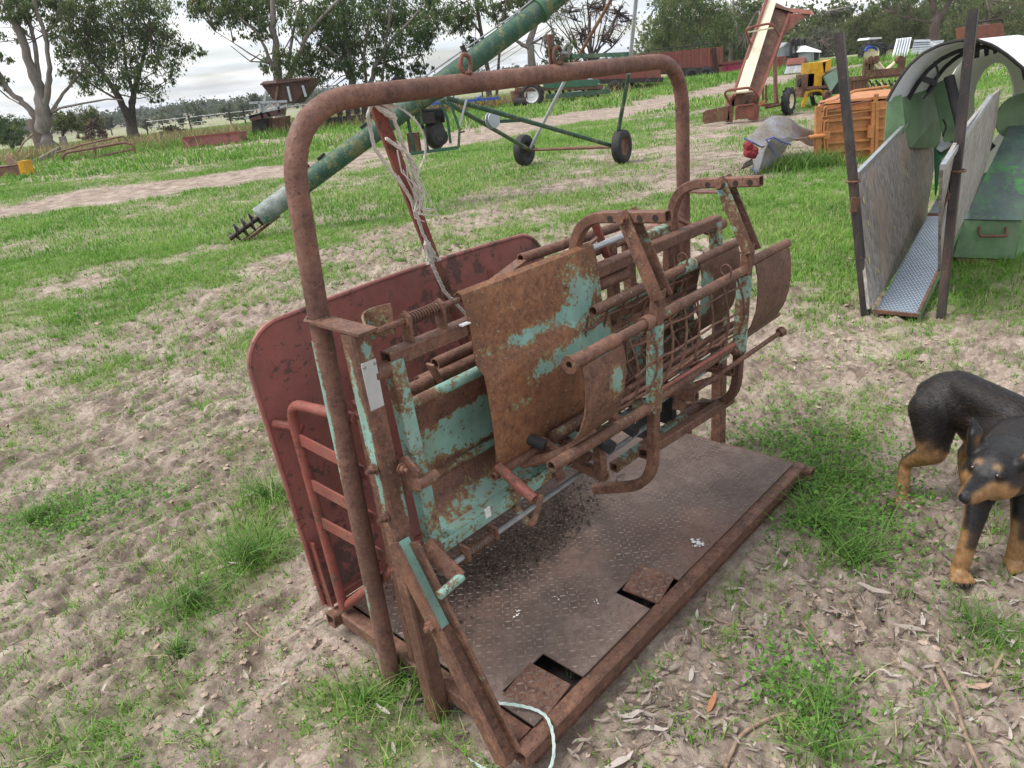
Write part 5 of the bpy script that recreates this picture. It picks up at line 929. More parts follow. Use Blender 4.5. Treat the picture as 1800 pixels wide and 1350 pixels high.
for dd in (-.2, .25):
    MB().sq([E_(718, 271, dd), E_(806, 259, dd)], .04, hollow=0).build('frame_bar', M['dkgreen'], T); MB().sq([E_(806, 259, dd), E_(808, 228, dd), E_(795, 190, dd), E_(780, 175, dd)], .035, hollow=0).build('frame_bar', M['augreen'], T)
    MB().sq([E_(792, 252, dd), E_(787, 212, dd), E_(775, 178, dd)], .035, hollow=0).build('frame_bar', M['augreen'], T); MB().sq([E_(806, 228, dd), E_(820, 175, dd)], .03, hollow=0).build('frame_bar', M['zinc'], T)
MB().tube([E_(808, 233), E_(817, 231)], .012, 6).build('hook', M['dark'], T); MB().tube([E_(738, 192), E_(758, 178), E_(785, 172)], .022, 8).build('hose', M['zinc'], T)
MB().lathe(E_(703, 158, .1), (.3, -1, 0), [(0, .0), (0, .17), (.04, .17), (.04, .14), (.06, .14), (.06, 0)], 20).build('pulley', M['dark'], T)
# --- maroon hopper machine
T = thing('seed_hopper', 'old maroon hopper on a broken grey frame beneath the pale gum', 'hopper', (*G(490, 240)[:2], 0)); h0 = V(*T.location); HY = 37; H = lambda px, py, d=0: P3(px, py, HY+d)-h0
def box4(q, d, name, mat, T=T, o=None): return MB().prism(q, d).build(name, M[mat], T, smooth=False)
box4([H(458, 147), H(486, 145), H(484, 140), H(545, 137), H(541, 152), H(518, 182), H(484, 180)], (0, 2.2, 0), 'hopper_bin', 'hopmaroon'); MB().grid([[H(457, 148, -.2), H(488, 145, -.2), H(545, 138, -.2)], [H(463, 143, 2.4), H(494, 140, 2.4), H(548, 134, 2.4)]], .05).build('hopper_lid', M['hopmaroon'], T)
for a, c_ in (((488, 152), (484, 182)), ((506, 152), (512, 178)), ((468, 160), (462, 196)), ((532, 150), (538, 170))): MB().beam(H(*a, -.1), H(*c_, -.1), .12, .1).build('frame_leg', M['zinc' if a[0] != 488 else 'browniron'], T)
for a, c_ in (((438, 181), (505, 178)), ((430, 208), (505, 185)), ((455, 180), (462, 208)), ((463, 194), (476, 181)), ((488, 180), (492, 198)), ((470, 198), (476, 205))): MB().beam(H(*a, -.3), H(*c_, -.3), .10, .10).build('broken_beam', M['galv'], T)
MB().beam(H(440, 208, -.2), H(498, 196, -.2), .3, .25).build('chute_board', M['hopmaroon'], T); box4([H(442, 211), H(468, 208), H(471, 238), H(444, 240)], (0, 1.2, 0), 'side_tank', 'dark'); box4([H(468, 210, .3), H(500, 205, .3), H(500, 240, .3), H(470, 240, .3)], (0, 1.2, 0), 'rear_body', 'browniron')
MB().tube(path([H(522, 205), H(537, 210), H(533, 233)], .3), .14, 10).build('red_spout', M['rustred'], T); MB().tube([H(541, 203), H(543, 232)], .05, 6).build('frame_leg', M['dark'], T); MB().lathe(H(523, 225), (0, -1, 0), [(0, 0), (0, .28), (.1, .28), (.1, .2), (.04, 0)], 14).build('pulley', M['zinc'], T)
# --- red trough
T = thing('feed_trough', 'red painted steel trough lying by the long grass', 'trough', (*G(370, 258)[:2], 0)); h0 = V(*T.location)
q = [P3(321, 243, 34)-h0, P3(420, 232, 34)-h0, P3(424, 252, 34)-h0, P3(326, 264, 34)-h0]
MB().prism(q, (0, .03, 0)).build('front_side', M['red'], T, smooth=False); MB().prism([p+V(0, .9, 0) for p in q], (0, .03, 0)).build('back_side', M['red'], T, smooth=False)
MB().prism([q[1], q[1]+V(0, .9, 0), q[2]+V(0, .9, 0), q[2]], (.05, 0, 0)).build('end_plate', M['red'], T, smooth=False); MB().prism([q[0], q[0]+V(0, .9, 0), q[3]+V(0, .9, 0), q[3]], (-.05, 0, 0)).build('end_plate', M['red'], T, smooth=False); MB().beam(q[0], q[1], .06, .08).build('top_rim', M['maroon'], T)
# --- loader blade at far left
T = thing('loader_blade', 'rusty loader blade with a yellow end at the left frame edge', 'blade', (*G(10, 312)[:2], 0)); h0 = V(*T.location); B_ = lambda px, py, d=0: P3(px, py, 28+d)-h0
MB().prism([B_(-40, 298), B_(32, 290), B_(36, 308), B_(-40, 318)], (0, .12, 0)).build('blade_plate', M['browniron'], T, smooth=False); MB().prism([B_(-40, 292, .7), B_(20, 290, .7), B_(32, 290), B_(-40, 298)], (0, 0, -.03)).build('blade_top', M['browniron'], T, smooth=False); MB().prism([B_(12, 274, .5), B_(33, 288, .0), B_(33, 294, 0), B_(12, 290, .5)], (.03, .05, 0)).build('side_wing', M['browniron'], T, smooth=False)
MB().prism([B_(30, 284, -.05), B_(40, 283, -.05), B_(49, 308, -.05), B_(37, 311, -.05)], (0, .5, 0)).build('yellow_end', M['yellow'], T, smooth=False)
# --- bent pipe gate frame
T = thing('pipe_gate', 'rusty bent pipe gate frame leaning in the grass at left', 'gate', (*G(175, 285)[:2], 0)); h0 = V(*T.location); g_ = lambda px, py, d=0: P3(px, py, 34+d)-h0
MB().tube(path([g_(114, 294), g_(109, 275), g_(118, 268), g_(222, 250), g_(235, 256), g_(238, 270)], .4), .055, 8).build('pipe_loop', M['browniron'], T); MB().tube([g_(112, 287), g_(150, 280), g_(235, 262)], .045, 8).build('lower_pipe', M['browniron'], T); MB().tube(path([g_(100, 268, .8), g_(150, 253, .8), g_(218, 239, .8), g_(225, 250, .8)], .2), .04, 8).build('rear_pipe', M['browniron'], T)
for px, y0, y1 in ((155, 276, 290), (195, 268, 283), (165, 256, 290)): MB().tube([g_(px, y0), g_(px+6, y1)], .035, 6).build('strut', M['browniron'], T)
T = thing('fallen_post', 'grey fallen timber post sloping through the grass by the huge gum', 'post', (*G(58, 286)[:2], 0)); h0 = V(*T.location); MB().beam(P3(58, 286, 36)-h0, P3(105, 261, 37.5)-h0, .16, .16).build('post_timber', M['palebark'], T); tag(MB().tube([P3(31, 268, 38), P3(42, 250, 38), P3(58, 235, 38)], .04, 6).build('dead_branch', M['twig']), 'thin dead branch sticking up left of the huge gum trunk', 'branch'); T = thing('fence_post', 'short grey timber post between the huge gum and the withered bush', 'post', (*G(113, 262)[:2], 0)); h0 = V(*T.location); MB().beam(P3(116, 262, 44)-h0, P3(109, 240, 44)-h0, .3, .25, up=(0, 1, 0)).build('post_timber', M['palebark'], T)
# --- paddock fence
T = thing('wire_fence', 'old wire fence with thin dark posts along the paddock edge', 'fence', (-18, 54, 0)); fp = [(262, 243), (338, 234), (408, 225), (433, 222), (565, 213), (585, 211), (660, 205), (700, 203), (800, 192), (850, 186)]; tops = []
for px, py in fp:
    p = P3(px, py, 53)-V(-18, 54, 0); p[2] = 0; MB().tube([p-V(0, 0, .3), p+V(.02, 0, 1.15)], .05, 6).build('fence_post', M['darkbark'], T); tops.append(p)
for z in (.35, .7, 1.05): MB().tube([p+V(0, 0, z) for p in tops], .012, 4).build('fence_wire', M['steel'], T)
# --- harrow / tool frame
T = thing('plough_frame', 'dark old plough frame with upright tines by the fence', 'plough', (*G(620, 222)[:2], 0)); h0 = V(*T.location); q = lambda px, py, d=0: P3(px, py, 38.5+d)-h0
for a, c_ in (((576, 214), (668, 206)), ((580, 209), (665, 201))): 
    for dd in (0, 1.2): MB().beam(q(*a, dd), q(*c_, dd), .14, .12).build('frame_beam', M['dark'], T)
for i, px in enumerate((578, 598, 613, 628, 641, 655)):
    y0 = 214-(px-576)*.09; MB().beam(q(px, y0, .6), q(px-2, y0-20, .6), .22, .10, up=(0, 1, 0)).build('tine', M['dark'], T); MB().tube([q(px, y0, .5), q(px-3, y0+5, .5), q(px+2, y0+12, .5)], .05, 6).build('foot', M['dark'], T)
    MB().prism([q(px-4, y0-20, .6), q(px+5, y0-21, .6), q(px+4, y0-10, .6), q(px-3, y0-10, .6)], (0, .1, 0)).build('share', M['browniron'], T, smooth=False)
# --- blue cultivator
T = thing('blue_cultivator', 'blue framed tine cultivator beyond the auger engine', 'cultivator', (*G(820, 197)[:2], 0)); h0 = V(*T.location); q = lambda px, py, d=0: P3(px, py, 39.5+d)-h0
for dd in (0, .9, 1.8): MB().beam(q(742, 184, dd), q(878, 172, dd), .14, .12).build('frame_beam', M['blue'], T)
for px in (760, 800, 840): MB().beam(q(px, 182-(px-742)*.09, 0), q(px+4, 178-(px-742)*.09, 1.8), .12, .1).build('cross_beam', M['blue'], T)
for i in range(17): px = 746+i*8; y0 = 184-(px-742)*.09; MB().tube(path([q(px, y0, i % 3*.9), q(px+4, y0+7, i % 3*.9), q(px-2, y0+13, i % 3*.9), q(px+2, y0+17, i % 3*.9)], .1, 3), .035, 5).build('spring_tine', M['rustred' if i % 2 else 'yellow'], T)
# --- seed planter with white rimmed wheel
T = thing('seed_planter', 'low green seed planter with one big white rimmed wheel', 'planter', (*G(985, 180)[:2], 0)); h0 = V(*T.location); q = lambda px, py, d=0: P3(px, py, 39+d)-h0
wheel(T, q(935, 167), (-.25, -1, 0), .58, .45, 'rubber', 'white', 14, .62); MB().box(q(912, 168, .6), (.8, 1.2, .5)).build('end_box', M['browniron'], T); MB().cyl(q(903, 180), q(925, 178), .22).build('press_roller', M['dark'], T)
for a, c_, m_, w_ in (((905, 158), (1060, 152), 'browniron', .2), ((960, 170), (1072, 160), 'augreen', .22), ((982, 168), (1022, 162), 'zinc', .18), ((955, 150), (1050, 145), 'dkgreen', .3)): 
    for dd in (0, 1.5): MB().beam(q(*a, dd), q(*c_, dd), w_, w_).build('tool_bar', M[m_], T)
for px in range(965, 1058, 12): MB().box(q(px, 150, .5), (.26, .6, .45)).build('seed_box', M['dkgreen' if px % 24 else 'dark'], T); MB().tube([q(px, 158, .4), q(px+3, 170, .3)], .07, 6).build('drill_tube', M['dark'], T)
MB().beam(q(1035, 138), q(1062, 156), .15, .15).build('draw_bar', M['zinc'], T)
# --- flat bed trailer and high sided dark red trailer
T = thing('flat_trailer', 'dark red low sided trailer with a black wheel behind the planter', 'trailer', (*G(1090, 160)[:2], 0)); h0 = V(*T.location); q = lambda px, py, d=0: P3(px, py, 45+d)-h0
MB().prism([q(1005, 122), q(1162, 112), q(1162, 138), q(1010, 142)], (0, 2.4, 0)).build('tray_side', M['maroon'], T, smooth=False); MB().beam(q(1010, 145), q(1165, 140), .2, .25).build('chassis', M['dark'], T); wheel(T, q(1080, 155, -.05), (-.2, -1, 0), .42, .3, 'rubber', 'dark', 0, .5); wheel(T, q(1105, 152, 2.2), (-.2, -1, 0), .42, .3, 'rubber', 'dark', 0, .5)
MB().prism([q(1135, 120, -.06), q(1162, 118, -.06), q(1162, 137, -.06), q(1136, 139, -.06)], (0, .04, 0)).build('tail_panel', M['rustred'], T, smooth=False)
T = thing('grain_trailer', 'tall dark red grain trailer with ribbed steel sides', 'trailer', (*G(1210, 138)[:2], 0)); h0 = V(*T.location); q = lambda px, py, d=0: P3(px, py, 54+d)-h0
MB().prism([q(1120, 96), q(1271, 82), q(1270, 116), q(1255, 119), q(1240, 119), q(1228, 122), q(1120, 124)], (0, 2.6, 0)).build('bin', M['maroon'], T, smooth=False); MB().prism([q(1252, 119), q(1271, 112), q(1268, 136), q(1255, 138)], (0, .3, 0)).build('corner_chute', M['rustred'], T, smooth=False)
for i in range(10): px = 1130+i*14.5; MB().beam(q(px, 95.5-(px-1120)*.092, -.04), q(px, 121-(px-1120)*.02, -.04), .12, .06, up=(0, 1, 0)).build('side_rib', M['maroon' if i < 7 else 'rustred'], T)
MB().tube(path([q(1130, 94), q(1135, 89), q(1255, 76), q(1259, 82)], .3), .04, 6).build('tarp_rail', M['dark'], T); MB().beam(q(1120, 126), q(1255, 124), .3, .4).build('chassis', M['dark'], T); MB().tube([q(1252, 84, -.1), q(1258, 134, -.1)], .05, 5).build('ladder_rail', M['dark'], T); MB().tube([q(1257, 84, -.1), q(1263, 130, -.1)], .05, 5).build('ladder_rail', M['dark'], T)
wheel(T, q(1240, 132, -.05), (-.1, -1, 0), .55, .35, 'rubber', 'dark', 0, .5); wheel(T, q(1215, 134, -.05), (-.1, -1, 0), .55, .35, 'rubber', 'dark', 0, .5)
T = thing('pink_trailer', 'faded pinkish red low trailer bin beside the tall grain trailer', 'trailer', (*G(1290, 134)[:2], 0)); h0 = V(*T.location); q = lambda px, py, d=0: P3(px, py, 56+d)-h0
MB().prism([q(1270, 113), q(1330, 106), q(1330, 128), q(1262, 135)], (0, 2.2, 0)).build('bin', M['pink'], T, smooth=False); MB().beam(q(1268, 112, -.04), q(1330, 104, -.04), .2, .16).build('top_rim', M['maroon'], T)
for px in (1281, 1308): MB().beam(q(px, 112, -.04), q(px-1, 132, -.04), .12, .06, up=(0, 1, 0)).build('side_rib', M['pink'], T)
T = thing('rusty_bin', 'rust red open bin half hidden behind the elevator wheel leg', 'bin', (*G(1370, 120)[:2], 0)); h0 = V(*T.location); q = lambda px, py, d=0: P3(px, py, 52+d)-h0
MB().prism([q(1352, 101), q(1382, 98), q(1383, 117), q(1354, 121)], (0, 1.8, 0)).build('bin', M['rustred'], T, smooth=False)
for px in (1362, 1372): MB().beam(q(px, 101, -.04), q(px, 118, -.04), .1, .05, up=(0, 1, 0)).build('side_rib', M['rustred'], T)
# --- bale elevator
T = thing('bale_elevator', 'tall rusty bale elevator with a cream slide and one cream wheel', 'elevator', (*G(1330, 212)[:2], 0)); h0 = V(*T.location); q = lambda px, py, d=0: P3(px, py, 18.2+d)-h0
bl, brt = q(1291, 162), q(1336, 168); tlp, trp = q(1362, -14, 2.2), q(1392, 22, 2.2); bl2 = q(1290, 170); dpt = V(.05, .14, -.03)
def lerp(a, b_, t): return a*(1-t)+b_*t
MB().grid([[lerp(q(1286, 186), q(1332, 190), t) for t in (0, .5, 1)], [lerp(q(1288, 165), q(1336, 168), t) for t in (0, .5, 1)], [lerp(q(1355, 0, 2.4), q(1396, 20, 2.4), t) for t in (0, .5, 1)]], .05).build('trough_floor', M['browniron'], T)
MB().grid([[q(1294, 162, -.12), q(1315, 162, -.12)], [q(1349, -10, 2.2), q(1368, -8, 2.2)]], .03).build('slide_board', M['cream'], T)
MB().beam(q(1330, 176, -.1), q(1384, 28, 2.3), .06, .22, up=(0, -1, .4)).build('side_rail', M['rustred'], T); MB().beam(q(1288, 172, -.1), q(1352, -14, 2.3), .06, .16, up=(0, -1, .4)).build('side_rail', M['rustred'], T)
ch = MB()
for t in np.linspace(0, 1, 44): ch.box(lerp(q(1312, 184, -.06), q(1362, 26, 2.2), t), (.05, .05, .07))
ch.build('drag_chain', M['dark'], T)
for (a, b_, c_, d_, dd) in (((1283, 182), (1271, 160), (1322, 153), (1334, 172), -.2), ((1320, 78), (1309, 50), (1358, 40), (1370, 64), .9)):
    MB().tube(path([q(*a, dd), q(*b_, dd-.15), q(*c_, dd-.15), q(*d_, dd)], .16), .028, 8).build('bale_hoop', M['rustred'], T); MB().tube([lerp(q(*a, dd), q(*b_, dd-.15), .75), lerp(q(*d_, dd), q(*c_, dd-.15), .65)], .02, 6).build('hoop_bar', M['creamrim'], T)
MB().prism([q(1362, 12, 2.2), q(1395, 22, 2.2), q(1432, 26, 2.0), q(1426, 17, 2.2), q(1396, 22, 2.6), q(1364, 11, 2.6)], (0, .05, .0)).build('head_plate', M['rustred'], T, smooth=False); MB().prism([q(1384, 24, 2.2), q(1425, 24, 2.1), q(1402, 40, 2.1), q(1378, 62, 1.8), q(1366, 82, 1.4)], (.0, .06, 0)).build('head_gusset', M['rustred'], T, smooth=False)
MB().prism([q(1236, 198), q(1242, 194), q(1282, 186), q(1282, 211), q(1240, 218), q(1236, 214)], (0, .04, 0)).build('foot_wing', M['browniron'], T, smooth=False); MB().prism([q(1294, 188, -.3), q(1325, 184, -.3), q(1325, 207, -.3), q(1293, 210, -.3)], (0, .04, 0)).build('foot_wing', M['rustred'], T, smooth=False)
fr_ = MB().tube(path([q(1293, 211, -.32), q(1293, 187, -.32), q(1326, 183, -.32)], .08), .02, 6); fr_.build('wing_rim', M['rustred'], T); MB().prism([q(1326, 182, -.1), q(1336, 186, -.1), q(1333, 212, -.1), q(1322, 212, -.1)], (0, .3, 0)).build('foot_bracket', M['rustred'], T, smooth=False); MB().prism([q(1284, 170), q(1292, 168), q(1288, 215), q(1278, 215)], (0, .3, 0)).build('foot_bracket', M['browniron'], T, smooth=False)
MB().tube([q(1364, 182, .9), q(1362, 100, 1.6), q(1366, 70, 1.8)], .05, 8).build('support_leg', M['rustred'], T); MB().tube([q(1368, 182, .9), q(1362, 140, 1.2)], .025, 6).build('support_stay', M['rustred'], T); MB().beam(q(1332, 185, .2), q(1362, 184, .9), .07, .07).build('drag_link', M['rustred'], T); MB().beam(q(1326, 192, 0), q(1342, 178, .3), .06, .05).build('drag_link', M['orange'], T)
for px in (1341, 1347): MB().tube([q(px, 180, .4), q(px, 150, .7)], .025, 6).build('support_stay', M['rustred'], T)
MB().cyl(q(1345, 189, .6), q(1388, 180, .6), .04).build('axle', M['browniron'], T); wheel(T, q(1386, 178, .75), (.75, -.66, 0), .31, .19, 'rubber', 'creamrim', 12, .56)
# --- yellow bagging machine with green hopper
T = thing('yellow_hammer_mill', 'yellow mill machine with a green hopper between elevator and orange crate', 'mill', (*G(1440, 186)[:2], 0)); h0 = V(*T.location); q = lambda px, py, d=0: P3(px, py, 20+d)-h0
MB().prism([q(1423, 111), q(1452, 108), q(1447, 154), q(1419, 155)], (0, .5, 0)).build('yellow_hood', M['yellow'], T, smooth=False); MB().prism([q(1446, 110), q(1462, 104), q(1460, 122), q(1448, 128)], (0, .5, 0)).build('hood_wing', M['yellow'], T, smooth=False)
MB().grid([[q(1445, 133, -.1), q(1472, 118, -.1)], [q(1447, 127, .7), q(1476, 112, .7)]], .02).build('hopper_rim', M['browniron'], T); MB().prism([q(1448, 134, -.1), q(1475, 118, -.1), q(1474, 142, -.1), q(1460, 162, -.1)], (0, .7, 0)).build('hopper_bin', M['paleteal'], T, smooth=False); MB().box(q(1452, 150, .3), (.5, .6, .45)).build('mill_body', M['dark'], T)
MB().box(q(1414, 150, .2), (.32, .4, .55)).build('motor', M['browniron'], T); MB().cyl(q(1403, 146, .1), q(1412, 146, .1), .10).build('pulley', M['dark'], T)
for a, c_ in (((1418, 160), (1411, 188)), ((1450, 158), (1450, 190))): 
    for dd in (0, .5): MB().beam(q(*a, dd), q(*c_, dd), .08, .08).build('leg', M['yellow'], T)
MB().tube(path([q(1413, 178), q(1420, 160), q(1445, 158), q(1450, 175)], .15), .035, 8).build('leg_arch', M['yellow'], T); MB().beam(q(1414, 155, -.03), q(1455, 152, -.03), .06, .06).build('cross_bar', M['browniron'], T); MB().tube([q(1425, 160, .3), q(1430, 182, .3), q(1436, 186, .3)], .06, 8).build('spout', M['dark'], T)
wheel(T, q(1454, 168, -.1), (.2, -1, 0), .13, .08, 'browniron', 'browniron', 0, .5)
# --- disc cultivator behind the crate
T = thing('disc_cultivator', 'brown iron cultivator with rows of tines behind the orange crate', 'cultivator', (*G(1540, 158)[:2], 0)); h0 = V(*T.location); q = lambda px, py, d=0: P3(px, py, 23+d)-h0
for a, c_, w_ in (((1490, 139), (1590, 130), .12), ((1520, 130), (1588, 124), .2), ((1490, 165), (1590, 156), .08)): MB().beam(q(*a), q(*c_), w_, w_).build('frame_beam', M['browniron'], T)
for px, y0, y1 in ((1524, 104, 138), (1586, 100, 132), (1531, 105, 132)): MB().beam(q(px, y0), q(px-3, y1), .16, .14, up=(0, 1, 0)).build('upright', M['browniron'], T)
for a, c_ in (((1530, 108), (1552, 128)), ((1576, 108), (1552, 128)), ((1540, 106), (1556, 126))): MB().tube([q(*a), q(*c_)], .055, 8).build('ram', M['creamrim'], T)
for px, py in ((1526, 106), (1536, 105), (1578, 105)): MB().lathe(q(px, py, -.1), (.2, -1, 0), [(0, 0), (0, .11), (.12, .11), (.12, .05), (.14, .05), (.14, 0)], 12).build('pivot_boss', M['browniron'], T)
for i in range(6): MB().beam(q(1497+i*5.5, 140), q(1494+i*5.5, 160), .05, .08).build('comb_bar', M['browniron'], T)
for i in range(16): px = 1500+i*5.6; y0 = 152-(i % 2)*5; MB().tube([q(px, y0-6, i % 3*.4), q(px+5, y0+3, i % 3*.4), q(px-3, y0+12, i % 3*.4)], .028, 5).build('tine', M['dark' if i % 3 else 'browniron'], T)
# --- orange steel crate lying on its side
T = thing('orange_bin', 'orange painted ribbed steel bin lying on its side in the grass', 'bin', (*G(1490, 290)[:2], 0)); h0 = V(*T.location); cp = V(*G(1435, 290)); cn = nrm(V(.10, -1, 0)); q = lambda px, py, d=0: ONP(px, py, cp-cn*d, cn)-h0
back = nrm(V(.44, .9, 0))*.95
MB().prism([q(1437, 186), q(1566, 176), q(1562, 284), q(1434, 289)], back).build('box_body', M['orange'], T, smooth=False)
MB().prism([q(1440, 184), q(1566, 172), q(1566, 160, .9), q(1478, 168, .9)], (0, .02, .03)).build('top_sheet', M['orange'], T, smooth=False)
for y0 in (196, 213, 233, 252, 268, 284): MB().beam(q(1441, y0, -.02), q(1556, y0-9, -.02), .035, .045, up=cn).build('horizontal_rib', M['orange'], T)
for px, w_ in ((1438, .07), (1443, .03), (1534, .05), (1541, .05)): MB().beam(q(px, 187-(px-1437)*.08, -.03), q(px-3, 289-(px-1437)*.04, -.03), w_, .05, up=cn).build('vertical_rib', M['orange'], T)
MB().tube([q(1422, 242, -.05), q(1456, 237, -.05)], .033, 12).build('pivot_arm', M['orange'], T); MB().beam(q(1398, 246, -.02), q(1424, 242, -.05), .05, .03).build('pivot_arm', M['browniron'], T); MB().box(q(1452, 237, -.05), (.09, .06, .10)).build('pivot_block', M['orange'], T)
for pts in ([(1448, 236), (1449, 214), (1456, 211)], [(1453, 236), (1455, 214)], [(1448, 240), (1450, 266)], [(1453, 240), (1455, 264)], [(1446, 206), (1448, 190), (1453, 188), (1452, 206)]): MB().tube(path([q(*p, -.05) for p in pts], .03), .014, 8).build('latch_rod', M['orange'], T)
MB().tube([q(1443, 196, -.05), q(1532, 176, -.05)], .012, 8).build('latch_rod', M['rustred'], T); MB().tube([q(1443, 206, -.05), q(1560, 190, -.05)], .008, 8).build('latch_rod', M['orange'], T); MB().tube([q(1441, 182, 0), q(1470, 176, .1), q(1480, 168, .6)], .015, 8).build('top_rod', M['rustred'], T)
MB().tube(path([q(1490, 168, 0), q(1500, 160, 0), q(1562, 152, 0)], .1), .018, 8).build('top_rod', M['orange'], T); MB().box(q(1530, 231, -.06), (.07, .04, .17)).build('latch_plate', M['orange'], T); MB().prism([q(1536, 166, -.04), q(1545, 165, -.04), q(1541, 192, -.04), q(1534, 192, -.04)], back*.1).build('lid_hinge', M['orange'], T, smooth=False)
# --- tarpaulin heap
def tarp():
    T = thing('tarpaulin', 'grey canvas tarpaulin with a blue hem draped over something red', 'tarpaulin', (*G(1372, 285)[:2], 0)); h0 = V(*T.location); Yt = 10.6; rows = []
    TA = [[(1316, 250, 1.0), (1330, 240, 1.1), (1348, 222, 1.15), (1362, 218, 1.2), (1385, 220, 1.2), (1397, 226, 1.2), (1410, 240, 1.2), (1440, 246, 1.3)],
          [(1309, 243, 0), (1326, 226, .1), (1344, 205, .25), (1360, 197, .35), (1384, 199, .4), (1395, 205, .45), (1406, 222, .5), (1438, 226, .7)],
          [(1312, 247, -.10), (1334, 238, .02), (1348, 222, .12), (1362, 214, .12), (1382, 214, .28), (1391, 218, .15), (1408, 230, .5), (1437, 236, .6)],
          [(1318, 252, -.12), (1338, 247, -.22), (1352, 234, .06), (1363, 229, -.10), (1378, 232, .08), (1390, 230, -.02), (1411, 240, .38), (1436, 246, .62)],
          [(1326, 255, -.2), (1344, 252, -.1), (1355, 243, -.26), (1366, 242, .0), (1382, 246, -.2), (1397, 236, .05), (1414, 250, .36), (1435, 252, .5)],
          [(1337, 259, -.28), (1351, 255, -.3), (1360, 249, -.18), (1372, 253, -.26), (1386, 255, -.15), (1402, 241, -.05), (1418, 258, .3), (1434, 258, .52)]]
    for r_ in TA: rows.append([P3(a+random.gauss(0, .8), b_+random.gauss(0, .8), Yt+c_+random.gauss(0, .02))-h0 for a, b_, c_ in r_])
    o = MB().grid(rows, .006).build('canvas', M['tarp'], T, sharp=60); ss = o.modifiers.new('s', 'SUBSURF'); ss.levels = ss.render_levels = 1
    MB().grid([[P3(1320, 298, 10.25)-h0, P3(1334, 300, 10.2)-h0, P3(1352, 290, 10.3)-h0, P3(1378, 268, 10.35)-h0], [P3(1330, 275, 10.3)-h0, P3(1345, 262, 10.25)-h0, P3(1366, 258, 10.3)-h0, P3(1388, 250, 10.35)-h0], [P3(1345, 246, 10.38)-h0, P3(1356, 242, 10.32)-h0, P3(1375, 243, 10.35)-h0, P3(1402, 238, 10.4)-h0]], .008).build('canvas_flap', M['tarp'], T, sharp=60)
    MB().tube([P3(1308, 243, 10.2)-h0, P3(1322, 250, 10.15)-h0, P3(1337, 258, 10.2)-h0], .012, 8).build('blue_hem', M['tarphem'], T); MB().tube([P3(1348, 247, 10.25)-h0, P3(1368, 276, 10.25)-h0], .010, 8).build('blue_hem', M['tarphem'], T); MB().tube([P3(1345, 246, 10.3)-h0, P3(1360, 241, 10.25)-h0, P3(1374, 249, 10.25)-h0, P3(1390, 254, 10.3)-h0], .012, 8).build('blue_hem', M['tarphem'], T); MB().tube([P3(1322, 296, 10.2)-h0, P3(1330, 303, 10.15)-h0], .012, 6).build('blue_hem', M['tarphem'], T)
    b = MB()
    for i in range(6): p = P3(random.uniform(1316, 1328), random.uniform(258, 274), 10.36)-h0; b.lathe(p+V(-.06, 0, 0), (1, .2, random.uniform(-.5, .5)), [(0, 0), (.01, .05), (.06, .07), (.11, .05), (.12, 0)], 8)
    b.build('red_bundle', M['redcloth'], T); MB().grid([[P3(1303, 296, 10.15)-h0, P3(1312, 293, 10.2)-h0, P3(1324, 287, 10.25)-h0], [P3(1310, 285, 10.3)-h0, P3(1316, 282, 10.3)-h0, P3(1322, 278, 10.35)-h0]], .02).build('dark_fold', M['dark'], T)
tarp()
# --- sheds, tractor, sheets far right
T = thing('steel_shed', 'low blue grey steel shed behind the elevator', 'shed', (*G(1385, 112)[:2], 0)); h0 = V(*T.location); q = lambda px, py, d=0: P3(px, py, 62+d)-h0
MB().prism([q(1366, 90), q(1384, 76), q(1410, 78), q(1412, 100), q(1366, 100)], (0, 4, 0)).build('wall', M['zinc'], T, smooth=False); MB().prism([q(1362, 91, -.2), q(1384, 74, -.2), q(1412, 78, -.2), q(1412, 81, -.2), q(1384, 78, -.2)], (0, 4.4, 0)).build('roof', M['galv'], T, smooth=False); MB().box(q(1390, 106, -.3), (2.2, .3, .7)).build('base', M['dark'], T)
for px in (1393, 1402, 1413): MB().tube(path([q(px-3, 98, -.5), q(px-2, 70, -.5), q(px+2, 68, -.5), q(px+3, 80, -.5)], .3), .12, 6).build('exhaust_pipe', M['dark'], T)
T = thing('small_shed', 'small white corrugated shed with dark doorway right of the blue grey shed', 'shed', (*G(1430, 115)[:2], 0)); h0 = V(*T.location); q = lambda px, py, d=0: P3(px, py, 60+d)-h0
MB().prism([q(1416, 92), q(1441, 91), q(1442, 110), q(1417, 114)], (0, 2.5, 0)).build('wall', M['zinc'], T, smooth=False); MB().prism([q(1414, 91, -.2), q(1416, 80, .5), q(1443, 89, .5), q(1444, 92, -.2)], (0, 2.5, 0)).build('roof', M['white'], T, smooth=False); MB().box(q(1435, 101, -.03), (.35, .05, .9)).build('doorway', M['dark'], T)
for px in (1421, 1427): MB().box(q(px, 102, -.03), (.06, .04, .95)).build('wall_seam', M['galv'], T)
T = thing('sheet_stack', 'leaning pale panels with rust stains in front of the sheds', 'panels', (*G(1398, 132)[:2], 0)); h0 = V(*T.location); q = lambda px, py, d=0: P3(px, py, 42+d)-h0
for i in range(4): MB().prism([q(1387+i*7.2, 104-i*.7, .8), q(1393.5+i*7.2, 103.4-i*.7, .8), q(1386+i*7.2, 129-i*.6), q(1379+i*7.2, 129.6-i*.6)], (0, .05, 0)).build('panel', M['ply' if i % 2 else 'zinc'], T, smooth=False)
MB().prism([q(1385, 103, .78), q(1416, 100, .78), q(1412, 112, .38), q(1382, 114, .38)], (0, .03, 0)).build('rusty_panel', M['rustred'], T, smooth=False); MB().prism([q(1416, 100, .8), q(1422, 112, 1), q(1416, 128, .6), q(1409, 127, 0)], (0, .1, 0)).build('side_panel', M['browniron'], T, smooth=False)
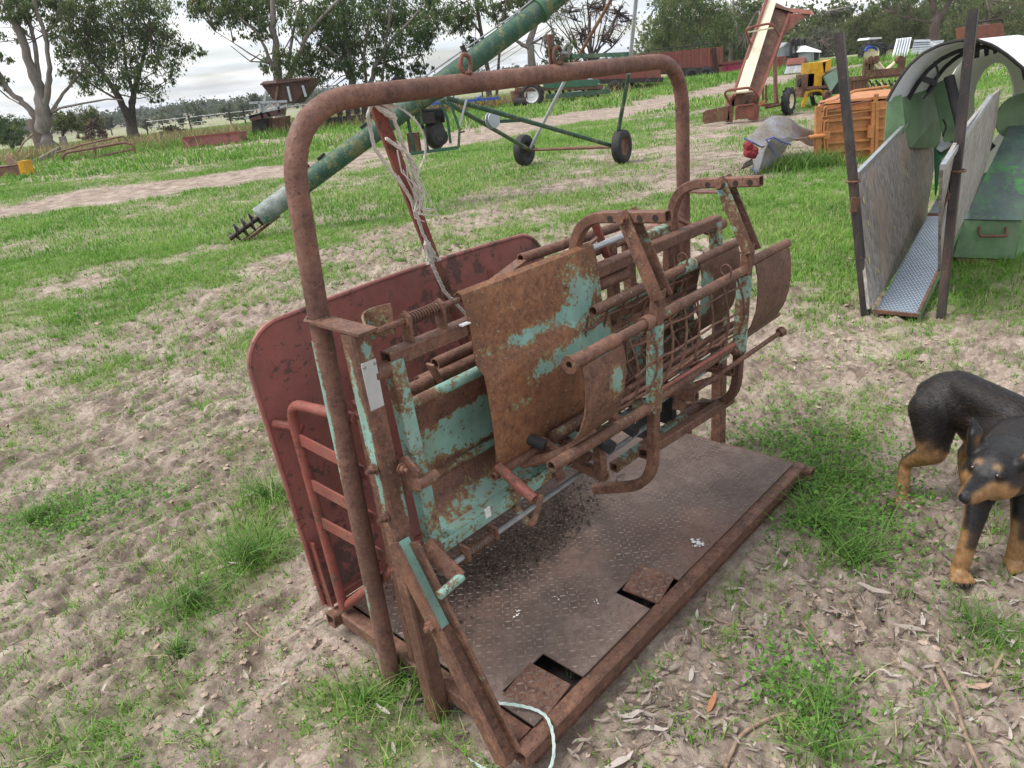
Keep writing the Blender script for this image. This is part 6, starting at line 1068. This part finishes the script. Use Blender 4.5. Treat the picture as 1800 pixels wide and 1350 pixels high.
T = thing('blue_tractor', 'blue tractor with a white canopy roof parked by the trees', 'tractor', (*G(1540, 104)[:2], 0)); h0 = V(*T.location); q = lambda px, py, d=0: P3(px, py, 51+d)-h0
wheel(T, q(1531, 94), (-.3, -1, 0), .75, .5, 'rubber', 'creamrim', 14, .62); wheel(T, q(1564, 95, .2), (-.3, -1, 0), .5, .35, 'rubber', 'creamrim', 12, .6); wheel(T, q(1536, 93, 1.7), (-.3, -1, 0), .75, .5, 'rubber', 'creamrim', 14, .62); wheel(T, q(1568, 94, 1.6), (-.3, -1, 0), .5, .35, 'rubber', 'creamrim', 12, .6)
MB().prism([q(1548, 80, .4), q(1572, 82, .4), q(1573, 92, .4), q(1548, 94, .4)], (0, .9, 0)).build('bonnet', M['blue'], T, smooth=False); MB().tube(path([q(1521, 90, -.1), q(1524, 83, -.1), q(1536, 81, -.1), q(1544, 88, -.1)], .2), .12, 8).build('mudguard', M['blue'], T); MB().box(q(1542, 90, .6), (.7, 1.0, .7)).build('chassis', M['dark'], T); MB().box(q(1548, 89, -.1), (.16, .1, .5)).build('tool_box', M['redcloth'], T)
MB().prism([q(1526, 70, .1), q(1529, 66, .1), q(1550, 65, .1), q(1550, 68, .1)], (0, 1.5, 0)).build('canopy', M['white'], T, smooth=False)
for px, dd in ((1531, .1), (1531, 1.4), (1546, .1), (1546, 1.4)): MB().tube([q(px, 69, dd), q(px+1, 84, dd)], .04, 6).build('canopy_post', M['dark'], T)
MB().box(q(1534, 80, .7), (.5, .6, .5)).build('seat', M['dark'], T); MB().tube([q(1546, 82, .7), q(1543, 76, .7)], .03, 6).build('steering_column', M['dark'], T)
T = thing('corrugated_sheet', 'bright white corrugated iron sheet leaning beside the tractor', 'metal sheet', (*G(1582, 103)[:2], 0)); h0 = V(*T.location); q = lambda px, py, d=0: P3(px, py, 49+d)-h0
MB().grid([[lerp(lerp(q(1577, 68, .7), q(1604, 65, .7), u), lerp(q(1568, 102), q(1596, 99), u), v_)+V(0, .06*math.cos(u*12*math.pi), 0) for v_ in (0, 1)] for u in np.linspace(0, 1, 49)], .01).build('ribbed_sheet', M['zinc'], T, sharp=80)
T = thing('iron_sheet_stack', 'grey flat iron sheets leaning right of the white corrugated sheet', 'metal sheets', (*G(1620, 98)[:2], 0)); h0 = V(*T.location)
for i in range(6): MB().prism([q(1601+i*1.2, 97-i*4.6, .1*i), q(1634+i*.3, 93-i*4, .1*i), q(1634+i*.3, 89.4-i*4, .12*i+.1), q(1602+i*1.2, 92.8-i*4.6, .12*i+.1)], (0, .05, 0)).build('sheet', M['zinc' if i % 2 else 'galv'], T, smooth=False)
MB().prism([q(1630, 94, .4), q(1655, 80, .4), q(1660, 70, 1), q(1634, 72, 1)], (0, .05, 0)).build('dark_sheet', M['galv'], T, smooth=False)
T = thing('rail_trailer', 'rust red railed trailer side showing above the white machine cover', 'trailer', (*G(1745, 84)[:2], 0)); h0 = V(*T.location); q = lambda px, py, d=0: P3(px, py, 52+d)-h0
MB().prism([q(1712, 46), q(1764, 40), q(1766, 70), q(1714, 76)], (0, 2, 0)).build('bin', M['rustred'], T, smooth=False); MB().tube(path([q(1712, 46), q(1712, 40), q(1760, 33), q(1764, 40)], .2), .06, 6).build('top_rail', M['dark'], T)
tag(MB().box(PV(1479, 101, 58), (.5, .4, .7)).build('orange_drum', M['orange']), 'small bright orange drum in the grass left of the tractor', 'drum')

# ================================================================== sheep loading ramp with plywood walls
RA, RL = nrm(V(.64, .77, 0)), nrm(V(.77, -.64, 0)); rb = V(2.35, 4.31, 0)
T = thing('loading_ramp', 'narrow loading ramp with grey plywood walls tied to two black posts', 'ramp', rb); h0 = rb
nl = nrm(np.cross(RA, nrm(V(0, 0, 1)-RL*.25))); nr_ = nrm(np.cross(RA, nrm(V(0, 0, 1)+RL*.06)))
lw = lambda px, py: ONP(px, py, rb-RL*.012, nl)-h0
rw = lambda px, py: ONP(px, py, rb+RL*.25, nr_)-h0
MB().prism([lw(*p) for p in ((1507, 306), (1570, 240), (1636, 172), (1663, 163), (1656, 215), (1645, 278), (1628, 385), (1575, 480), (1529, 543), (1519, 450), (1510, 360))], nl*.018*np.sign(np.dot(nl, rb-EYE))).build('plywood_wall', M['ply'], T, smooth=False)
MB().prism([rw(*p) for p in ((1658, 293), (1697, 226), (1740, 172), (1759, 157), (1752, 215), (1738, 275), (1720, 334), (1679, 417), (1654, 475), (1655, 400))], nr_*.018*np.sign(np.dot(nr_, rb-EYE))).build('plywood_wall', M['ply'], T, smooth=False)
MB().beam(lw(1506, 307), lw(1637, 172), .026, .03).build('edge_trim', M['galv'], T); MB().beam(rw(1657, 294), rw(1741, 171), .026, .03).build('edge_trim', M['galv'], T)
kn = lambda px, py, f_=lw, r=.018: f_(px, py)
sgn = -1 if nl[0] > 0 else 1
for px, py, r1, r2 in ((1517, 352, .014, .026), (1525, 392, .012, .022), (1527, 458, .012, .026), (1572, 400, .011, .015), (1594, 308, .012, .022), (1543, 477, .008, .014)):
    c = lw(px, py)-nl*np.sign(np.dot(nl, lw(px, py)+h0-EYE))*.0025; e1 = RA; e2 = nrm(V(0, 0, 1)-RL*.25); MB().prism([c+e1*r1*math.cos(t)+e2*r2*math.sin(t) for t in np.linspace(0, 2*math.pi, 14, endpoint=False)], -nl*.002*np.sign(np.dot(nl, rb-EYE))).build('knot_patch', flatmat('knot_filler', 'd6c48c', .8, .15) if 'knotm' not in M else M['knotm'], T, smooth=False)
    M['knotm'] = bpy.data.materials['knot_filler']
rz = lambda t, o, dz=0: RA*t+RL*o+V(0, 0, .03+.2*t+dz)
rows = []
MB().grid([[rz(t, .0), rz(t, .235)] for t in (0, 1.5)], .012).build('ramp_floor', M['rampzinc'], T, smooth=False); MB().grid([[rz(t, .0, .006), rz(t, .235, .006)] for t in (1.52, 2.3)], .012).build('upper_floor', M['rampzinc'], T, smooth=False)
b = MB()
for i, t in enumerate(np.arange(.02, 1.5, .021)):
    for j, o in enumerate(np.arange(.014, .225, .021)):
        p = rz(t, o+(.0105 if i % 2 else 0)); a = RA*.008+V(0, 0, .0016); w_ = RL*.0085; u_ = V(-.0006, -.0006, .003); b.add([p-w_, p+w_, p+w_*.6+a*.6+u_, p-w_*.6+a*.6+u_, p+w_*.7+a, p-w_*.7+a], [(0, 1, 2, 3), (3, 2, 4, 5)])
b.build('raised_dimples', M['rampzinc'], T, kind='stuff', smooth=False)
MB().beam(rz(0, -.004, .0), rz(0, .245, .0), .02, .02).build('floor_lip', M['rust'], T); MB().beam(rz(1.5, -.004, .006), rz(1.5, .245, .006), .02, .02).build('floor_lip', M['rust'], T); MB().beam(rz(0, .243, -.012), rz(1.6, .243, -.012), .012, .07).build('green_side', M['green'], T); MB().beam(rz(0, .243, .026), rz(1.5, .243, .026), .016, .012).build('rusty_edge', M['rust'], T)
p1 = lambda px, py: ONP(px, py, V(*G(1521, 550)), RA)-h0; p2 = lambda px, py: ONP(px, py, V(*G(1655, 557)), RA)-h0
for f_, a, c_ in ((p1, (1475, 58), (1522, 553)), (p2, (1711, 16), (1654, 559))): MB().sq([f_(*a), f_(*c_)], .05, up=RA).build('black_post', M['dark' if f_ is p1 else 'postiron'] if 'postiron' in M else M.setdefault('postiron', rusty('rust_black_post', (.035, .033, .034), .86, 4, fleck=.05, primer=(.1, .06, .04))), T)
for f_, c_ in ((p1, (1500, 318)), (p2, (1683, 300))):
    c = f_(*c_); MB().tube([c+RL*.04*math.cos(t)+RA*.04*math.sin(t) for t in np.linspace(0, 2*math.pi, 16, endpoint=False)], .007, 6, closed=True).build('tie_wire', M['rust'], T)
MB().box(p1(1505, 358)-RA*.03, (.05, .012, .09)).build('hinge_plate', M['rust'], T); hg = MB()
for px, py in ((1664, 330), (1666, 342), (1670, 352), (1664, 360)): hg.lathe(p2(px, py)-RA*.03-RL*.02, (.3, -.2, 1), [(0, .0), (.005, .012), (.03, .014), (.05, .006), (.055, 0)], 8)
hg.build('chain_links', M['rust'], T)
# ================================================================== green and white machine behind the ramp
gp = V(*G(1730, 462)); gn = nrm(V(-.30, -1, 0)); gl = nrm(V(1, -.30, 0)); T = thing('shearing_machine', 'green machine with a curved white hood behind the loading ramp', 'handling machine', (gp[0], gp[1], 0)); h0 = V(gp[0], gp[1], 0)
gq = lambda px, py, d=0: ONP(px, py, gp-gn*d, gn)-h0
MB().prism([gq(1676, 452), gq(1694, 384), gq(1797, 386), gq(1783, 456)], -gn*.5).build('front_box', M['green'], T, smooth=False); MB().prism([gq(1797, 386), gq(1812, 350, .2), gq(1830, 420, .2), gq(1784, 456)], V(.02, .02, 0)).build('side_cheek', M['green'], T, smooth=False); MB().beam(gq(1680, 460, .03), gq(1782, 466, .03), .06, .07).build('base_rail', M['rust'], T)
hd = MB().tube(path([gq(1722, 400, -.0), gq(1723, 415, -.06), gq(1770, 415, -.06), gq(1769, 400, 0)], .015, 4), .011, 8); hd.build('handle', M['browniron'], T)
sl = nrm(V(0, 0, .72)-gn*1.0); sp_n = nrm(np.cross(gl, sl)); s0 = gq(1694, 384)+h0; sq_ = lambda px, py: ONP(px, py, s0, sp_n)-h0
M['wornslide'] = rusty('worn_green_slide', lin('5b6a68'), .62, 2.2, rust=(lin('3f7a44'), lin('52914e'), lin('5d9a58')), fleck=0, primer=lin('557a62'), prough=.4)
MB().prism([sq_(*p) for p in ((1695, 385), (1797, 387), (1835, 170), (1822, 150), (1795, 178), (1735, 303))], sp_n*.012*(-1 if sp_n[2] > 0 else 1)).build('sloping_slide', M['wornslide'], T, smooth=False)
MB().prism([gq(1668, 350, .55), gq(1735, 303, .55), gq(1705, 380, .12), gq(1690, 392, .12)], -gn*.02).build('side_panel', M['dkgreen'], T, smooth=False)
disc = gq(1795, 205, .75); MB().lathe(disc, gn, [(0, 0), (0, .17), (-.03, .17)], 26).build('green_disc', M['green'], T)
# hood: a bent sheet from front rim to back rim
rim = [(1559, 178), (1566, 164), (1580, 140), (1598, 115), (1622, 94), (1650, 80), (1680, 72), (1712, 69), (1745, 80), (1772, 98), (1800, 122), (1822, 150), (1836, 185)]
rp = [gq(*p, .30) for p in rim]; back = nrm(V(.74, .67, 0))*1.2+V(0, 0, -.02)
def smooth_line(P, n=36): 
    P = np.array(P); s = np.linspace(0, len(P)-1, n); return [V(*[np.interp(x, range(len(P)), P[:, k]) for k in range(3)]) for x in s]
rl_ = smooth_line(rp); M['hoodwhite'] = flatmat('white_hood', 'dfe3e8', .4, .06)
hood = MB().grid([[p+back*t for p in rl_] for t in np.linspace(0, 1, 8)], .012).build('white_hood', M['hoodwhite'], T, sharp=60); MB().tube(rl_, .012, 8).build('hood_rim', M['dark'], T)
for k, t in ((.0, .30), (.02, .62)): MB().tube([p*.985+V(.0, 0, -.035)+back*t for p in rl_[2:26]], .016, 8).build('inner_rib', M['rubber'], T)
# back moulding with an hourglass opening
bk = lambda px, py: gq(px, py, 1.35)
out_ = [(1640, 300), (1645, 220), (1665, 150), (1690, 105), (1715, 86), (1755, 80), (1785, 100), (1805, 140), (1812, 200), (1800, 270), (1770, 300), (1725, 305)]
inn = [(1714, 205), (1712, 170), (1718, 145), (1732, 122), (1742, 114), (1752, 109), (1768, 114), (1776, 130), (1782, 155), (1780, 185), (1772, 215), (1735, 262)]
ob = MB(); n_ = len(out_); Po = [bk(*p) for p in out_]; Pi = [bk(*p) for p in inn]; k_ = -gn*.02
cen = sum(Pi)/len(Pi)
ao = [math.atan2((p-cen)[2], np.dot(p-cen, gl)) for p in Po]; ai = [math.atan2((p-cen)[2], np.dot(p-cen, gl)) for p in Pi]
def ray_poly(P, A, a):
    d2 = V(math.cos(a), math.sin(a)); best = None
    Q = [V(np.dot(p-cen, gl), (p-cen)[2]) for p in P]
    for i in range(len(Q)):
        p, q = Q[i], Q[(i+1) % len(Q)]; e = q-p; det = d2[0]*(-e[1])+e[0]*d2[1]
        if abs(det) < 1e-9: continue
        t = (p[0]*(-e[1])+e[0]*p[1])/det; u = (d2[0]*p[1]-d2[1]*p[0])/det
        if t > 0 and -1e-6 <= u <= 1+1e-6 and (best is None or t > best): best = t
    return cen+gl*d2[0]*best+V(0, 0, d2[1]*best) if best else cen
angs = np.linspace(0, 2*math.pi, 49); ob.grid([[ray_poly(Pi, ai, a), ray_poly(Po, ao, a)] for a in angs], .03); ob.build('white_moulding', M['offwhite'], T, sharp=60)
for i, (px, w_) in enumerate(((1717, 13), (1735, 10), (1750, 9))): MB().prism([gq(px-w_/2, 75, .6), gq(px+w_/2, 75, .6), gq(px+w_/2-2, 101-i*4, .6), gq(px-w_/2+3, 103-i*4, .6)], -gn*.03).build('black_tab', M['rubber'], T, smooth=False)
MB().prism([gq(1560, 176, .34), gq(1585, 166, .34), gq(1592, 230, .34), gq(1552, 285, .34)], -gn*.02).build('side_panel', M['green'], T, smooth=False); MB().prism([gq(1572, 172, .40), gq(1640, 146, 1.1), gq(1662, 190, 1.1), gq(1650, 260, 1.1), gq(1600, 260, .45), gq(1584, 240, .40)], -gn*.02).build('inner_panel', M['green'], T, smooth=False)
MB().prism([gq(1640, 150, .9), gq(1665, 138, .9), gq(1686, 245, .55), gq(1660, 250, .55)], -gn*.02).build('inner_panel', M['green'], T, smooth=False); MB().prism([gq(1645, 262, .5), gq(1665, 240, .7), gq(1688, 250, .7), gq(1655, 280, .4), gq(1646, 345, .4)], -gn*.05).build('green_box', M['dkgreen'], T, smooth=False); MB().prism([gq(1646, 262, .45), gq(1662, 238, .75), gq(1685, 250, .75), gq(1654, 268, .40)], V(0, 0, .012)).build('box_lid', M['zinc'], T, smooth=False)
MB().tube([gq(1668, 134, .5), gq(1690, 225, .4)], .036, 12).build('black_tube', M['rubber'], T); MB().tube(path([gq(1642, 108, .5), gq(1650, 125, .5), gq(1644, 152, .5), gq(1622, 174, .5)], .1), .008, 8).build('cable', M['rubber'], T); MB().tube(path([gq(1658, 210, .5), gq(1664, 222, .5), gq(1657, 240, .5)], .05), .007, 8).build('cable', M['rubber'], T); MB().beam(gq(1622, 138, .5), gq(1645, 146, .5), .04, .04).build('clamp', M['rubber'], T)
MB().beam(gq(1735, 262, .9), gq(1745, 252, .9), .05, .05).build('bracket', M['dark'], T); MB().tube([gq(1797, 118, .35), gq(1801, 140, .35)], .012, 6).build('hinge', M['rubber'], T)

# ================================================================== the dog
def dog():
    D0 = V(1.5, 2.05, 0); T = thing('dog', 'black and tan kelpie type dog standing with its head lowered at the right edge', 'dog', D0)
    H0 = PV(1748, 828, 1.66); NO = PV(1699, 872, 1.565); ms = H0*.45+NO*.55
    b = MB()
    def cap(p, q, r1, r2, n=9):
        p = V(*p)-D0; q = V(*q)-D0; d = nrm(q-p); pr = [(-r1*math.cos(t), r1*math.sin(t)) for t in np.linspace(0, math.pi/2, n//2+1)]; L_ = np.linalg.norm(q-p)
        pr += [(L_*t, r1*(1-t)+r2*t) for t in np.linspace(.1, .9, 5)]; pr += [(L_+r2*math.sin(t), r2*math.cos(t)) for t in np.linspace(0, math.pi/2, n//2+1)]
        pr[0] = (pr[0][0], 0); pr[-1] = (pr[-1][0], 0); b.lathe(p, d, pr, 18)
    pel = (1.56, 2.305, .425); mid = (1.615, 2.12, .415); che = (1.575, 1.94, .395); sho = (1.54, 1.90, .44)
    cap(pel, mid, .094, .090); cap(mid, che, .092, .110); cap(che, sho, .104, .090); cap((1.60, 2.0, .47), (1.57, 2.28, .475), .075, .06); cap((1.58, 2.25, .47), (1.53, 2.36, .42), .06, .055)
    cap(sho, H0, .092, .072); cap((1.50, 1.88, .38), H0-V(0, 0, .03), .08, .055)
    fw = nrm(NO-H0); up = nrm(V(0, 0, 1)-fw*fw[2]); sd_ = np.cross(fw, up)
    cap(H0-fw*.012, H0+fw*.04-up*.006, .068, .050); cap(H0-sd_*.022+fw*.02-up*.015, H0+sd_*.022+fw*.02-up*.015, .050, .050); cap(H0+fw*.04-up*.016, NO-fw*.006-up*.004, .041, .0235); cap(H0+fw*.03-up*.036, NO-fw*.024-up*.020, .032, .017)
    for s in (-1, 1): cap(H0+fw*.05+up*.032+sd_*s*.030, H0+fw*.060+up*.024+sd_*s*.033, .015, .012)
    def leg(pts, rr):
        for i in range(len(pts)-1): cap(pts[i], pts[i+1], rr[i], rr[i+1])
    def paw(f_, dr):
        f_ = V(*f_); dr = nrm(V(*dr)); s_ = V(-dr[1], dr[0], 0); cap(f_+V(0, 0, .022), f_+dr*.018+V(0, 0, .018), .027, .024)
        for k in (-1.5, -.5, .5, 1.5): cap(f_+dr*.018+s_*k*.014+V(0, 0, .018), f_+dr*(.050-abs(k)*.006)+s_*k*.0185+V(0, 0, .012), .0105, .0095)
        return [f_+dr*(.055-abs(k)*.006)+s_*k*.015+V(0, 0, .010) for k in (-1.5, -.5, .5, 1.5)], dr
    fd = (-.25, -1, 0); nails = []
    leg([(1.475, 1.905, .37), (1.445, 1.915, .27), (1.40, 1.872, .125), (1.385, 1.865, .05)], (.066, .041, .027, .026)); nails.append(paw((1.38, 1.865, 0), fd))
    leg([(1.60, 1.91, .37), (1.595, 1.93, .27), (1.575, 1.885, .125), (1.57, 1.88, .05)], (.066, .041, .027, .026)); nails.append(paw((1.565, 1.88, 0), (.05, -1, 0)))
    leg([(1.50, 2.29, .385), (1.475, 2.225, .255), (1.452, 2.345, .145), (1.438, 2.315, .05)], (.085, .048, .024, .022)); nails.append(paw((1.432, 2.305, 0), (-.5, -1, 0)))
    leg([(1.63, 2.31, .385), (1.665, 2.25, .255), (1.69, 2.37, .145), (1.695, 2.34, .05)], (.085, .048, .024, .022)); nails.append(paw((1.70, 2.33, 0), (-.1, -1, 0)))
    leg([(1.565, 2.39, .44), (1.60, 2.46, .34), (1.63, 2.50, .2)], (.03, .026, .018))
    # ears: thick leaf shaped cones
    def ear(s, tip):
        e0 = H0+up*.038+sd_*s*.050-fw*.010
        for k in (-1, 0, 1):
            cap(e0+fw*k*.016+sd_*s*.004*abs(k), e0*.45+tip*.55+fw*k*.014, .018, .014)
        cap(e0*.45+tip*.55, tip, .021, .004); return e0
    sL = -1 if np.dot(sd_, V(1, 0, 0)) > 0 else 1
    tipL = H0+up*.138+sd_*sL*.074-fw*.004; tipR = H0+up*.10-sd_*sL*.095-fw*.02; eL = ear(sL, tipL); eR = ear(-sL, tipR)
    raw = b.build('body', M['dark'], None); md = raw.modifiers.new('r', 'REMESH'); md.mode = 'VOXEL'; md.voxel_size = .0052; sm = raw.modifiers.new('s', 'SMOOTH'); sm.iterations = 2; sm.factor = .5
    dg = bpy.context.evaluated_depsgraph_get(); me = bpy.data.meshes.new_from_object(raw.evaluated_get(dg)); bpy.data.objects.remove(raw)
    n = len(me.vertices); co = np.zeros(n*3, np.float32); me.vertices.foreach_get('co', co); co = co.reshape(-1, 3).astype(float)
    ed = np.zeros(len(me.edges)*2, np.int32); me.edges.foreach_get('vertices', ed); ed = ed.reshape(-1, 2); deg = np.bincount(ed.ravel(), minlength=n)[:, None]
    wgt = (sstep(.07, .16, co[:, 2])*sstep(.15, .22, np.linalg.norm(co+D0-H0, axis=1)))[:, None]*.6
    for _ in range(26):
        av = np.zeros_like(co); np.add.at(av, ed[:, 0], co[ed[:, 1]]); np.add.at(av, ed[:, 1], co[ed[:, 0]]); co = co+(av/np.maximum(deg, 1)-co)*wgt
    wgt = (sstep(.07, .16, co[:, 2]))[:, None]*.5
    for _ in range(3):
        av = np.zeros_like(co); np.add.at(av, ed[:, 0], co[ed[:, 1]]); np.add.at(av, ed[:, 1], co[ed[:, 0]]); co = co+(av/np.maximum(deg, 1)-co)*wgt
    me.vertices.foreach_set('co', co.astype(np.float32).ravel()); me.update(); co = co+D0; no = np.zeros(n*3, np.float32); me.vertices.foreach_get('normal', no); no = no.reshape(-1, 3)
    tan = np.zeros(n)
    def blob(c, r, k=1.0): 
        nonlocal tan; d = np.linalg.norm((co-V(*c)), axis=1); tan = np.maximum(tan, k*(1-sstep(r*.72, r*1.1, d)))
    hz = co[:, 2]; fl_ = (co[:, 1] < 2.02) & (np.linalg.norm(co-H0, axis=1) > .19); hl = co[:, 1] > 2.1
    nz = (fbm(co[:, 0]*9+hz*4, co[:, 1]*9+hz*7, 3, 3, 7)-.5)
    tan = np.maximum(tan, np.where(fl_, 1-sstep(.155, .19, hz+nz*.05), 0)); tan = np.maximum(tan, np.where(fl_ & (no[:, 1] > .15), 1-sstep(.22, .26, hz), 0)); stripe = fl_ & (no[:, 1] < -.35) & (hz > .115) & (hz < .2) & (np.abs(no[:, 0]) < .75); tan = np.where(stripe, tan*.12, tan)
    front_in = (no[:, 1] < .25); tan = np.maximum(tan, np.where(hl & front_in, 1-sstep(.26, .31, hz+nz*.08), 0)); tan = np.maximum(tan, np.where(hl, 1-sstep(.07, .10, hz), 0))
    a_, u_, s_ = (co-H0)@fw, (co-H0)@up, (co-H0)@sd_
    mz = (a_ > .052) & (np.abs(s_)/np.maximum(1e-3, .030-.08*(a_-.06)) > .62) & (u_ < .012); tan = np.where(mz & (np.linalg.norm(co-H0, axis=1) < .19), np.maximum(tan, .95), tan)
    tan = np.where((a_ > .02) & (u_ < -.034) & (np.linalg.norm(co-H0, axis=1) < .19), np.maximum(tan, .95), tan)
    for s in (-1, 1): blob(H0+fw*.054+up*.046+sd_*s*.022, .0095); blob(H0+fw*.035-up*.030+sd_*s*.056, .026)
    de = np.minimum(np.linalg.norm((co-(eL*.62+tipL*.38))*1.0, axis=1), 9); tan = np.maximum(tan, np.where((de < .026) & (no@fw > .25), .8, 0)); de = np.linalg.norm(co-(eR*.6+tipR*.4), axis=1); tan = np.maximum(tan, np.where((de < .026) & (no@fw > .25), .8, 0))
    tan = np.where(a_ > .155, 0, tan) if False else tan
    for _ in range(5):
        av = np.zeros(n); np.add.at(av, ed[:, 0], tan[ed[:, 1]]); np.add.at(av, ed[:, 1], tan[ed[:, 0]]); tan = .4*tan+.6*av/np.maximum(deg[:, 0], 1)
    at_ = me.attributes.new('tan', 'FLOAT', 'POINT'); at_.data.foreach_set('value', tan.astype(np.float32)); me.polygons.foreach_set('use_smooth', [True]*len(me.polygons))
    m = NT('dog_coat'); f_ = m.attr('tan'); bl = m.ramp(m.noise(60, 5, .7, m.co('Object', (1, .5, 1))), (.35, (.004, .004, .0045)), (.65, (.012, .012, .014))); tn = m.ramp(m.noise(40, 5, .7), (.3, (.17, .085, .032)), (.7, (.38, .22, .095))); m.bump(m.noise(260, 4, .7, m.co('Object', (1, .4, 1))), .35, .003); m.fin(m.mix(f_, bl, tn), .46, 0, .35)
    me.materials.clear(); me.materials.append(m.m); body = bpy.data.objects.new('body', me); COL.objects.link(body); body.parent = T
    # short coat
    me.calc_loop_triangles(); tri = np.zeros(len(me.loop_triangles)*3, np.int32); me.loop_triangles.foreach_get('vertices', tri); tri = tri.reshape(-1, 3); P = co-D0
    ar_ = np.linalg.norm(np.cross(P[tri[:, 1]]-P[tri[:, 0]], P[tri[:, 2]]-P[tri[:, 0]]), axis=1); N_ = 110000; ti = RNG.choice(len(tri), N_, p=ar_/ar_.sum()); w = RNG.dirichlet((1, 1, 1), N_)[:, :, None]
    p = (P[tri[ti]]*w).sum(1); nn = (no[tri[ti]]*w).sum(1); tt = np.clip((tan[tri[ti]]*w[:, :, 0]).sum(1)+RNG.normal(0, .12, N_), 0, 1); keep_ = (np.linalg.norm(p+D0-NO, axis=1) > .032); p, nn, tt = p[keep_], nn[keep_], tt[keep_]; N_ = len(p); inhead = np.linalg.norm(p+D0-H0, axis=1) < .14
    flow = np.tile(V(.05, .9, -.45), (N_, 1)); flow[inhead] = -fw-up*.2; low = (p[:, 2] < .26); flow[low] = V(0, .1, -1); flow += RNG.normal(0, .09, (N_, 3)); flow -= nn*np.sum(flow*nn, 1)[:, None]; flow /= np.linalg.norm(flow, axis=1)[:, None]+1e-9
    L_ = np.where(inhead, .005, np.where(low, .007, .015))*RNG.uniform(.6, 1.3, N_); tipv = p+(flow*.95+nn*.17)*L_[:, None]; sdv = np.cross(flow, nn)*.0006
    vv = np.stack([p-sdv-nn*.001, p+sdv-nn*.001, tipv+sdv*.3, tipv-sdv*.3], 1).reshape(-1, 3); np_mesh('coat_hair', vv, np.arange(N_*4).reshape(-1, 4), m.m, {'tan': np.repeat(tt, 4)}, True, body)['kind'] = 'stuff'
    eye = mottle('dog_eye', ((.008, .005, .003), (.02, .010, .005), (.035, .016, .007)), 30, .08)
    def nearest(q): return co[np.argmin(np.linalg.norm(co-q, axis=1))]
    for s in (-1, 1):
        q = nearest(H0+fw*.080+up*.030+sd_*s*.034)-D0; MB().lathe(q-nrm(fw+sd_*s*.5)*.006, nrm(fw+sd_*s*.5+up*.1), [(-.004, 0), (0, .0070), (.003, .0072), (.0058, .0054), (.0074, .0025), (.0078, 0)], 14).build('eye', eye, body)
    nq = NO-D0+fw*.014; MB().lathe(nq-fw*.012-up*.0, fw, [(0, .010), (.006, .0145), (.014, .0135), (.018, .008), (.0195, 0)], 14).build('nose', mottle('dog_nose', ((.008, .008, .009), (.016, .016, .018), (.03, .03, .034)), 90, .35), body)
    nb = MB()
    for ps, dr in nails:
        for q in ps: nb.lathe(q-D0-dr*.003, dr+V(0, 0, -.5), [(0, .0050), (.008, .0044), (.018, 0)], 7)
    nb.build('claws', M['rubber'], body)
dog()
# ================================================================== the air between here and the hills
hz = MB().box((0, 1060, 12), (3600, 2360, 44)).build('haze', mottle('haze_surface', ((0, 0, 0), (0, 0, 0)), 1), None, smooth=False)
hm = bpy.data.materials.new('haze_air'); hm.use_nodes = True; hm.node_tree.nodes.clear(); ho = hm.node_tree.nodes.new('ShaderNodeOutputMaterial'); hv = hm.node_tree.nodes.new('ShaderNodeVolumePrincipled')
hv.inputs['Color'].default_value = (.82, .88, .95, 1); hv.inputs['Density'].default_value = .0003; hv.inputs['Anisotropy'].default_value = .2; hm.node_tree.links.new(hv.outputs[0], ho.inputs['Volume'])
hz.data.materials.clear(); hz.data.materials.append(hm); tag(hz, kind='stuff')
